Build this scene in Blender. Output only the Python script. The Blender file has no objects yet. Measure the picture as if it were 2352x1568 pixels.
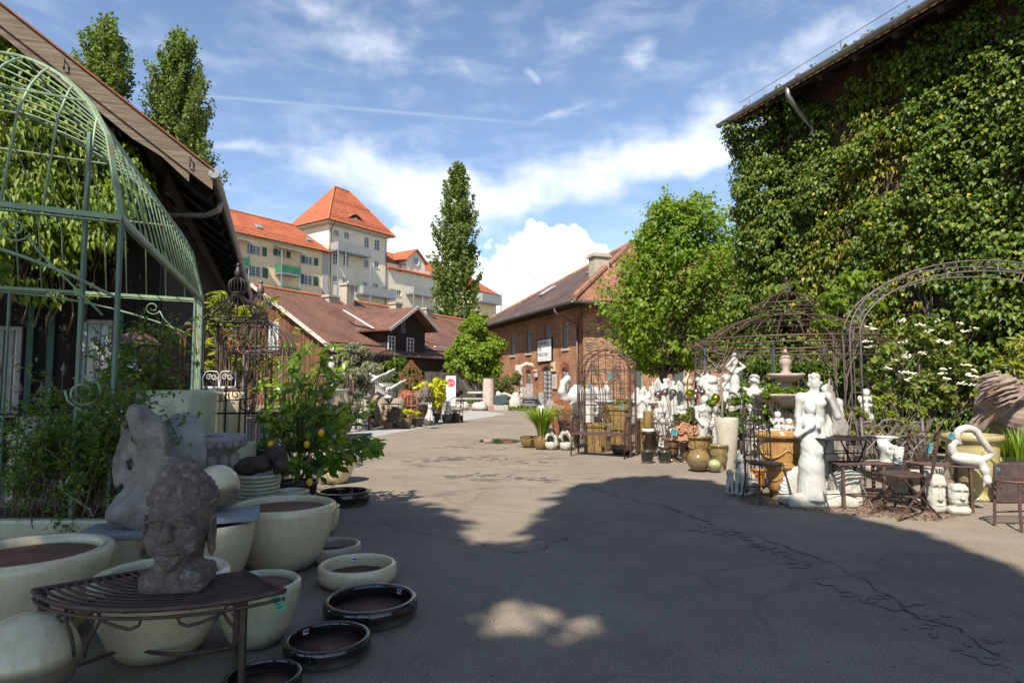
import bpy, math, random
import numpy as np
from mathutils import Vector, Matrix, Euler, noise
from math import sin, cos, pi, radians as R, sqrt, atan2, tan
random.seed(7); rng = np.random.default_rng(7)
SC = bpy.context.scene; COL = SC.collection
# ---------------------------------------------------------------- camera
FP = 1440.0; U0, V0 = 1176.0, 784.0; HZ = 886.0; CH = 1.4
PITCH = math.atan((HZ - V0) / FP)
cam = bpy.data.cameras.new('camera'); camo = bpy.data.objects.new('camera', cam); COL.objects.link(camo)
cam.sensor_width = 36; cam.lens = 36 * FP / 2352; cam.clip_start = .05; cam.clip_end = 2000
camo.location = (0, 0, CH); camo.rotation_euler = (pi / 2 + PITCH, 0, 0); SC.camera = camo
# ---------------------------------------------------------------- world and sun
SAZ, SEL = R(200), R(47)
SDIR = Vector((sin(SAZ) * cos(SEL), cos(SAZ) * cos(SEL), sin(SEL)))
class G:
 def __init__(s, t): s.t = t
 def n(s, ty, ins=None, **pr):
  nd = s.t.nodes.new('ShaderNode' + ty)
  for k, v in pr.items(): setattr(nd, k, v)
  for k, v in (ins or {}).items():
   if isinstance(v, bpy.types.NodeSocket): s.t.links.new(v, nd.inputs[k])
   elif isinstance(v, bpy.types.Node): s.t.links.new(v.outputs[0], nd.inputs[k])
   else: nd.inputs[k].default_value = v
  return nd
 def m(s, op, a, b=0.0, c=None, clamp=False):
  d = {0: a, 1: b}
  if c is not None: d[2] = c
  return s.n('Math', d, operation=op, use_clamp=clamp).outputs[0]
 def link(s, a, b): s.t.links.new(a.outputs[0] if isinstance(a, bpy.types.Node) else a, b)
 def ramp(s, f, stops):
  r = s.n('ValToRGB', {0: f}); e = r.color_ramp.elements
  while len(e) < len(stops): e.new(.5)
  for x, (p, c) in zip(e, stops):
   x.position = p; x.color = (*c, 1) if len(c) == 3 else c
  return r.outputs[0]
 def smooth(s, x, a, b):
  return s.n('MapRange', {0: x, 1: a, 2: b, 3: 0.0, 4: 1.0}, interpolation_type='SMOOTHSTEP').outputs[0]
 def mix(s, f, a, b, bt='MIX'):
  return s.n('MixRGB', {0: f, 1: a, 2: b}, blend_type=bt).outputs[0]
W = bpy.data.worlds.new('World'); SC.world = W; W.use_nodes = True
W.node_tree.nodes.clear(); g = G(W.node_tree)
SKYS = .115
sky = g.n('TexSky', sky_type='NISHITA', sun_disc=False, sun_elevation=SEL, sun_rotation=SAZ, altitude=500, air_density=1.0, dust_density=.12, ozone_density=2.8)
tc = g.n('TexCoord').outputs['Generated']
sx = g.n('SeparateXYZ', {0: tc}); X, Y, Z = sx.outputs
az = g.m('ARCTAN2', X, Y); el = g.m('ARCSINE', Z)
comb = g.n('CombineXYZ', {0: az, 1: el, 2: 0.0}).outputs[0]
wn = g.n('TexNoise', {'Vector': comb, 'Scale': 5.0, 'Detail': 3.0, 'Roughness': .6})
warp = g.n('MixRGB', {0: .07, 1: comb, 2: wn.outputs['Color']}, blend_type='LINEAR_LIGHT').outputs[0]
ws = g.n('SeparateXYZ', {0: warp}); waz, wel = ws.outputs[0], ws.outputs[1]
def blob(u, v, su, sv, rot, amp):
 x = (u - U0) / FP; y0 = (HZ - v) / FP
 a0 = math.atan2(x, 1); e0 = math.atan2(y0, sqrt(1 + x * x))
 da = g.m('SUBTRACT', waz, a0 - .035 + .035); de = g.m('SUBTRACT', wel, e0)
 c, s_ = cos(R(rot)), sin(R(rot))
 p = g.m('ADD', g.m('MULTIPLY', da, c / (su / FP)), g.m('MULTIPLY', de, s_ / (su / FP)))
 q = g.m('SUBTRACT', g.m('MULTIPLY', de, c / (sv / FP)), g.m('MULTIPLY', da, s_ / (sv / FP)))
 d2 = g.m('ADD', g.m('MULTIPLY', p, p), g.m('MULTIPLY', q, q))
 return g.m('MULTIPLY', g.m('POWER', 2.718, g.m('MULTIPLY', d2, -1.0)), amp)
def addall(L):
 r = L[0]
 for x in L[1:]: r = g.m('ADD', r, x)
 return r
# thin high cloud: streaky sheets
cir = addall([blob(*b) for b in [(880, 395, 270, 80, -8, 1.0), (1330, 390, 350, 66, 13, 1.05), (1620, 330, 150, 48, 14, .85),
 (960, 500, 170, 60, -15, .75), (770, 40, 150, 100, -20, .62), (900, 60, 60, 60, 0, .35), (975, 130, 50, 50, 30, .42), (1290, 30, 100, 70, -20, .5),
 (1490, 80, 90, 42, 0, .72), (1850, 90, 330, 80, 12, .5), (1120, 205, 60, 32, 10, .5), (1275, 240, 90, 20, 18, .72),
 (1225, 165, 26, 16, -20, .5), (560, 355, 80, 20, -10, .4), (1590, 470, 90, 26, 0, .3), (2150, 30, 250, 70, 10, .3), (260, 40, 150, 30, -10, .3), (1060, 150, 22, 60, 0, .35)]])
st = g.n('Mapping', {0: comb, 'Rotation': (0, 0, R(-8)), 'Scale': (4.0, 11.0, 1.0)})
n1 = g.n('TexNoise', {'Vector': st, 'Scale': 2.2, 'Detail': 9.0, 'Roughness': .58, 'Distortion': .25}).outputs[0]
n2 = g.n('TexNoise', {'Vector': comb, 'Scale': 17.0, 'Detail': 8.0, 'Roughness': .6, 'Distortion': .3}).outputs[0]
cn = g.m('ADD', g.m('MULTIPLY', n1, .62), g.m('MULTIPLY', n2, .5))
cden = g.smooth(g.m('ADD', g.m('MULTIPLY', cir, .62), cn), .72, 1.36)
cden = g.m('MULTIPLY', cden, .78)
thin = g.m('MULTIPLY', g.smooth(n1, .42, .8), .22)
cden = g.m('MAXIMUM', cden, thin)
# contrail
gxx = g.m('DIVIDE', X, g.m('MAXIMUM', Y, .05)); gzz = g.m('DIVIDE', Z, g.m('MAXIMUM', Y, .05))
def gno(u, v):
 x = (u - U0) / FP; zc = (V0 - v) / FP; y = cos(PITCH) - zc * sin(PITCH); return x / y, (sin(PITCH) + zc * cos(PITCH)) / y
(xa, za), (xb, zb_) = gno(490, 222), gno(1300, 291); sl_ = (zb_ - za) / (xb - xa)
cl0 = g.m('SUBTRACT', g.m('SUBTRACT', gzz, g.m('MULTIPLY', g.m('SUBTRACT', gxx, xa), sl_)), za)
con = g.m('MULTIPLY', g.m('POWER', 2.718, g.m('MULTIPLY', g.m('MULTIPLY', cl0, cl0), -90000.0)), g.m('MULTIPLY', g.smooth(gxx, .12, -.1), .15))
cden = g.m('MAXIMUM', cden, g.m('MULTIPLY', con, g.m('ADD', .55, g.m('MULTIPLY', n2, .8))))
# cumulus low in the sky
cub = [(1250, 575, 110, 75, 0, 1.1), (1180, 650, 140, 45, 0, 1.0), (1330, 630, 80, 70, 0, .95), (960, 570, 70, 55, 0, 1.1), (900, 600, 60, 60, 0, .9), (1120, 700, 200, 40, 0, .9), (1035, 600, 60, 60, 0, .55)]
cu = addall([blob(*b) for b in cub])
n3 = g.n('TexNoise', {'Vector': comb, 'Scale': 22.0, 'Detail': 9.0, 'Roughness': .56}).outputs[0]
off = g.n('Mapping', {0: comb, 'Location': (.006, -.017, 0)})
n3b = g.n('TexNoise', {'Vector': off, 'Scale': 22.0, 'Detail': 9.0, 'Roughness': .56}).outputs[0]
cud = g.smooth(g.m('ADD', cu, g.m('MULTIPLY', g.m('SUBTRACT', n3, .5), 1.9)), .50, .74)
lit = g.m('ADD', .60, g.m('MULTIPLY', g.m('SUBTRACT', n3b, n3), -3.2))
base = g.smooth(el, .095, .20)
lit = g.m('MULTIPLY', g.m('ADD', lit, g.m('MULTIPLY', base, .45)), 1.0, clamp=True)
cucol = g.ramp(lit, [(0.0, (2.6, 3.0, 3.7)), (.55, (4.9, 5.2, 5.6)), (1.0, (7.6, 7.6, 7.6))])
hs = g.n('HueSaturation', {'Saturation': .93, 'Value': .95, 'Color': sky.outputs[0]}).outputs[0]
c1 = g.mix(cden, hs, (5.9, 6.1, 6.5, 1))
c2 = g.mix(cud, c1, cucol)
bg = g.n('Background', {0: c2, 1: SKYS})
out = g.n('OutputWorld', {0: bg})
sl = bpy.data.lights.new('sun', 'SUN'); sl.energy = 5.0; sl.angle = R(.53); sl.color = (1, .93, .82)
so = bpy.data.objects.new('sun', sl); COL.objects.link(so); so.rotation_euler = SDIR.to_track_quat('Z', 'Y').to_euler()
SC.view_settings.view_transform = 'Standard'; SC.view_settings.look = 'None'; SC.view_settings.exposure = .88; SC.view_settings.gamma = 1
SC.cycles.use_denoising = True
SC.cycles.max_bounces = 6; SC.cycles.transparent_max_bounces = 8
# ---------------------------------------------------------------- pixel helpers: a pixel of the 2352 px wide view -> a ray -> a real point
def ray(u, v):
 x = (u - U0) / FP; zc = (V0 - v) / FP
 return Vector((x, cos(PITCH) - zc * sin(PITCH), sin(PITCH) + zc * cos(PITCH)))
def gp(u, v, z=0.0):
 d = ray(u, v); return Vector((0, 0, CH)) + d * ((z - CH) / d.z)
def at(u, v, y):
 d = ray(u, v); return Vector((0, 0, CH)) + d * (y / d.y)
def hit(u, v, p, a):
 """where the ray meets the upright plane through p along a: (distance along a, z)"""
 d = ray(u, v); n = Vector((a[1], -a[0], 0)); s = (Vector((p[0], p[1], 0)).dot(n)) / d.dot(n)
 q = Vector((0, 0, CH)) + d * s
 return (q.x - p[0]) * a[0] + (q.y - p[1]) * a[1], q.z
# ---------------------------------------------------------------- object helpers
def tag(o, label=None, cat=None, group=None, kind=None):
 if label: o['label'] = label
 if cat: o['category'] = cat
 if group: o['group'] = group
 if kind: o['kind'] = kind
 return o
def thing(name, label, cat, loc=(0, 0, 0), rz=0.0, group=None, sc=1.0):
 o = bpy.data.objects.new(name, None); COL.objects.link(o); o.empty_display_size = .1
 o.location = loc; o.rotation_euler = (0, 0, rz); o.scale = (sc, sc, sc) if not hasattr(sc, '__len__') else sc
 return tag(o, label, cat, group)
KIDS = {}
def dup(o, loc=None, rz=None, sc=None, label=None, group=None, parent=None):
 c = o.copy(); COL.objects.link(c)
 if parent is not None: c.parent = parent; KIDS.setdefault(parent.name, []).append(c)
 if loc is not None: c.location = loc
 if rz is not None: c.rotation_euler = (0, 0, rz)
 if sc is not None: c.scale = (sc, sc, sc) if not hasattr(sc, '__len__') else sc
 if label: c['label'] = label
 if group: c['group'] = group
 for k in list(KIDS.get(o.name, [])): dup(k, parent=c)
 return c
class MB:
 def __init__(s): s.v = []; s.f = []
 def add(s, vs, fs):
  n = len(s.v); s.v += [tuple(x) for x in vs]; s.f += [tuple(i + n for i in q) for q in fs]; return s
 def box(s, c, d, rz=0.0, M=None):
  x, y, z = d[0] / 2, d[1] / 2, d[2] / 2
  vs = [Vector((a * x, b * y, e * z)) for e in (-1, 1) for b in (-1, 1) for a in (-1, 1)]
  rm = M or Matrix.Rotation(rz, 3, 'Z')
  vs = [rm @ q + Vector(c) for q in vs]
  return s.add(vs, [(0, 2, 3, 1), (4, 5, 7, 6), (0, 1, 5, 4), (2, 6, 7, 3), (0, 4, 6, 2), (1, 3, 7, 5)])
 def beam(s, a, b, w, h=None, up=(0, 0, 1)):
  a, b = Vector(a), Vector(b); h = h or w; d = (b - a); L = d.length; d.normalize()
  u = Vector(up)
  if abs(d.dot(u)) > .98: u = Vector((1, 0, 0))
  r = d.cross(u).normalized(); u = r.cross(d)
  vs = [p + r * (i * w / 2) + u * (j * h / 2) for p in (a, b) for j in (-1, 1) for i in (-1, 1)]
  return s.add(vs, [(0, 1, 3, 2), (4, 6, 7, 5), (0, 4, 5, 1), (2, 3, 7, 6), (0, 2, 6, 4), (1, 5, 7, 3)])
 def tube(s, pts, r, n=6, closed=False, cap=True):
  P = [Vector(p) for p in pts]; N = len(P); rr = r if hasattr(r, '__len__') else [r] * N
  T = []
  for i in range(N):
   a = P[(i - 1) % N] if (closed or i) else P[0]; b = P[(i + 1) % N] if (closed or i < N - 1) else P[-1]
   t = b - a; T.append(t.normalized() if t.length > 1e-9 else Vector((0, 0, 1)))
  u = Vector((0, 0, 1)) if abs(T[0].z) < .9 else Vector((1, 0, 0))
  u = (u - T[0] * u.dot(T[0])).normalized(); vs = []
  for i in range(N):
   u = u - T[i] * u.dot(T[i])
   u = u.normalized() if u.length > 1e-6 else T[i].orthogonal().normalized()
   w = T[i].cross(u)
   vs += [P[i] + (u * cos(2 * pi * k / n) + w * sin(2 * pi * k / n)) * rr[i] for k in range(n)]
  fs = []
  for i in range(N if closed else N - 1):
   j = (i + 1) % N
   fs += [(i * n + k, i * n + (k + 1) % n, j * n + (k + 1) % n, j * n + k) for k in range(n)]
  if cap and not closed: fs += [tuple(range(n - 1, -1, -1)), tuple((N - 1) * n + k for k in range(n))]
  return s.add(vs, fs)
 def lathe(s, prof, n=32, c=(0, 0, 0), wob=None, closed=False):
  vs = []
  for r, z in prof:
   for k in range(n):
    a = 2 * pi * k / n; q = r * (wob(a, z) if wob else 1)
    vs.append((c[0] + q * cos(a), c[1] + q * sin(a), c[2] + z))
  m = len(prof); fs = []
  for i in range(m if closed else m - 1):
   j = (i + 1) % m
   fs += [(i * n + k, i * n + (k + 1) % n, j * n + (k + 1) % n, j * n + k) for k in range(n)]
  if not closed:
   if prof[0][0] > 1e-6: fs.append(tuple(range(n - 1, -1, -1)))
   if prof[-1][0] > 1e-6: fs.append(tuple((m - 1) * n + k for k in range(n)))
  return s.add(vs, fs)
 def ell(s, c, r, n=16, M=None):
  if not hasattr(r, '__len__'): r = (r, r, r)
  m = max(6, n // 2); vs = []
  for i in range(m + 1):
   t = -pi / 2 + pi * i / m; q = max(cos(t), 1e-4)
   for k in range(n):
    p = Vector((r[0] * q * cos(2 * pi * k / n), r[1] * q * sin(2 * pi * k / n), r[2] * sin(t)))
    vs.append((M @ p if M else p) + Vector(c))
  fs = [(i * n + k, i * n + (k + 1) % n, (i + 1) * n + (k + 1) % n, (i + 1) * n + k) for i in range(m) for k in range(n)]
  return s.add(vs, fs)
 def ring(s, c, Rr, r, n=32, m=6, nrm=(0, 0, 1), a0=0.0, a1=2 * pi, sy=1.0):
  q = Vector(nrm).to_track_quat('Z', 'Y'); full = abs(a1 - a0) > 2 * pi - 1e-3; k = n if full else n + 1
  pts = [Vector(c) + q @ Vector((Rr * cos(a0 + (a1 - a0) * i / n), Rr * sy * sin(a0 + (a1 - a0) * i / n), 0)) for i in range(k)]
  return s.tube(pts, r, m, closed=full)
 def prism(s, poly, vec):
  n = len(poly); v = Vector(vec); P = [Vector(p) for p in poly]
  return s.add(P + [p + v for p in P], [tuple(range(n - 1, -1, -1)), tuple(range(n, 2 * n))] + [(i, (i + 1) % n, (i + 1) % n + n, i + n) for i in range(n)])
 def quad(s, *p): return s.add(p, [tuple(range(len(p)))])
 def scroll(s, c, r0, turns, r, ax=(1, 0, 0), ay=(0, 0, 1), a0=0.0, n=20, m=5, flip=1, r1=None):
  """a flat spiral from radius r0 to its eye"""
  ax, ay = Vector(ax), Vector(ay); r1 = r0 * .25 if r1 is None else r1
  pts = [Vector(c) + (ax * cos(a0 + flip * 2 * pi * turns * i / n) + ay * sin(a0 + flip * 2 * pi * turns * i / n)) * (r0 + (r1 - r0) * i / n) for i in range(n + 1)]
  return s.tube(pts, r, m)
 def build(s, name, mat, parent=None, smooth=False, loc=None, rz=0.0, uv=False, bevel=0.0):
  me = bpy.data.meshes.new(name); me.from_pydata(s.v, [], s.f); me.update()
  me.materials.append(mat)
  if smooth: me.polygons.foreach_set('use_smooth', [True] * len(me.polygons))
  if uv: boxuv(me)
  o = bpy.data.objects.new(name, me); COL.objects.link(o)
  if parent is not None: o.parent = parent; KIDS.setdefault(parent.name, []).append(o)
  if loc is not None: o.location = loc
  o.rotation_euler = (0, 0, rz)
  if smooth == 2:
   md = o.modifiers.new('es', 'EDGE_SPLIT'); md.split_angle = R(38)
  if bevel:
   md = o.modifiers.new('bv', 'BEVEL'); md.width = bevel; md.segments = 2; md.limit_method = 'ANGLE'
  return o
def boxuv(me):
 uv = me.uv_layers.new(name='UVMap'); nl = len(me.loops)
 co = np.zeros(len(me.vertices) * 3); me.vertices.foreach_get('co', co); co = co.reshape(-1, 3)
 li = np.zeros(nl, int); me.loops.foreach_get('vertex_index', li)
 nf = len(me.polygons); pn = np.zeros(nf * 3); me.polygons.foreach_get('normal', pn); pn = pn.reshape(-1, 3)
 lt = np.zeros(nf, int); me.polygons.foreach_get('loop_total', lt)
 n = np.repeat(pn, lt, 0); U = np.stack([-n[:, 1], n[:, 0], 0 * n[:, 0]], 1); L = np.linalg.norm(U, axis=1)
 flat = L < .05; U[flat] = (1, 0, 0); L[flat] = 1; U /= L[:, None]
 V = np.cross(n, U); p = co[li]
 uv.data.foreach_set('uv', np.stack([(p * U).sum(1), (p * V).sum(1)], 1).ravel())
def raw(name, co, faces_k, mat, parent=None, smooth=False):
 """mesh from a vertex array and an (F,k) index array"""
 me = bpy.data.meshes.new(name); k = faces_k.shape[1]; F = len(faces_k)
 me.vertices.add(len(co)); me.vertices.foreach_set('co', np.asarray(co, np.float32).ravel())
 me.loops.add(F * k); me.loops.foreach_set('vertex_index', faces_k.astype(np.int32).ravel())
 me.polygons.add(F); me.polygons.foreach_set('loop_start', np.arange(0, F * k, k, dtype=np.int32)); me.polygons.foreach_set('loop_total', np.full(F, k, np.int32))
 me.update(calc_edges=True); me.validate()
 if smooth: me.polygons.foreach_set('use_smooth', [True] * len(me.polygons))
 me.materials.append(mat); o = bpy.data.objects.new(name, me); COL.objects.link(o)
 if parent is not None: o.parent = parent; KIDS.setdefault(parent.name, []).append(o)
 return o
def unit(a): return a / np.maximum(np.linalg.norm(a, axis=-1, keepdims=True), 1e-9)
def leaves(name, mat, parent, pos, nrm, size, asp=.55, droop=.25, big=False, dirs=None):
 """one mesh of many small folded leaves; pos (N,3), nrm (N,3) where each blade faces"""
 pos = np.asarray(pos, float); N = len(pos); nrm = unit(np.asarray(nrm, float)); rn = rng.normal(size=(N, 3))
 d = rn if dirs is None else np.asarray(dirs, float) + rn * .25
 d = unit(d - nrm * (d * nrm).sum(1, keepdims=True)); w = np.cross(nrm, d)
 L = (size * rng.uniform(.65, 1.3, N))[:, None] if np.isscalar(size) else np.asarray(size)[:, None]
 Wd = L * asp * .5
 if not big:
  fold = rng.uniform(.1, .35, (N, 1)) * Wd
  b = pos; t = pos + d * L - nrm * L * droop; m = pos + d * L * .45
  co = np.stack([b, m + w * Wd + nrm * fold, t, m - w * Wd + nrm * fold], 1).reshape(-1, 3)
  i = np.arange(N)[:, None] * 4
  fa = np.concatenate([i + np.array([[0, 1, 2]]), i + np.array([[0, 2, 3]])])
  return raw(name, co, fa, mat, parent)
 fold = rng.uniform(.15, .4, (N, 1)); rows = []
 for s_, ww in ((0, .12), (.25, .8), (.55, 1.0), (.8, .62), (1.0, .04)):
  c = pos + d * L * s_ - nrm * L * droop * s_ * s_
  rows += [c + w * Wd * ww + nrm * fold * Wd * ww, c, c - w * Wd * ww + nrm * fold * Wd * ww]
 co = np.stack(rows, 1).reshape(-1, 3); i = np.arange(N)[:, None] * 15; fs = []
 for r in range(4):
  for k in range(2): fs.append(i + np.array([[r * 3 + k, r * 3 + k + 1, r * 3 + k + 4, r * 3 + k + 3]]))
 return raw(name, co, np.concatenate(fs), mat, parent, smooth=True)
# ---------------------------------------------------------------- materials
MATS = {}
def newmat(name):
 m = bpy.data.materials.new(name); m.use_nodes = True; m.node_tree.nodes.clear(); MATS[name] = m
 return m, G(m.node_tree)
def fin(g, col, rough=.6, metal=0.0, bump=None, bs=.3, bd=.02, spec=.5, coat=0.0, nrm=None):
 ins = {'Base Color': col, 'Roughness': rough, 'Metallic': metal, 'Specular IOR Level': spec, 'Coat Weight': coat, 'Coat Roughness': .06}
 p = g.n('BsdfPrincipled', ins)
 if bump is not None:
  b = g.n('Bump', {'Strength': bs, 'Distance': bd, 'Height': bump}); g.link(b, p.inputs['Normal'])
 g.n('OutputMaterial', {0: p}); return p
def c4(c): return (*c, 1)
def M(name, col, rough=.6, col2=None, sc=6.0, metal=0.0, bump=0.0, bsc=40.0, coat=0.0, spec=.5, dirt=None, dsc=3.0, damt=.5, lo=.35, hi=.65, det=6.0):
 if name in MATS: return MATS[name]
 m, g = newmat(name); tc = g.n('TexCoord').outputs['Object']
 col2 = col2 or tuple(x * .72 for x in col)
 n = g.n('TexNoise', {'Vector': tc, 'Scale': sc, 'Detail': det, 'Roughness': .62}).outputs[0]
 c = g.ramp(n, [(lo, col2), (hi, col)])
 if dirt:
  d = g.n('TexNoise', {'Vector': tc, 'Scale': dsc, 'Detail': 8.0, 'Roughness': .7}).outputs[0]
  c = g.mix(g.m('MULTIPLY', g.smooth(d, .5, .72), damt), c, c4(dirt))
 bn = g.n('TexNoise', {'Vector': tc, 'Scale': bsc, 'Detail': 5.0}).outputs[0] if bump else None
 rr = g.m('ADD', rough - .08, g.m('MULTIPLY', n, .16))
 fin(g, c, rr, metal, bn, bump, .01, spec, coat); return m
def leafmat(name, stops, tr=.35, rough=.5, tcol=None, spec=.4):
 m, g = newmat(name)
 isl = g.n('NewGeometry').outputs['Random Per Island']
 c = g.ramp(isl, stops)
 p = g.n('BsdfPrincipled', {'Base Color': c, 'Roughness': rough, 'Specular IOR Level': spec})
 tcn = g.mix(1.0, c, c4(tcol or (1.6, 1.7, .6)), 'MULTIPLY')
 t = g.n('BsdfTranslucent', {0: tcn})
 mx = g.n('MixShader', {0: tr, 1: p.outputs[0], 2: t.outputs[0]}); g.n('OutputMaterial', {0: mx}); return m
def brickmat(name, c1, c2, mortar, bw=.25, rh=.075, ms=.008, soot=None, bump=.5, vary=.5, off=.5):
 m, g = newmat(name); uv = g.n('UVMap').outputs[0]
 b = g.n('TexBrick', {'Vector': uv, 'Color1': c4(c1), 'Color2': c4(c2), 'Mortar': c4(mortar), 'Scale': 1.0, 'Mortar Size': ms, 'Mortar Smooth': .2, 'Bias': 0.0, 'Brick Width': bw, 'Row Height': rh}, offset=off)
 n = g.n('TexNoise', {'Vector': uv, 'Scale': .7, 'Detail': 7.0, 'Roughness': .65}).outputs[0]
 n2 = g.n('TexNoise', {'Vector': uv, 'Scale': 9.0, 'Detail': 4.0}).outputs[0]
 c = g.mix(1.0, b.outputs[0], g.ramp(n, [(.3, (1 - vary,) * 3), (.7, (1 + vary * .5,) * 3)]), 'MULTIPLY')
 c = g.mix(1.0, c, g.ramp(n2, [(.3, (.72,) * 3), (.7, (1.2,) * 3)]), 'MULTIPLY')
 if soot: c = g.mix(g.smooth(g.n('TexNoise', {'Vector': uv, 'Scale': 1.3, 'Detail': 9.0, 'Roughness': .75}).outputs[0], .55, .75), c, c4(soot))
 fin(g, c, .85, 0, g.m('SUBTRACT', 1.0, b.outputs['Fac']), bump, .01, .25); return m
def tilemat(name, c1, c2, dark, rh=.16, bw=.18, vary=.4, moss=None, mossamt=.6):
 m, g = newmat(name); uv = g.n('UVMap').outputs[0]
 b = g.n('TexBrick', {'Vector': uv, 'Color1': c4(c1), 'Color2': c4(c2), 'Mortar': c4(dark), 'Scale': 1.0, 'Mortar Size': .012, 'Mortar Smooth': .6, 'Bias': 0.0, 'Brick Width': bw, 'Row Height': rh}, offset=.5)
 n = g.n('TexNoise', {'Vector': uv, 'Scale': .45, 'Detail': 8.0, 'Roughness': .68}).outputs[0]
 c = g.mix(1.0, b.outputs[0], g.ramp(n, [(.3, (1 - vary,) * 3), (.7, (1 + vary * .4,) * 3)]), 'MULTIPLY')
 n2 = g.n('TexNoise', {'Vector': uv, 'Scale': 3.3, 'Detail': 5.0, 'Roughness': .7}).outputs[0]
 c = g.mix(1.0, c, g.ramp(n2, [(.3, (.7,) * 3), (.7, (1.22,) * 3)]), 'MULTIPLY')
 if moss: c = g.mix(g.m('MULTIPLY', g.smooth(g.n('TexNoise', {'Vector': uv, 'Scale': .9, 'Detail': 9.0, 'Roughness': .75}).outputs[0], .5, .68), mossamt), c, c4(moss))
 v = g.n('SeparateXYZ', {0: uv}).outputs[1]; fr = g.m('FRACT', g.m('DIVIDE', v, rh))
 u_ = g.n('SeparateXYZ', {0: uv}).outputs[0]; wv = g.m('SINE', g.m('MULTIPLY', u_, 2 * pi / bw))
 h = g.m('ADD', g.m('MULTIPLY', fr, -1.0), g.m('MULTIPLY', wv, .25))
 fin(g, c, .8, 0, h, .8, .035, .3); return m
def plankmat(name, c1, c2, pw=.16, gap=(.01, .008, .006), rough=.85, axis='u'):
 m, g = newmat(name); uv = g.n('UVMap').outputs[0]; s = g.n('SeparateXYZ', {0: uv}); u_ = s.outputs[0 if axis == 'u' else 1]
 q = g.m('DIVIDE', u_, pw); fl = g.m('FLOOR', q); fr = g.m('FRACT', q)
 wn = g.n('TexWhiteNoise', {'W': fl}, noise_dimensions='1D').outputs[0]
 mp = g.n('Mapping', {0: uv, 'Scale': ((14, 1.2, 1) if axis == 'u' else (1.2, 14, 1))})
 n = g.n('TexNoise', {'Vector': mp, 'Scale': 1.6, 'Detail': 7.0, 'Roughness': .7}).outputs[0]
 c = g.ramp(g.m('ADD', g.m('MULTIPLY', n, .75), g.m('MULTIPLY', wn, .3)), [(.3, c2), (.75, c1)])
 e = g.m('ABSOLUTE', g.m('SUBTRACT', fr, .5)); gp_ = g.smooth(e, .44, .49)
 c = g.mix(gp_, c, c4(gap)); fin(g, c, rough, 0, g.m('SUBTRACT', n, gp_), .5, .02, .25); return m
def glaze(name, c1, c2, rough=.12, sc=3.0, drip=None, dirt=(.10, .08, .055)):
 """fired glaze: tone drifts with height in soft runs, crazed specks, stained foot"""
 m, g = newmat(name); tc = g.n('TexCoord').outputs['Object']
 mp = g.n('Mapping', {0: tc, 'Scale': (9, 9, 1.1)}); n = g.n('TexNoise', {'Vector': mp, 'Scale': sc, 'Detail': 6.0, 'Roughness': .65}).outputs[0]
 n0 = g.n('TexNoise', {'Vector': tc, 'Scale': 5.0, 'Detail': 4.0}).outputs[0]
 c = g.ramp(g.m('ADD', g.m('MULTIPLY', n, .6), g.m('MULTIPLY', n0, .4)), [(.36, c2), (.62, c1)])
 sp = g.n('TexVoronoi', {'Vector': tc, 'Scale': 27.0}).outputs[0]
 c = g.mix(g.m('MULTIPLY', g.smooth(sp, .13, .05), .8), c, c4(dirt))
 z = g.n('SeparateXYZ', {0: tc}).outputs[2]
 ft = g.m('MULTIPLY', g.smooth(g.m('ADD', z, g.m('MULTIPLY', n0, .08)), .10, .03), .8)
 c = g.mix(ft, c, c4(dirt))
 bn = g.n('TexNoise', {'Vector': tc, 'Scale': 14.0, 'Detail': 3.0}).outputs[0]
 fin(g, c, g.m('ADD', rough, g.m('MULTIPLY', n0, .12)), 0, bn, .06, .02, .5, .25); return m
# ---------------------------------------------------------------- the material list
plaster_y = M('plaster_yellow', (.80, .63, .39), .9, (.70, .54, .33), 1.5, bump=.15, bsc=60)
plaster_c = M('plaster_cream', (.74, .655, .50), .9, (.65, .575, .43), 1.5, bump=.15, bsc=60)
plaster_b = M('plaster_beige', (.62, .52, .36), .9, (.50, .41, .28), 1.2, bump=.15, bsc=50, dirt=(.25, .2, .14), dsc=1.5)
stone_trim = M('trim_stone', (.45, .42, .38), .85, sc=4)
concrete = M('chimney_render', (.42, .36, .27), .9, (.28, .24, .18), 3, bump=.3, dirt=(.12, .10, .08))
glass = M('window_glass', (.03, .035, .04), .06, (.05, .055, .06), 1.2, spec=.8)
glass_l = M('curtained_glass', (.30, .33, .36), .12, (.12, .14, .16), 2.5, spec=.8)
white_p = M('white_paint', (.56, .555, .54), .5, (.50, .49, .465), 5)
green_p = M('shutter_green', (.03, .10, .065), .6, (.025, .075, .05), 8)
green_b = M('balcony_green', (.03, .17, .075), .5, sc=3)
panel_g = M('balcony_grey', (.27, .265, .255), .5, (.24, .235, .225), 1.0)
steel_b = M('galvanised_steel', (.30, .34, .38), .4, metal=.6, sc=5)
zinc = M('zinc', (.33, .33, .33), .45, (.22, .22, .22), 4, metal=.7, dirt=(.2, .18, .15))
lead = M('pale_flashing', (.6, .6, .58), .5, sc=5)
tile_new = tilemat('tile_orange', (.50, .14, .06), (.37, .10, .045), (.12, .03, .014), .17, .18, .3)
tile_old = tilemat('tile_brown', (.25, .115, .072), (.165, .08, .056), (.035, .018, .014), .15, .17, .5, moss=(.075, .055, .045), mossamt=.7)
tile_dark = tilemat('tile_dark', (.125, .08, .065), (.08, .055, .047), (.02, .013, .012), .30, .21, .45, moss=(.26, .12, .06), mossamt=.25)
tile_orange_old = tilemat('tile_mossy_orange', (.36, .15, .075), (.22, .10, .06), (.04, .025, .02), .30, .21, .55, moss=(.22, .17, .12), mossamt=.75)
tile_ridge = M('ridge_tile', (.52, .17, .07), .8, (.34, .11, .05), 2.5, bump=.3)
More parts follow.
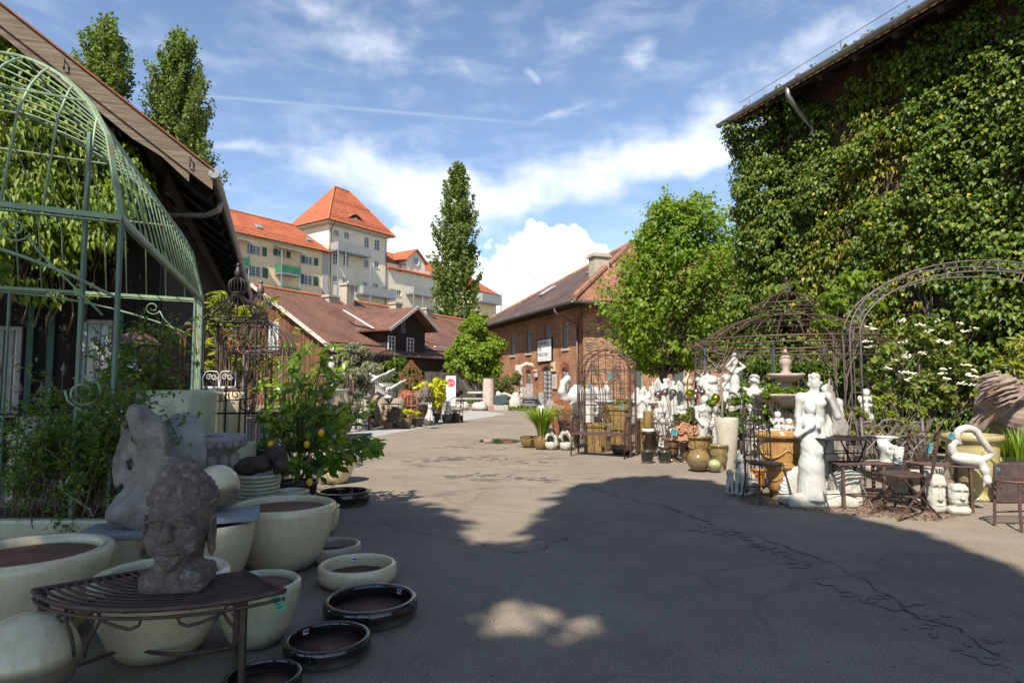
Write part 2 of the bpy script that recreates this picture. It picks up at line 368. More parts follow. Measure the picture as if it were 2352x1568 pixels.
brick = brickmat('brick_orange', (.42, .185, .085), (.25, .11, .058), (.34, .25, .17), soot=(.10, .055, .04))
brick_pier = brickmat('brick_soot', (.52, .21, .08), (.085, .06, .05), (.42, .33, .23), bw=.24, vary=.4, bump=.8)
brick_arch = brickmat('brick_arch', (.32, .085, .042), (.24, .065, .038), (.2, .12, .09), bw=.075, rh=.24)
brick_dark = brickmat('brick_shade', (.06, .03, .022), (.04, .022, .018), (.16, .12, .09))  # almost black brick: shadow below the eave is put into the colour
plank_dk = plankmat('plank_dark', (.055, .034, .024), (.022, .014, .011), .14)
plank_bn = plankmat('plank_black', (.022, .016, .013), (.008, .006, .005), .18)
plank_or = plankmat('plank_tan', (.19, .078, .035), (.055, .027, .016), .17)
plank_gr = plankmat('plank_grey', (.36, .30, .24), (.13, .10, .075), .30, axis='v')
soffit_m = plankmat('soffit_board', (.05, .038, .03), (.02, .016, .013), .18)
iron_dk = M('iron_dark', (.055, .042, .038), .5, (.028, .022, .021), 9, metal=.5, bump=.2)
iron_br = M('iron_brown', (.12, .070, .055), .6, (.065, .040, .034), 8, metal=.45, bump=.25, dirt=(.22, .095, .045), dsc=6)
iron_gy = M('iron_grey', (.155, .13, .12), .6, (.09, .075, .072), 8, metal=.4, bump=.25, dirt=(.25, .13, .06), dsc=5)
iron_bl = M('iron_black', (.018, .017, .018), .4, (.03, .028, .028), 9, metal=.4)
rust = M('rust', (.25, .085, .035), .9, (.13, .042, .02), 6, bump=.4, dirt=(.07, .03, .02), dsc=4)
iron_green = M('iron_green', (.27, .37, .23), .5, (.19, .28, .175), 3, bump=.15, dirt=(.26, .12, .055), dsc=9, damt=.75)
marble = M('marble', (.46, .45, .42), .55, (.38, .365, .33), 7, bump=.25, bsc=25, dirt=(.20, .18, .145), dsc=7, damt=.5)
marble_w = M('marble_worn', (.44, .42, .365), .65, (.33, .305, .255), 8, bump=.35, bsc=30, dirt=(.14, .12, .085), dsc=6, damt=.65)
stone_lt = M('stone_pale', (.50, .44, .38), .85, (.36, .30, .26), 6, bump=.5, bsc=40, dirt=(.14, .11, .09), dsc=5)
stone_gr = M('stone_grey', (.33, .31, .28), .85, (.21, .195, .18), 5, bump=.5, bsc=30, dirt=(.11, .10, .085), dsc=3)
stone_dk = M('stone_dark', (.13, .125, .12), .8, (.065, .063, .06), 7, bump=.8, bsc=18)
granite = M('granite', (.34, .34, .35), .7, (.14, .14, .15), 90, bump=.3, bsc=90)
buddha_m = M('lava_stone', (.16, .125, .105), .95, (.085, .064, .053), 30, bump=.9, bsc=60, dirt=(.33, .29, .265), dsc=22, damt=.75)
pinkstone = M('pink_stone', (.44, .33, .28), .8, (.30, .22, .19), 6, bump=.4, dirt=(.12, .10, .08), dsc=5)
gl_cream = glaze('glaze_cream', (.66, .57, .37), (.53, .46, .29), .10)
gl_cream2 = glaze('glaze_sage', (.50, .475, .32), (.38, .375, .255), .12)
gl_beige = glaze('glaze_beige', (.42, .37, .28), (.30, .26, .20), .2)
gl_black = glaze('glaze_black', (.012, .011, .012), (.02, .014, .012), .06, dirt=(.22, .2, .16))
gl_olive = glaze('glaze_olive', (.235, .15, .050), (.125, .082, .034), .13)
gl_brown = glaze('glaze_brown', (.135, .080, .045), (.07, .042, .026), .13)
gl_amber = glaze('glaze_amber', (.37, .205, .07), (.25, .122, .043), .12)
gl_jade = glaze('glaze_jade', (.40, .30, .12), (.27, .25, .13), .2)
gl_green = glaze('glaze_bronze_green', (.045, .048, .04), (.02, .022, .02), .15, dirt=(.2, .2, .16))
pot_dk = M('pot_dark', (.135, .105, .088), .75, (.075, .06, .052), 10, bump=.4, bsc=50, dirt=(.23, .16, .11), dsc=5, damt=.5)
pot_br = M('pot_brown', (.18, .115, .078), .7, (.10, .068, .05), 8, bump=.3, bsc=45)
pot_gy = M('pot_grey', (.17, .155, .145), .6, (.10, .09, .085), 10, bump=.25)
terra = M('terracotta', (.46, .22, .12), .85, (.36, .17, .095), 6, bump=.3)
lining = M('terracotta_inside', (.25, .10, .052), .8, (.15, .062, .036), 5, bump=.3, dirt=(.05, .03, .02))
soil = M('soil', (.05, .034, .022), .95, (.025, .018, .012), 15, bump=.8, bsc=30)
planter_w = M('planter_weathered', (.42, .385, .31), .85, (.33, .295, .23), 4, bump=.35, bsc=50, dirt=(.30, .24, .13), dsc=5, damt=.7)
giantm = M('face_bronze_stone', (.28, .24, .18), .75, (.18, .14, .095), 3, bump=.3, bsc=40, dirt=(.24, .105, .04), dsc=2.2, damt=.85)
drift = M('driftwood', (.30, .23, .185), .9, (.12, .08, .06), 6, bump=.8, bsc=22, dirt=(.28, .12, .05), dsc=3, damt=.9)
drift_g = M('driftwood_grey', (.34, .30, .275), .9, (.16, .135, .12), 10, bump=.8, bsc=25)
log_m = M('log_dark', (.075, .05, .04), .8, (.03, .021, .018), 9, bump=.9, bsc=20)
bark = M('bark', (.13, .105, .08), .95, (.06, .048, .038), 8, bump=.9, bsc=25)
bark_l = M('bark_pale', (.24, .20, .15), .95, (.13, .105, .08), 8, bump=.6, bsc=25)
twig_m = M('twig', (.20, .13, .08), .9, (.10, .065, .04), 6)
stem_g = M('green_stem', (.10, .14, .04), .7, sc=8)
gold = M('gold_mirror', (.62, .50, .02), .035, (.56, .45, .02), 2, metal=1)
rose = M('rose_mirror', (.60, .42, .40), .05, (.55, .38, .36), 2, metal=1)
silver = M('silver_mirror', (.78, .78, .78), .03, sc=2, metal=1)
tagm = M('paper_tag', (.05, .20, .26), .6, (.10, .27, .13), 14, lo=.45, hi=.55)
tagd = M('paper_tag_shaded', (.08, .30, .26), .6, (.10, .34, .20), 14)  # copy of the tag colour, toned for the tag hanging in shade
ink = M('ink', (.02, .03, .04), .7, sc=5)
paper_w = M('white_label', (.75, .75, .78), .5, (.7, .7, .74), 5)
red_p = M('sign_red', (.62, .05, .12), .45, (.55, .045, .11), 4)
black_p = M('black_plastic', (.015, .015, .016), .35, (.025, .025, .026), 5)
redpl = M('red_plastic', (.42, .02, .015), .2, sc=4)
tyre = M('rubber', (.02, .02, .02), .8, sc=20)
awn = M('awning_glass', (.40, .45, .46), .15, (.30, .34, .36), 3)
purple = M('parasol_purple', (.10, .045, .062), .8, (.07, .032, .045), 3)
card = M('cardboard', (.16, .10, .06), .9, (.10, .065, .04), 3)
lemon_m = M('lemon_skin', (.80, .46, .02), .35, (.72, .38, .015), 12, bump=.2, bsc=60)
petal = M('petal_cream', (.80, .78, .58), .7, (.70, .70, .45), 5)
lf_ivy = leafmat('leaf_ivy', [(0, (.045, .078, .012)), (.45, (.080, .132, .018)), (.80, (.130, .185, .022)), (.985, (.19, .22, .026)), (.996, (.5, .32, .02))], .3, .42, spec=.3)
lf_vine = leafmat('leaf_vine', [(0, (.11, .13, .018)), (.6, (.20, .20, .022)), (1, (.32, .28, .025))], .4)
lf_linden = leafmat('leaf_linden', [(0, (.10, .165, .014)), (.5, (.145, .22, .018)), (1, (.22, .29, .028))], .5)
lf_pop = leafmat('leaf_poplar', [(0, (.07, .105, .016)), (.5, (.10, .15, .022)), (1, (.16, .205, .035))], .4)
lf_maple = leafmat('leaf_maple', [(0, (.11, .18, .014)), (.5, (.16, .24, .018)), (1, (.24, .31, .022))], .42)
lf_yel = leafmat('leaf_golden', [(0, (.36, .36, .02)), (.6, (.50, .48, .025)), (1, (.60, .56, .04))], .4)
lf_shrub = leafmat('leaf_shrub', [(0, (.05, .09, .012)), (.5, (.09, .15, .016)), (1, (.15, .21, .025))], .35)
lf_rose = leafmat('leaf_rose', [(0, (.05, .09, .014)), (.5, (.10, .16, .02)), (1, (.17, .25, .028))], .45, .4)
lf_wis = leafmat('leaf_wisteria', [(0, (.10, .16, .016)), (.5, (.15, .22, .02)), (1, (.24, .30, .03))], .42)
lf_lem = leafmat('leaf_lemon', [(0, (.05, .105, .014)), (.4, (.11, .19, .018)), (.8, (.20, .29, .022)), (1, (.30, .36, .03))], .5, .28, spec=.5)
lf_olive = leafmat('leaf_olive', [(0, (.16, .17, .10)), (.5, (.23, .24, .15)), (1, (.33, .32, .22))], .25)
lf_bam = leafmat('leaf_oleander', [(0, (.12, .16, .02)), (.5, (.24, .26, .03)), (1, (.40, .36, .05))], .4)
lf_dry = leafmat('leaf_dry', [(0, (.20, .11, .05)), (1, (.34, .22, .10))], .2)
lf_conif = leafmat('leaf_boxwood', [(0, (.10, .13, .014)), (.5, (.16, .19, .018)), (1, (.26, .26, .03))], .3)
lf_litter = leafmat('leaf_litter', [(0, (.10, .045, .025)), (.5, (.17, .075, .04)), (1, (.26, .14, .07))], 0)
lf_grass = leafmat('grass_blade', [(0, (.06, .11, .014)), (.5, (.11, .18, .02)), (1, (.19, .25, .04))], .4)
m_, g = newmat('verge_wood'); n_ = g.n('TexNoise', {'Vector': g.n('Mapping', {0: g.n('TexCoord').outputs['Object'], 'Rotation': (0, -math.atan(.74), 0), 'Scale': (.8, 10, 16)}), 'Scale': 1.6, 'Detail': 8.0, 'Roughness': .7}).outputs[0]
fin(g, g.ramp(n_, [(.3, (.06, .042, .031)), (.7, (.235, .185, .14))]), .9, 0, n_, .6, .02, .25); verge = m_
# ---------------------------------------------------------------- sculpting by smooth distance fields
class Sc:
 """rounded solids joined smoothly into one continuous skin"""
 def __init__(s): s.p = []
 def e(s, c, r, rot=None, k=.03, op='u'):
  r = (r, r, r) if not hasattr(r, '__len__') else r; s.p.append(('e', c, r, rot, k, op)); return s
 def c(s, a, b, ra, rb=None, k=.03, op='u'): s.p.append(('c', a, b, (ra, rb if rb is not None else ra), k, op)); return s
 def b(s, c, d, rot=None, k=.02, op='u', rad=.01): s.p.append(('b', c, d, rot, k, op, rad)); return s
 def chain(s, pts, rr, k=.03, op='u'):
  for i in range(len(pts) - 1): s.c(pts[i], pts[i + 1], rr[i], rr[i + 1], k, op)
  return s
 def mv(s, o, off, sc=1.0, rz=0.0, mirror=False, rot=None):
  """take in another sculpture, moved"""
  Mt = (rot or Matrix.Rotation(rz, 3, 'Z'))
  def f(q):
   q = Vector(q); q = Vector((-q.x, q.y, q.z)) if mirror else q
   return tuple(Mt @ q * sc + Vector(off))
  for q in o.p:
   q = list(q)
   if q[0] == 'c': q[1] = f(q[1]); q[2] = f(q[2]); q[3] = (q[3][0] * sc, q[3][1] * sc)
   else:
    q[1] = f(q[1]); q[2] = tuple(x * sc for x in q[2])
    b = Euler(q[3]).to_matrix() if q[3] is not None and not isinstance(q[3], Matrix) else (q[3] or Matrix.Identity(3))
    if mirror: X_ = Matrix.Diagonal((-1, 1, 1)); b = X_ @ b @ X_
    q[3] = Mt @ b
   q[4] = q[4] * sc; s.p.append(tuple(q))
  return s
 def mesh(s, name, mat, parent, h, warp=None, flat=None, rough=0.0, rsc=8.0, loc=None):
  lo = np.full(3, 1e9); hi = -lo
  for q in s.p:
   if q[5 if q[0] != 'c' else 5] == 's': continue
   if q[0] == 'c': P = np.array([q[1], q[2]]); r = max(q[3])
   else: P = np.array([q[1]]); r = max(q[2]) if q[0] == 'e' else sqrt(sum(x * x for x in q[2]))
   lo = np.minimum(lo, P.min(0) - r); hi = np.maximum(hi, P.max(0) + r)
  if flat is not None: lo[2] = max(lo[2], flat - 2 * h)
  lo -= 3 * h; hi += 3 * h; n = np.ceil((hi - lo) / h).astype(int) + 1
  ax = [lo[i] + h * np.arange(n[i]) for i in range(3)]
  Xg, Yg, Zg = np.meshgrid(*[a.astype(np.float32) for a in ax], indexing='ij')
  D = np.full(Xg.shape, 9.0, np.float32)
  if warp: Xg, Yg, Zg = warp(Xg, Yg, Zg)
  for q in s.p:
   if q[0] == 'c':
    a = np.array(q[1], np.float32); b = np.array(q[2], np.float32); ba = b - a; L2 = max(float(ba @ ba), 1e-9)
    px, py, pz = Xg - a[0], Yg - a[1], Zg - a[2]
    t = np.clip((px * ba[0] + py * ba[1] + pz * ba[2]) / L2, 0, 1)
    d = np.sqrt((px - t * ba[0]) ** 2 + (py - t * ba[1]) ** 2 + (pz - t * ba[2]) ** 2) - (q[3][0] + (q[3][1] - q[3][0]) * t)
    k, op = q[4], q[5]
   else:
    c = q[1]; px, py, pz = Xg - c[0], Yg - c[1], Zg - c[2]
    if q[3] is not None:
     m = (Euler(q[3]).to_matrix() if not isinstance(q[3], Matrix) else q[3]).transposed()
     px, py, pz = (m[i][0] * px + m[i][1] * py + m[i][2] * pz for i in range(3))
    r = q[2]
    if q[0] == 'e':
     k0 = np.sqrt((px / r[0]) ** 2 + (py / r[1]) ** 2 + (pz / r[2]) ** 2)
     k1 = np.sqrt((px / r[0] ** 2) ** 2 + (py / r[1] ** 2) ** 2 + (pz / r[2] ** 2) ** 2)
     d = k0 * (k0 - 1) / np.maximum(k1, 1e-6)
    else:
     rd = q[6]; qx, qy, qz = np.abs(px) - r[0] + rd, np.abs(py) - r[1] + rd, np.abs(pz) - r[2] + rd
     d = np.sqrt(np.maximum(qx, 0) ** 2 + np.maximum(qy, 0) ** 2 + np.maximum(qz, 0) ** 2) + np.minimum(np.maximum(qx, np.maximum(qy, qz)), 0) - rd
    k, op = q[4], q[5]
   if op == 'u':
    hh = np.maximum(k - np.abs(D - d), 0) / k; D = np.minimum(D, d) - hh * hh * k * .25
   else:
    d = -d; hh = np.maximum(k - np.abs(D - d), 0) / k; D = np.maximum(D, d) + hh * hh * k * .25
  if flat is not None: D = np.maximum(D, flat - Zg)
  v, f = nets(D, lo, h)
  if rough:
   nv = v.copy(); ph = rng.uniform(0, 9, 6)
   w = sum(np.sin(v @ (unit(rng.normal(size=3)) * rsc * 2 ** (i * .6)) + ph[i]) / (1 + i * .5) for i in range(6))
   c0 = v.mean(0); dirn = unit(v - c0); v = v + dirn * (w * rough)[:, None]
  o = raw(name, v, f, mat, parent, smooth=True)
  if loc is not None: o.location = loc
  return o
def nets(D, lo, h):
 """surface nets"""
 S = D < 0; n = D.shape
 c = np.zeros(tuple(x - 1 for x in n), np.uint8)
 for i in (0, 1):
  for j in (0, 1):
   for k in (0, 1): c += S[i:n[0] - 1 + i, j:n[1] - 1 + j, k:n[2] - 1 + k]
 act = np.argwhere((c > 0) & (c < 8)); idx = np.full(c.shape, -1, np.int64); idx[tuple(act.T)] = np.arange(len(act))
 acc = np.zeros((len(act), 3)); cnt = np.zeros(len(act))
 cor = [(i, j, k) for i in (0, 1) for j in (0, 1) for k in (0, 1)]
 val = {q: D[act[:, 0] + q[0], act[:, 1] + q[1], act[:, 2] + q[2]] for q in cor}
 for a in cor:
  for d in range(3):
   if a[d]: continue
   b = list(a); b[d] = 1; b = tuple(b); va, vb = val[a], val[b]; m = (va < 0) != (vb < 0)
   t = np.where(m, va / np.where(va - vb == 0, 1, va - vb), 0)
   p = np.array(a, float)[None] + np.eye(3)[d][None] * t[:, None]; acc[m] += p[m]; cnt[m] += 1
 v = (act + acc / np.maximum(cnt, 1)[:, None]) * h + lo
 fs = []
 for d in range(3):
  o1, o2 = [(1, 2), (2, 0), (0, 1)][d]
  sl = [slice(None)] * 3; s2 = [slice(None)] * 3; sl[d] = slice(0, n[d] - 1); s2[d] = slice(1, n[d])
  A, B = S[tuple(sl)], S[tuple(s2)]; e = np.argwhere(A != B)
  e = e[(e[:, o1] > 0) & (e[:, o2] > 0) & (e[:, o1] < n[o1] - 1) & (e[:, o2] < n[o2] - 1)]
  if not len(e): continue
  ins = A[tuple(e.T)]; u = np.zeros(3, int); u[o1] = 1; w = np.zeros(3, int); w[o2] = 1
  q = np.stack([idx[tuple((e - u - w).T)], idx[tuple((e - w).T)], idx[tuple(e.T)], idx[tuple((e - u).T)]], 1)
  q = np.where(ins[:, None], q, q[:, ::-1]); fs.append(q)
 return v, np.concatenate(fs)
# ================================================================ SETTING
# ---- ground: one old asphalt sheet to the horizon
def ground_mat():
 m, g = newmat('asphalt'); tc = g.n('TexCoord').outputs['Object']
 big = g.n('TexNoise', {'Vector': tc, 'Scale': .35, 'Detail': 8.0, 'Roughness': .62}).outputs[0]
 mid = g.n('TexNoise', {'Vector': tc, 'Scale': 2.2, 'Detail': 9.0, 'Roughness': .68}).outputs[0]
 fine = g.n('TexNoise', {'Vector': tc, 'Scale': 95.0, 'Detail': 3.0}).outputs[0]
 c = g.ramp(g.m('ADD', g.m('MULTIPLY', big, .6), g.m('MULTIPLY', mid, .4)), [(.34, (.154, .124, .093)), (.62, (.245, .200, .152))])
 c = g.mix(1.0, c, g.ramp(fine, [(.25, (.42,) * 3), (.5, (1.0,) * 3), (.75, (1.6,) * 3)]), 'MULTIPLY')
 sp = g.n('TexVoronoi', {'Vector': tc, 'Scale': 42.0}); c = g.mix(g.m('MULTIPLY', g.smooth(sp.outputs[0], .16, .06), .55), c, (.42, .39, .35, 1))
 sp2 = g.n('TexVoronoi', {'Vector': tc, 'Scale': 9.0}); c = g.mix(g.m('MULTIPLY', g.smooth(sp2.outputs[0], .10, .04), .85), c, (.04, .032, .027, 1))
 wp = g.n('MixRGB', {0: .16, 1: tc, 2: g.n('TexNoise', {'Vector': tc, 'Scale': 1.6, 'Detail': 5.0}).outputs['Color']}, blend_type='LINEAR_LIGHT').outputs[0]
 vo = g.n('TexVoronoi', {'Vector': wp, 'Scale': .55}, feature='DISTANCE_TO_EDGE').outputs[0]
 ar = g.smooth(g.n('TexNoise', {'Vector': tc, 'Scale': .22, 'Detail': 3.0}).outputs[0], .47, .58)
 crk = g.m('MULTIPLY', g.smooth(vo, .014, .004), ar)
 vo2 = g.n('TexVoronoi', {'Vector': wp, 'Scale': 2.4}, feature='DISTANCE_TO_EDGE').outputs[0]
 y = g.n('SeparateXYZ', {0: tc}).outputs[1]; x = g.n('SeparateXYZ', {0: tc}).outputs[0]
 zone = g.m('MULTIPLY', g.smooth(g.m('ABSOLUTE', g.m('SUBTRACT', y, 10.5)), 4.2, 1.5), g.smooth(g.m('ABSOLUTE', x), 2.8, 1.0))
 patch = g.m('MULTIPLY', g.smooth(g.n('TexNoise', {'Vector': tc, 'Scale': .9, 'Detail': 6.0, 'Roughness': .7}).outputs[0], .5, .58), zone)
 crk = g.m('MAXIMUM', crk, g.m('MULTIPLY', g.smooth(vo2, .03, .008), patch))
 c = g.mix(g.m('MULTIPLY', crk, .2), c, (.032, .027, .024, 1))
 wet = g.m('MULTIPLY', g.smooth(g.n('TexNoise', {'Vector': g.n('Mapping', {0: tc, 'Scale': (.7, 1.5, 1)}), 'Scale': 1.1, 'Detail': 9.0, 'Roughness': .72}).outputs[0], .56, .62), zone)
 c = g.mix(g.m('MULTIPLY', wet, .62), c, (.052, .045, .040, 1))
 h = g.m('SUBTRACT', g.m('ADD', fine, g.m('MULTIPLY', mid, .5)), g.m('MULTIPLY', crk, 1.5))
 fin(g, c, g.m('SUBTRACT', .88, g.m('MULTIPLY', wet, .35)), 0, h, .5, .012, .35); return m
asph = ground_mat()
gm = MB()
N_ = 40
xs = [-300, -60, -20, -8, 0, 8, 20, 60, 300]; ys = [-60, -10, 0, 5, 10, 20, 40, 90, 400]
gm.v = [(x, y, 0) for y in ys for x in xs]; gm.f = [(j * 9 + i, j * 9 + i + 1, j * 9 + i + 10, j * 9 + i + 9) for j in range(8) for i in range(8)]
tag(gm.build('ground', asph), 'old grey cracked asphalt of the yard', kind='structure')
def sheet(name, pts, mat, z, label, rag=.12, sub=6, kind='structure'):
 P = []
 for i in range(len(pts)):
  a, b = Vector(pts[i]), Vector(pts[(i + 1) % len(pts)])
  for k in range(sub):
   q = a.lerp(b, k / sub); d = noise.noise(Vector((q.x * 1.7, q.y * 1.7, z * 99))) * rag + noise.noise(Vector((q.x * 6, q.y * 6, 3))) * rag * .5
   P.append((q.x + d, q.y + d * .7, z))
 b = MB(); b.quad(*P); return tag(b.build(name, mat), label, kind=kind)
def gpx(L): return [tuple(gp(u, v)) for u, v in L]
gravel_m = M('gravel_stones', (.40, .38, .34), .9, (.20, .185, .165), 45, bump=1.0, bsc=55, dirt=(.5, .48, .44), dsc=30)
sheet('gravel', gpx([(770, 990), (860, 1003), (960, 985), (1010, 976), (1065, 966), (1120, 958), (1165, 950), (1110, 944), (1000, 940), (800, 944), (700, 955), (640, 985)]), gravel_m, .004, 'pale loose gravel strip in front of the dark pots')
water_m, g = newmat('puddle_water'); fin(g, (.035, .032, .024, 1), .03, 0, None, spec=.6)
sheet('puddle', gpx([(1100, 1011), (1130, 1007), (1170, 1008), (1192, 1012), (1180, 1018), (1145, 1019), (1115, 1017)]), water_m, .006, 'shallow puddle beside the brown pots', .08)
damp_m = M('damp_asphalt', (.195, .162, .13), .65, (.12, .10, .082), 3, bump=.4, bsc=90)
dm = MB()
for L, w, n in (([(2030, 1375), (2110, 1415), (2200, 1465), (2290, 1520), (2400, 1590)], .09, 70), ([(1320, 1112), (1430, 1138), (1560, 1172), (1640, 1205)], .045, 120), ([(1600, 1215), (1680, 1228), (1780, 1268), (1860, 1300)], .06, 110), ([(1900, 1340), (2010, 1390)], .05, 30), ([(960, 1060), (1100, 1050), (1250, 1064)], .16, 60), ([(1010, 1098), (1120, 1090), (1260, 1102)], .10, 60), ([(940, 1030), (1060, 1026), (1180, 1032)], .12, 40)):
 for k in range(n):
  i = rng.integers(len(L) - 1); f = rng.random(); c = gp(L[i][0] + (L[i + 1][0] - L[i][0]) * f, L[i][1] + (L[i + 1][1] - L[i][1]) * f) + Vector((rng.normal() * w, rng.normal() * w, 0)); r = w * rng.uniform(.12, .7) ** 1.6; a0 = rng.random() * 6
  dm.quad(*[(c.x + r * rng.uniform(.5, 1.2) * cos(a0 + t) * 1.5, c.y + r * rng.uniform(.5, 1.2) * sin(a0 + t), .005 + .00001 * dm.f.__len__()) for t in [q * 2 * pi / 9 for q in range(9)]])
tag(dm.build('damp_stain', damp_m), 'ragged dark damp stains along the cracks', kind='structure')
# main cracks, as thin open seams
cb = MB()
for L, w in (([(1060, 1238), (1110, 1243), (1150, 1247), (1200, 1243), (1250, 1238), (1300, 1234)], .012), ([(1090, 1243), (1140, 1262), (1190, 1270), (1250, 1262), (1262, 1248), (1300, 1234), (1290, 1250)], .014),
             ([(1250, 1240), (1330, 1228), (1430, 1222), (1560, 1218), (1620, 1216)], .010), ([(1600, 1205), (1660, 1222), (1720, 1226), (1800, 1255), (1900, 1290), (1990, 1335), (2060, 1385), (2120, 1420), (2190, 1440), (2270, 1490), (2352, 1540)], .022),
             ([(1340, 1116), (1420, 1140), (1540, 1170), (1640, 1205)], .015), ([(1020, 1236), (960, 1222), (900, 1208), (870, 1190)], .010), ([(1000, 1130), (1080, 1128), (1140, 1118), (1230, 1120)], .02), ([(960, 1070), (1060, 1075), (1180, 1066), (1280, 1070)], .03),
             ([(900, 1095), (1010, 1102), (1120, 1092), (1260, 1104)], .02), ([(1980, 1330), (2080, 1345), (2180, 1395), (2300, 1430)], .008), ([(1700, 1120), (1640, 1170), (1560, 1150)], .01)):
 P = []
 for i in range(len(L) - 1):
  a, b = gp(*L[i]), gp(*L[i + 1])
  n = max(4, int((b - a).length / .06))
  for k in range(n):
   q = a.lerp(b, k / n); q += Vector((noise.noise(q * 5.1), noise.noise(q * 4.7 + Vector((9, 3, 1))), 0)) * .06; P.append(q)
 for i in range(len(P) - 1):
  d = (P[i + 1] - P[i]); s_ = Vector((-d.y, d.x, 0)).normalized(); ww = w * .3 * (.2 + abs(noise.noise(P[i] * 9)) * 2.2); w2 = w * .3 * (.2 + abs(noise.noise(P[i + 1] * 9)) * 2.2)
  z = Vector((0, 0, .008)); cb.quad(P[i] + s_ * ww + z, P[i] - s_ * ww + z, P[i + 1] - s_ * w2 + z, P[i + 1] + s_ * w2 + z)
tag(cb.build('ground_crack', M('crack_dirt', (.065, .055, .048), .95, sc=20)), 'dark branching cracks in the asphalt', kind='structure')
# ---------------------------------------------------------------- walls with openings
class Pl:
 """an upright plane in a building's own frame: o + a*t + z, facing n"""
 def __init__(s, o, a, flip=1):
  s.o = Vector((o[0], o[1], 0)); s.a = Vector((a[0], a[1], 0)).normalized(); s.n = Vector((s.a.y, -s.a.x, 0)) * flip
 def p(s, t, z, off=0.0): q = s.o + s.a * t + s.n * off; q.z = z; return q
 def box(s, mb, t0, t1, z0, z1, o0, o1):
  vs = [s.p(t, z, o) for z in (z0, z1) for o in (o0, o1) for t in (t0, t1)]
  fs = [(0, 2, 3, 1), (4, 5, 7, 6), (0, 1, 5, 4), (2, 6, 7, 3), (0, 4, 6, 2), (1, 3, 7, 5)]
  if (s.a.cross(s.n)).z < 0: fs = [f[::-1] for f in fs]
  mb.add(vs, fs)
 def wall(s, mb, t0, t1, z0, z1, holes=(), depth=.2):
  ts = sorted({t0, t1, *[x for h in holes for x in h[:2]]}); zs = sorted({z0, z1, *[x for h in holes for x in h[2:4]]})
  for i in range(len(ts) - 1):
   for j in range(len(zs) - 1):
    tm, zm = (ts[i] + ts[i + 1]) / 2, (zs[j] + zs[j + 1]) / 2
    if any(h[0] < tm < h[1] and h[2] < zm < h[3] for h in holes): continue
    q = [s.p(ts[i], zs[j]), s.p(ts[i + 1], zs[j]), s.p(ts[i + 1], zs[j + 1]), s.p(ts[i], zs[j + 1])]
    if (s.a.cross(Vector((0, 0, 1)))).dot(s.n) < 0: q = q[::-1]
    mb.quad(*q)
  for h in holes:
   a, b, c, d = h[:4]
   for (p, q) in (((a, c), (b, c)), ((b, c), (b, d)), ((b, d), (a, d)), ((a, d), (a, c))):
    mb.quad(s.p(*p), s.p(*p, -depth), s.p(*q, -depth), s.p(*q))
def window(par, pl, t0, t1, z0, z1, nx=2, nz=3, fm=None, gm_=None, off=-.12, fw=.06, mw=.03, sill=None, arch=False, lintel=None):
 f = MB(); fm = fm or white_p
 for a in ((t0, t0 + fw, z0, z1), (t1 - fw, t1, z0, z1), (t0 + fw, t1 - fw, z0, z0 + fw), (t0 + fw, t1 - fw, z1 - fw, z1)): pl.box(f, *a, off - .04, off + .03)
 for i in range(1, nx):
  t = t0 + (t1 - t0) * i / nx; pl.box(f, t - mw * (.9 if i * 2 != nx else 1.3), t + mw * (.9 if i * 2 != nx else 1.3), z0 + fw, z1 - fw, off - .03, off + .015)
 for j in range(1, nz):
  z = z0 + (z1 - z0) * j / nz; pl.box(f, t0 + fw, t1 - fw, z - mw * .6, z + mw * .6, off - .028, off + .01)
 w = f.build('window', fm, par)
 q = MB(); pl.box(q, t0 + fw * .5, t1 - fw * .5, z0 + fw * .5, z1 - fw * .5, off - .03, off - .02); q.build('pane', gm_ or glass, w)
 if sill:
  q = MB(); pl.box(q, t0 - .08, t1 + .08, z0 - .10, z0 - .002, -.1, .07); q.build('sill', sill, w)
 if arch:
  q = MB(); tm = (t0 + t1) / 2; hw = (t1 - t0) / 2; rise = hw * .45; n = 8
  top = [pl.p(tm + hw * (2 * i / n - 1), z1 + .004 - rise * (2 * i / n - 1) ** 2, -.02) for i in range(n + 1)]
  poly = [pl.p(t0 - .0, z1 + .02, -.02)] + top + [pl.p(t1, z1 + .02, -.02)]
  for i in range(n):
   a, b = top[i], top[i + 1]; A = Vector((a.x, a.y, z1 + .03)); B = Vector((b.x, b.y, z1 + .03))
   q.add([a, b, B, A], [(0, 1, 2, 3)]); q.add([a, b, b - pl.n * .16, a - pl.n * .16], [(0, 1, 2, 3)])
  q.build('arch_head', arch, w)
 return w
def roofslope(mb, pts, th=.12):
 """a slab from its top outline, thickened downwards"""
 P = [Vector(p) for p in pts]; n = (P[1] - P[0]).cross(P[2] - P[0]).normalized()
 if n.z < 0: P = P[::-1]; n = -n
 mb.prism([p - n * th for p in P], n * th)
def ridge(mb, a, b, r=.11, step=.35):
 a, b = Vector(a), Vector(b); L = (b - a).length; n = max(2, int(L / step)); d = (b - a) / n
 for i in range(n): mb.tube([a + d * i, a + d * (i + 1.06)], [r * 1.05, r * .9], 8)
def chimney(par, c, w, d, z0, z1, rz=0.0, name='chimney'):
 b = MB(); b.box((c[0], c[1], (z0 + z1) / 2), (w, d, z1 - z0), rz); b.box((c[0], c[1], z1 + .05), (w + .22, d + .22, .1), rz); b.box((c[0], c[1], z1 + .16), (w + .1, d + .1, .1), rz)
 return b.build(name, concrete, par)
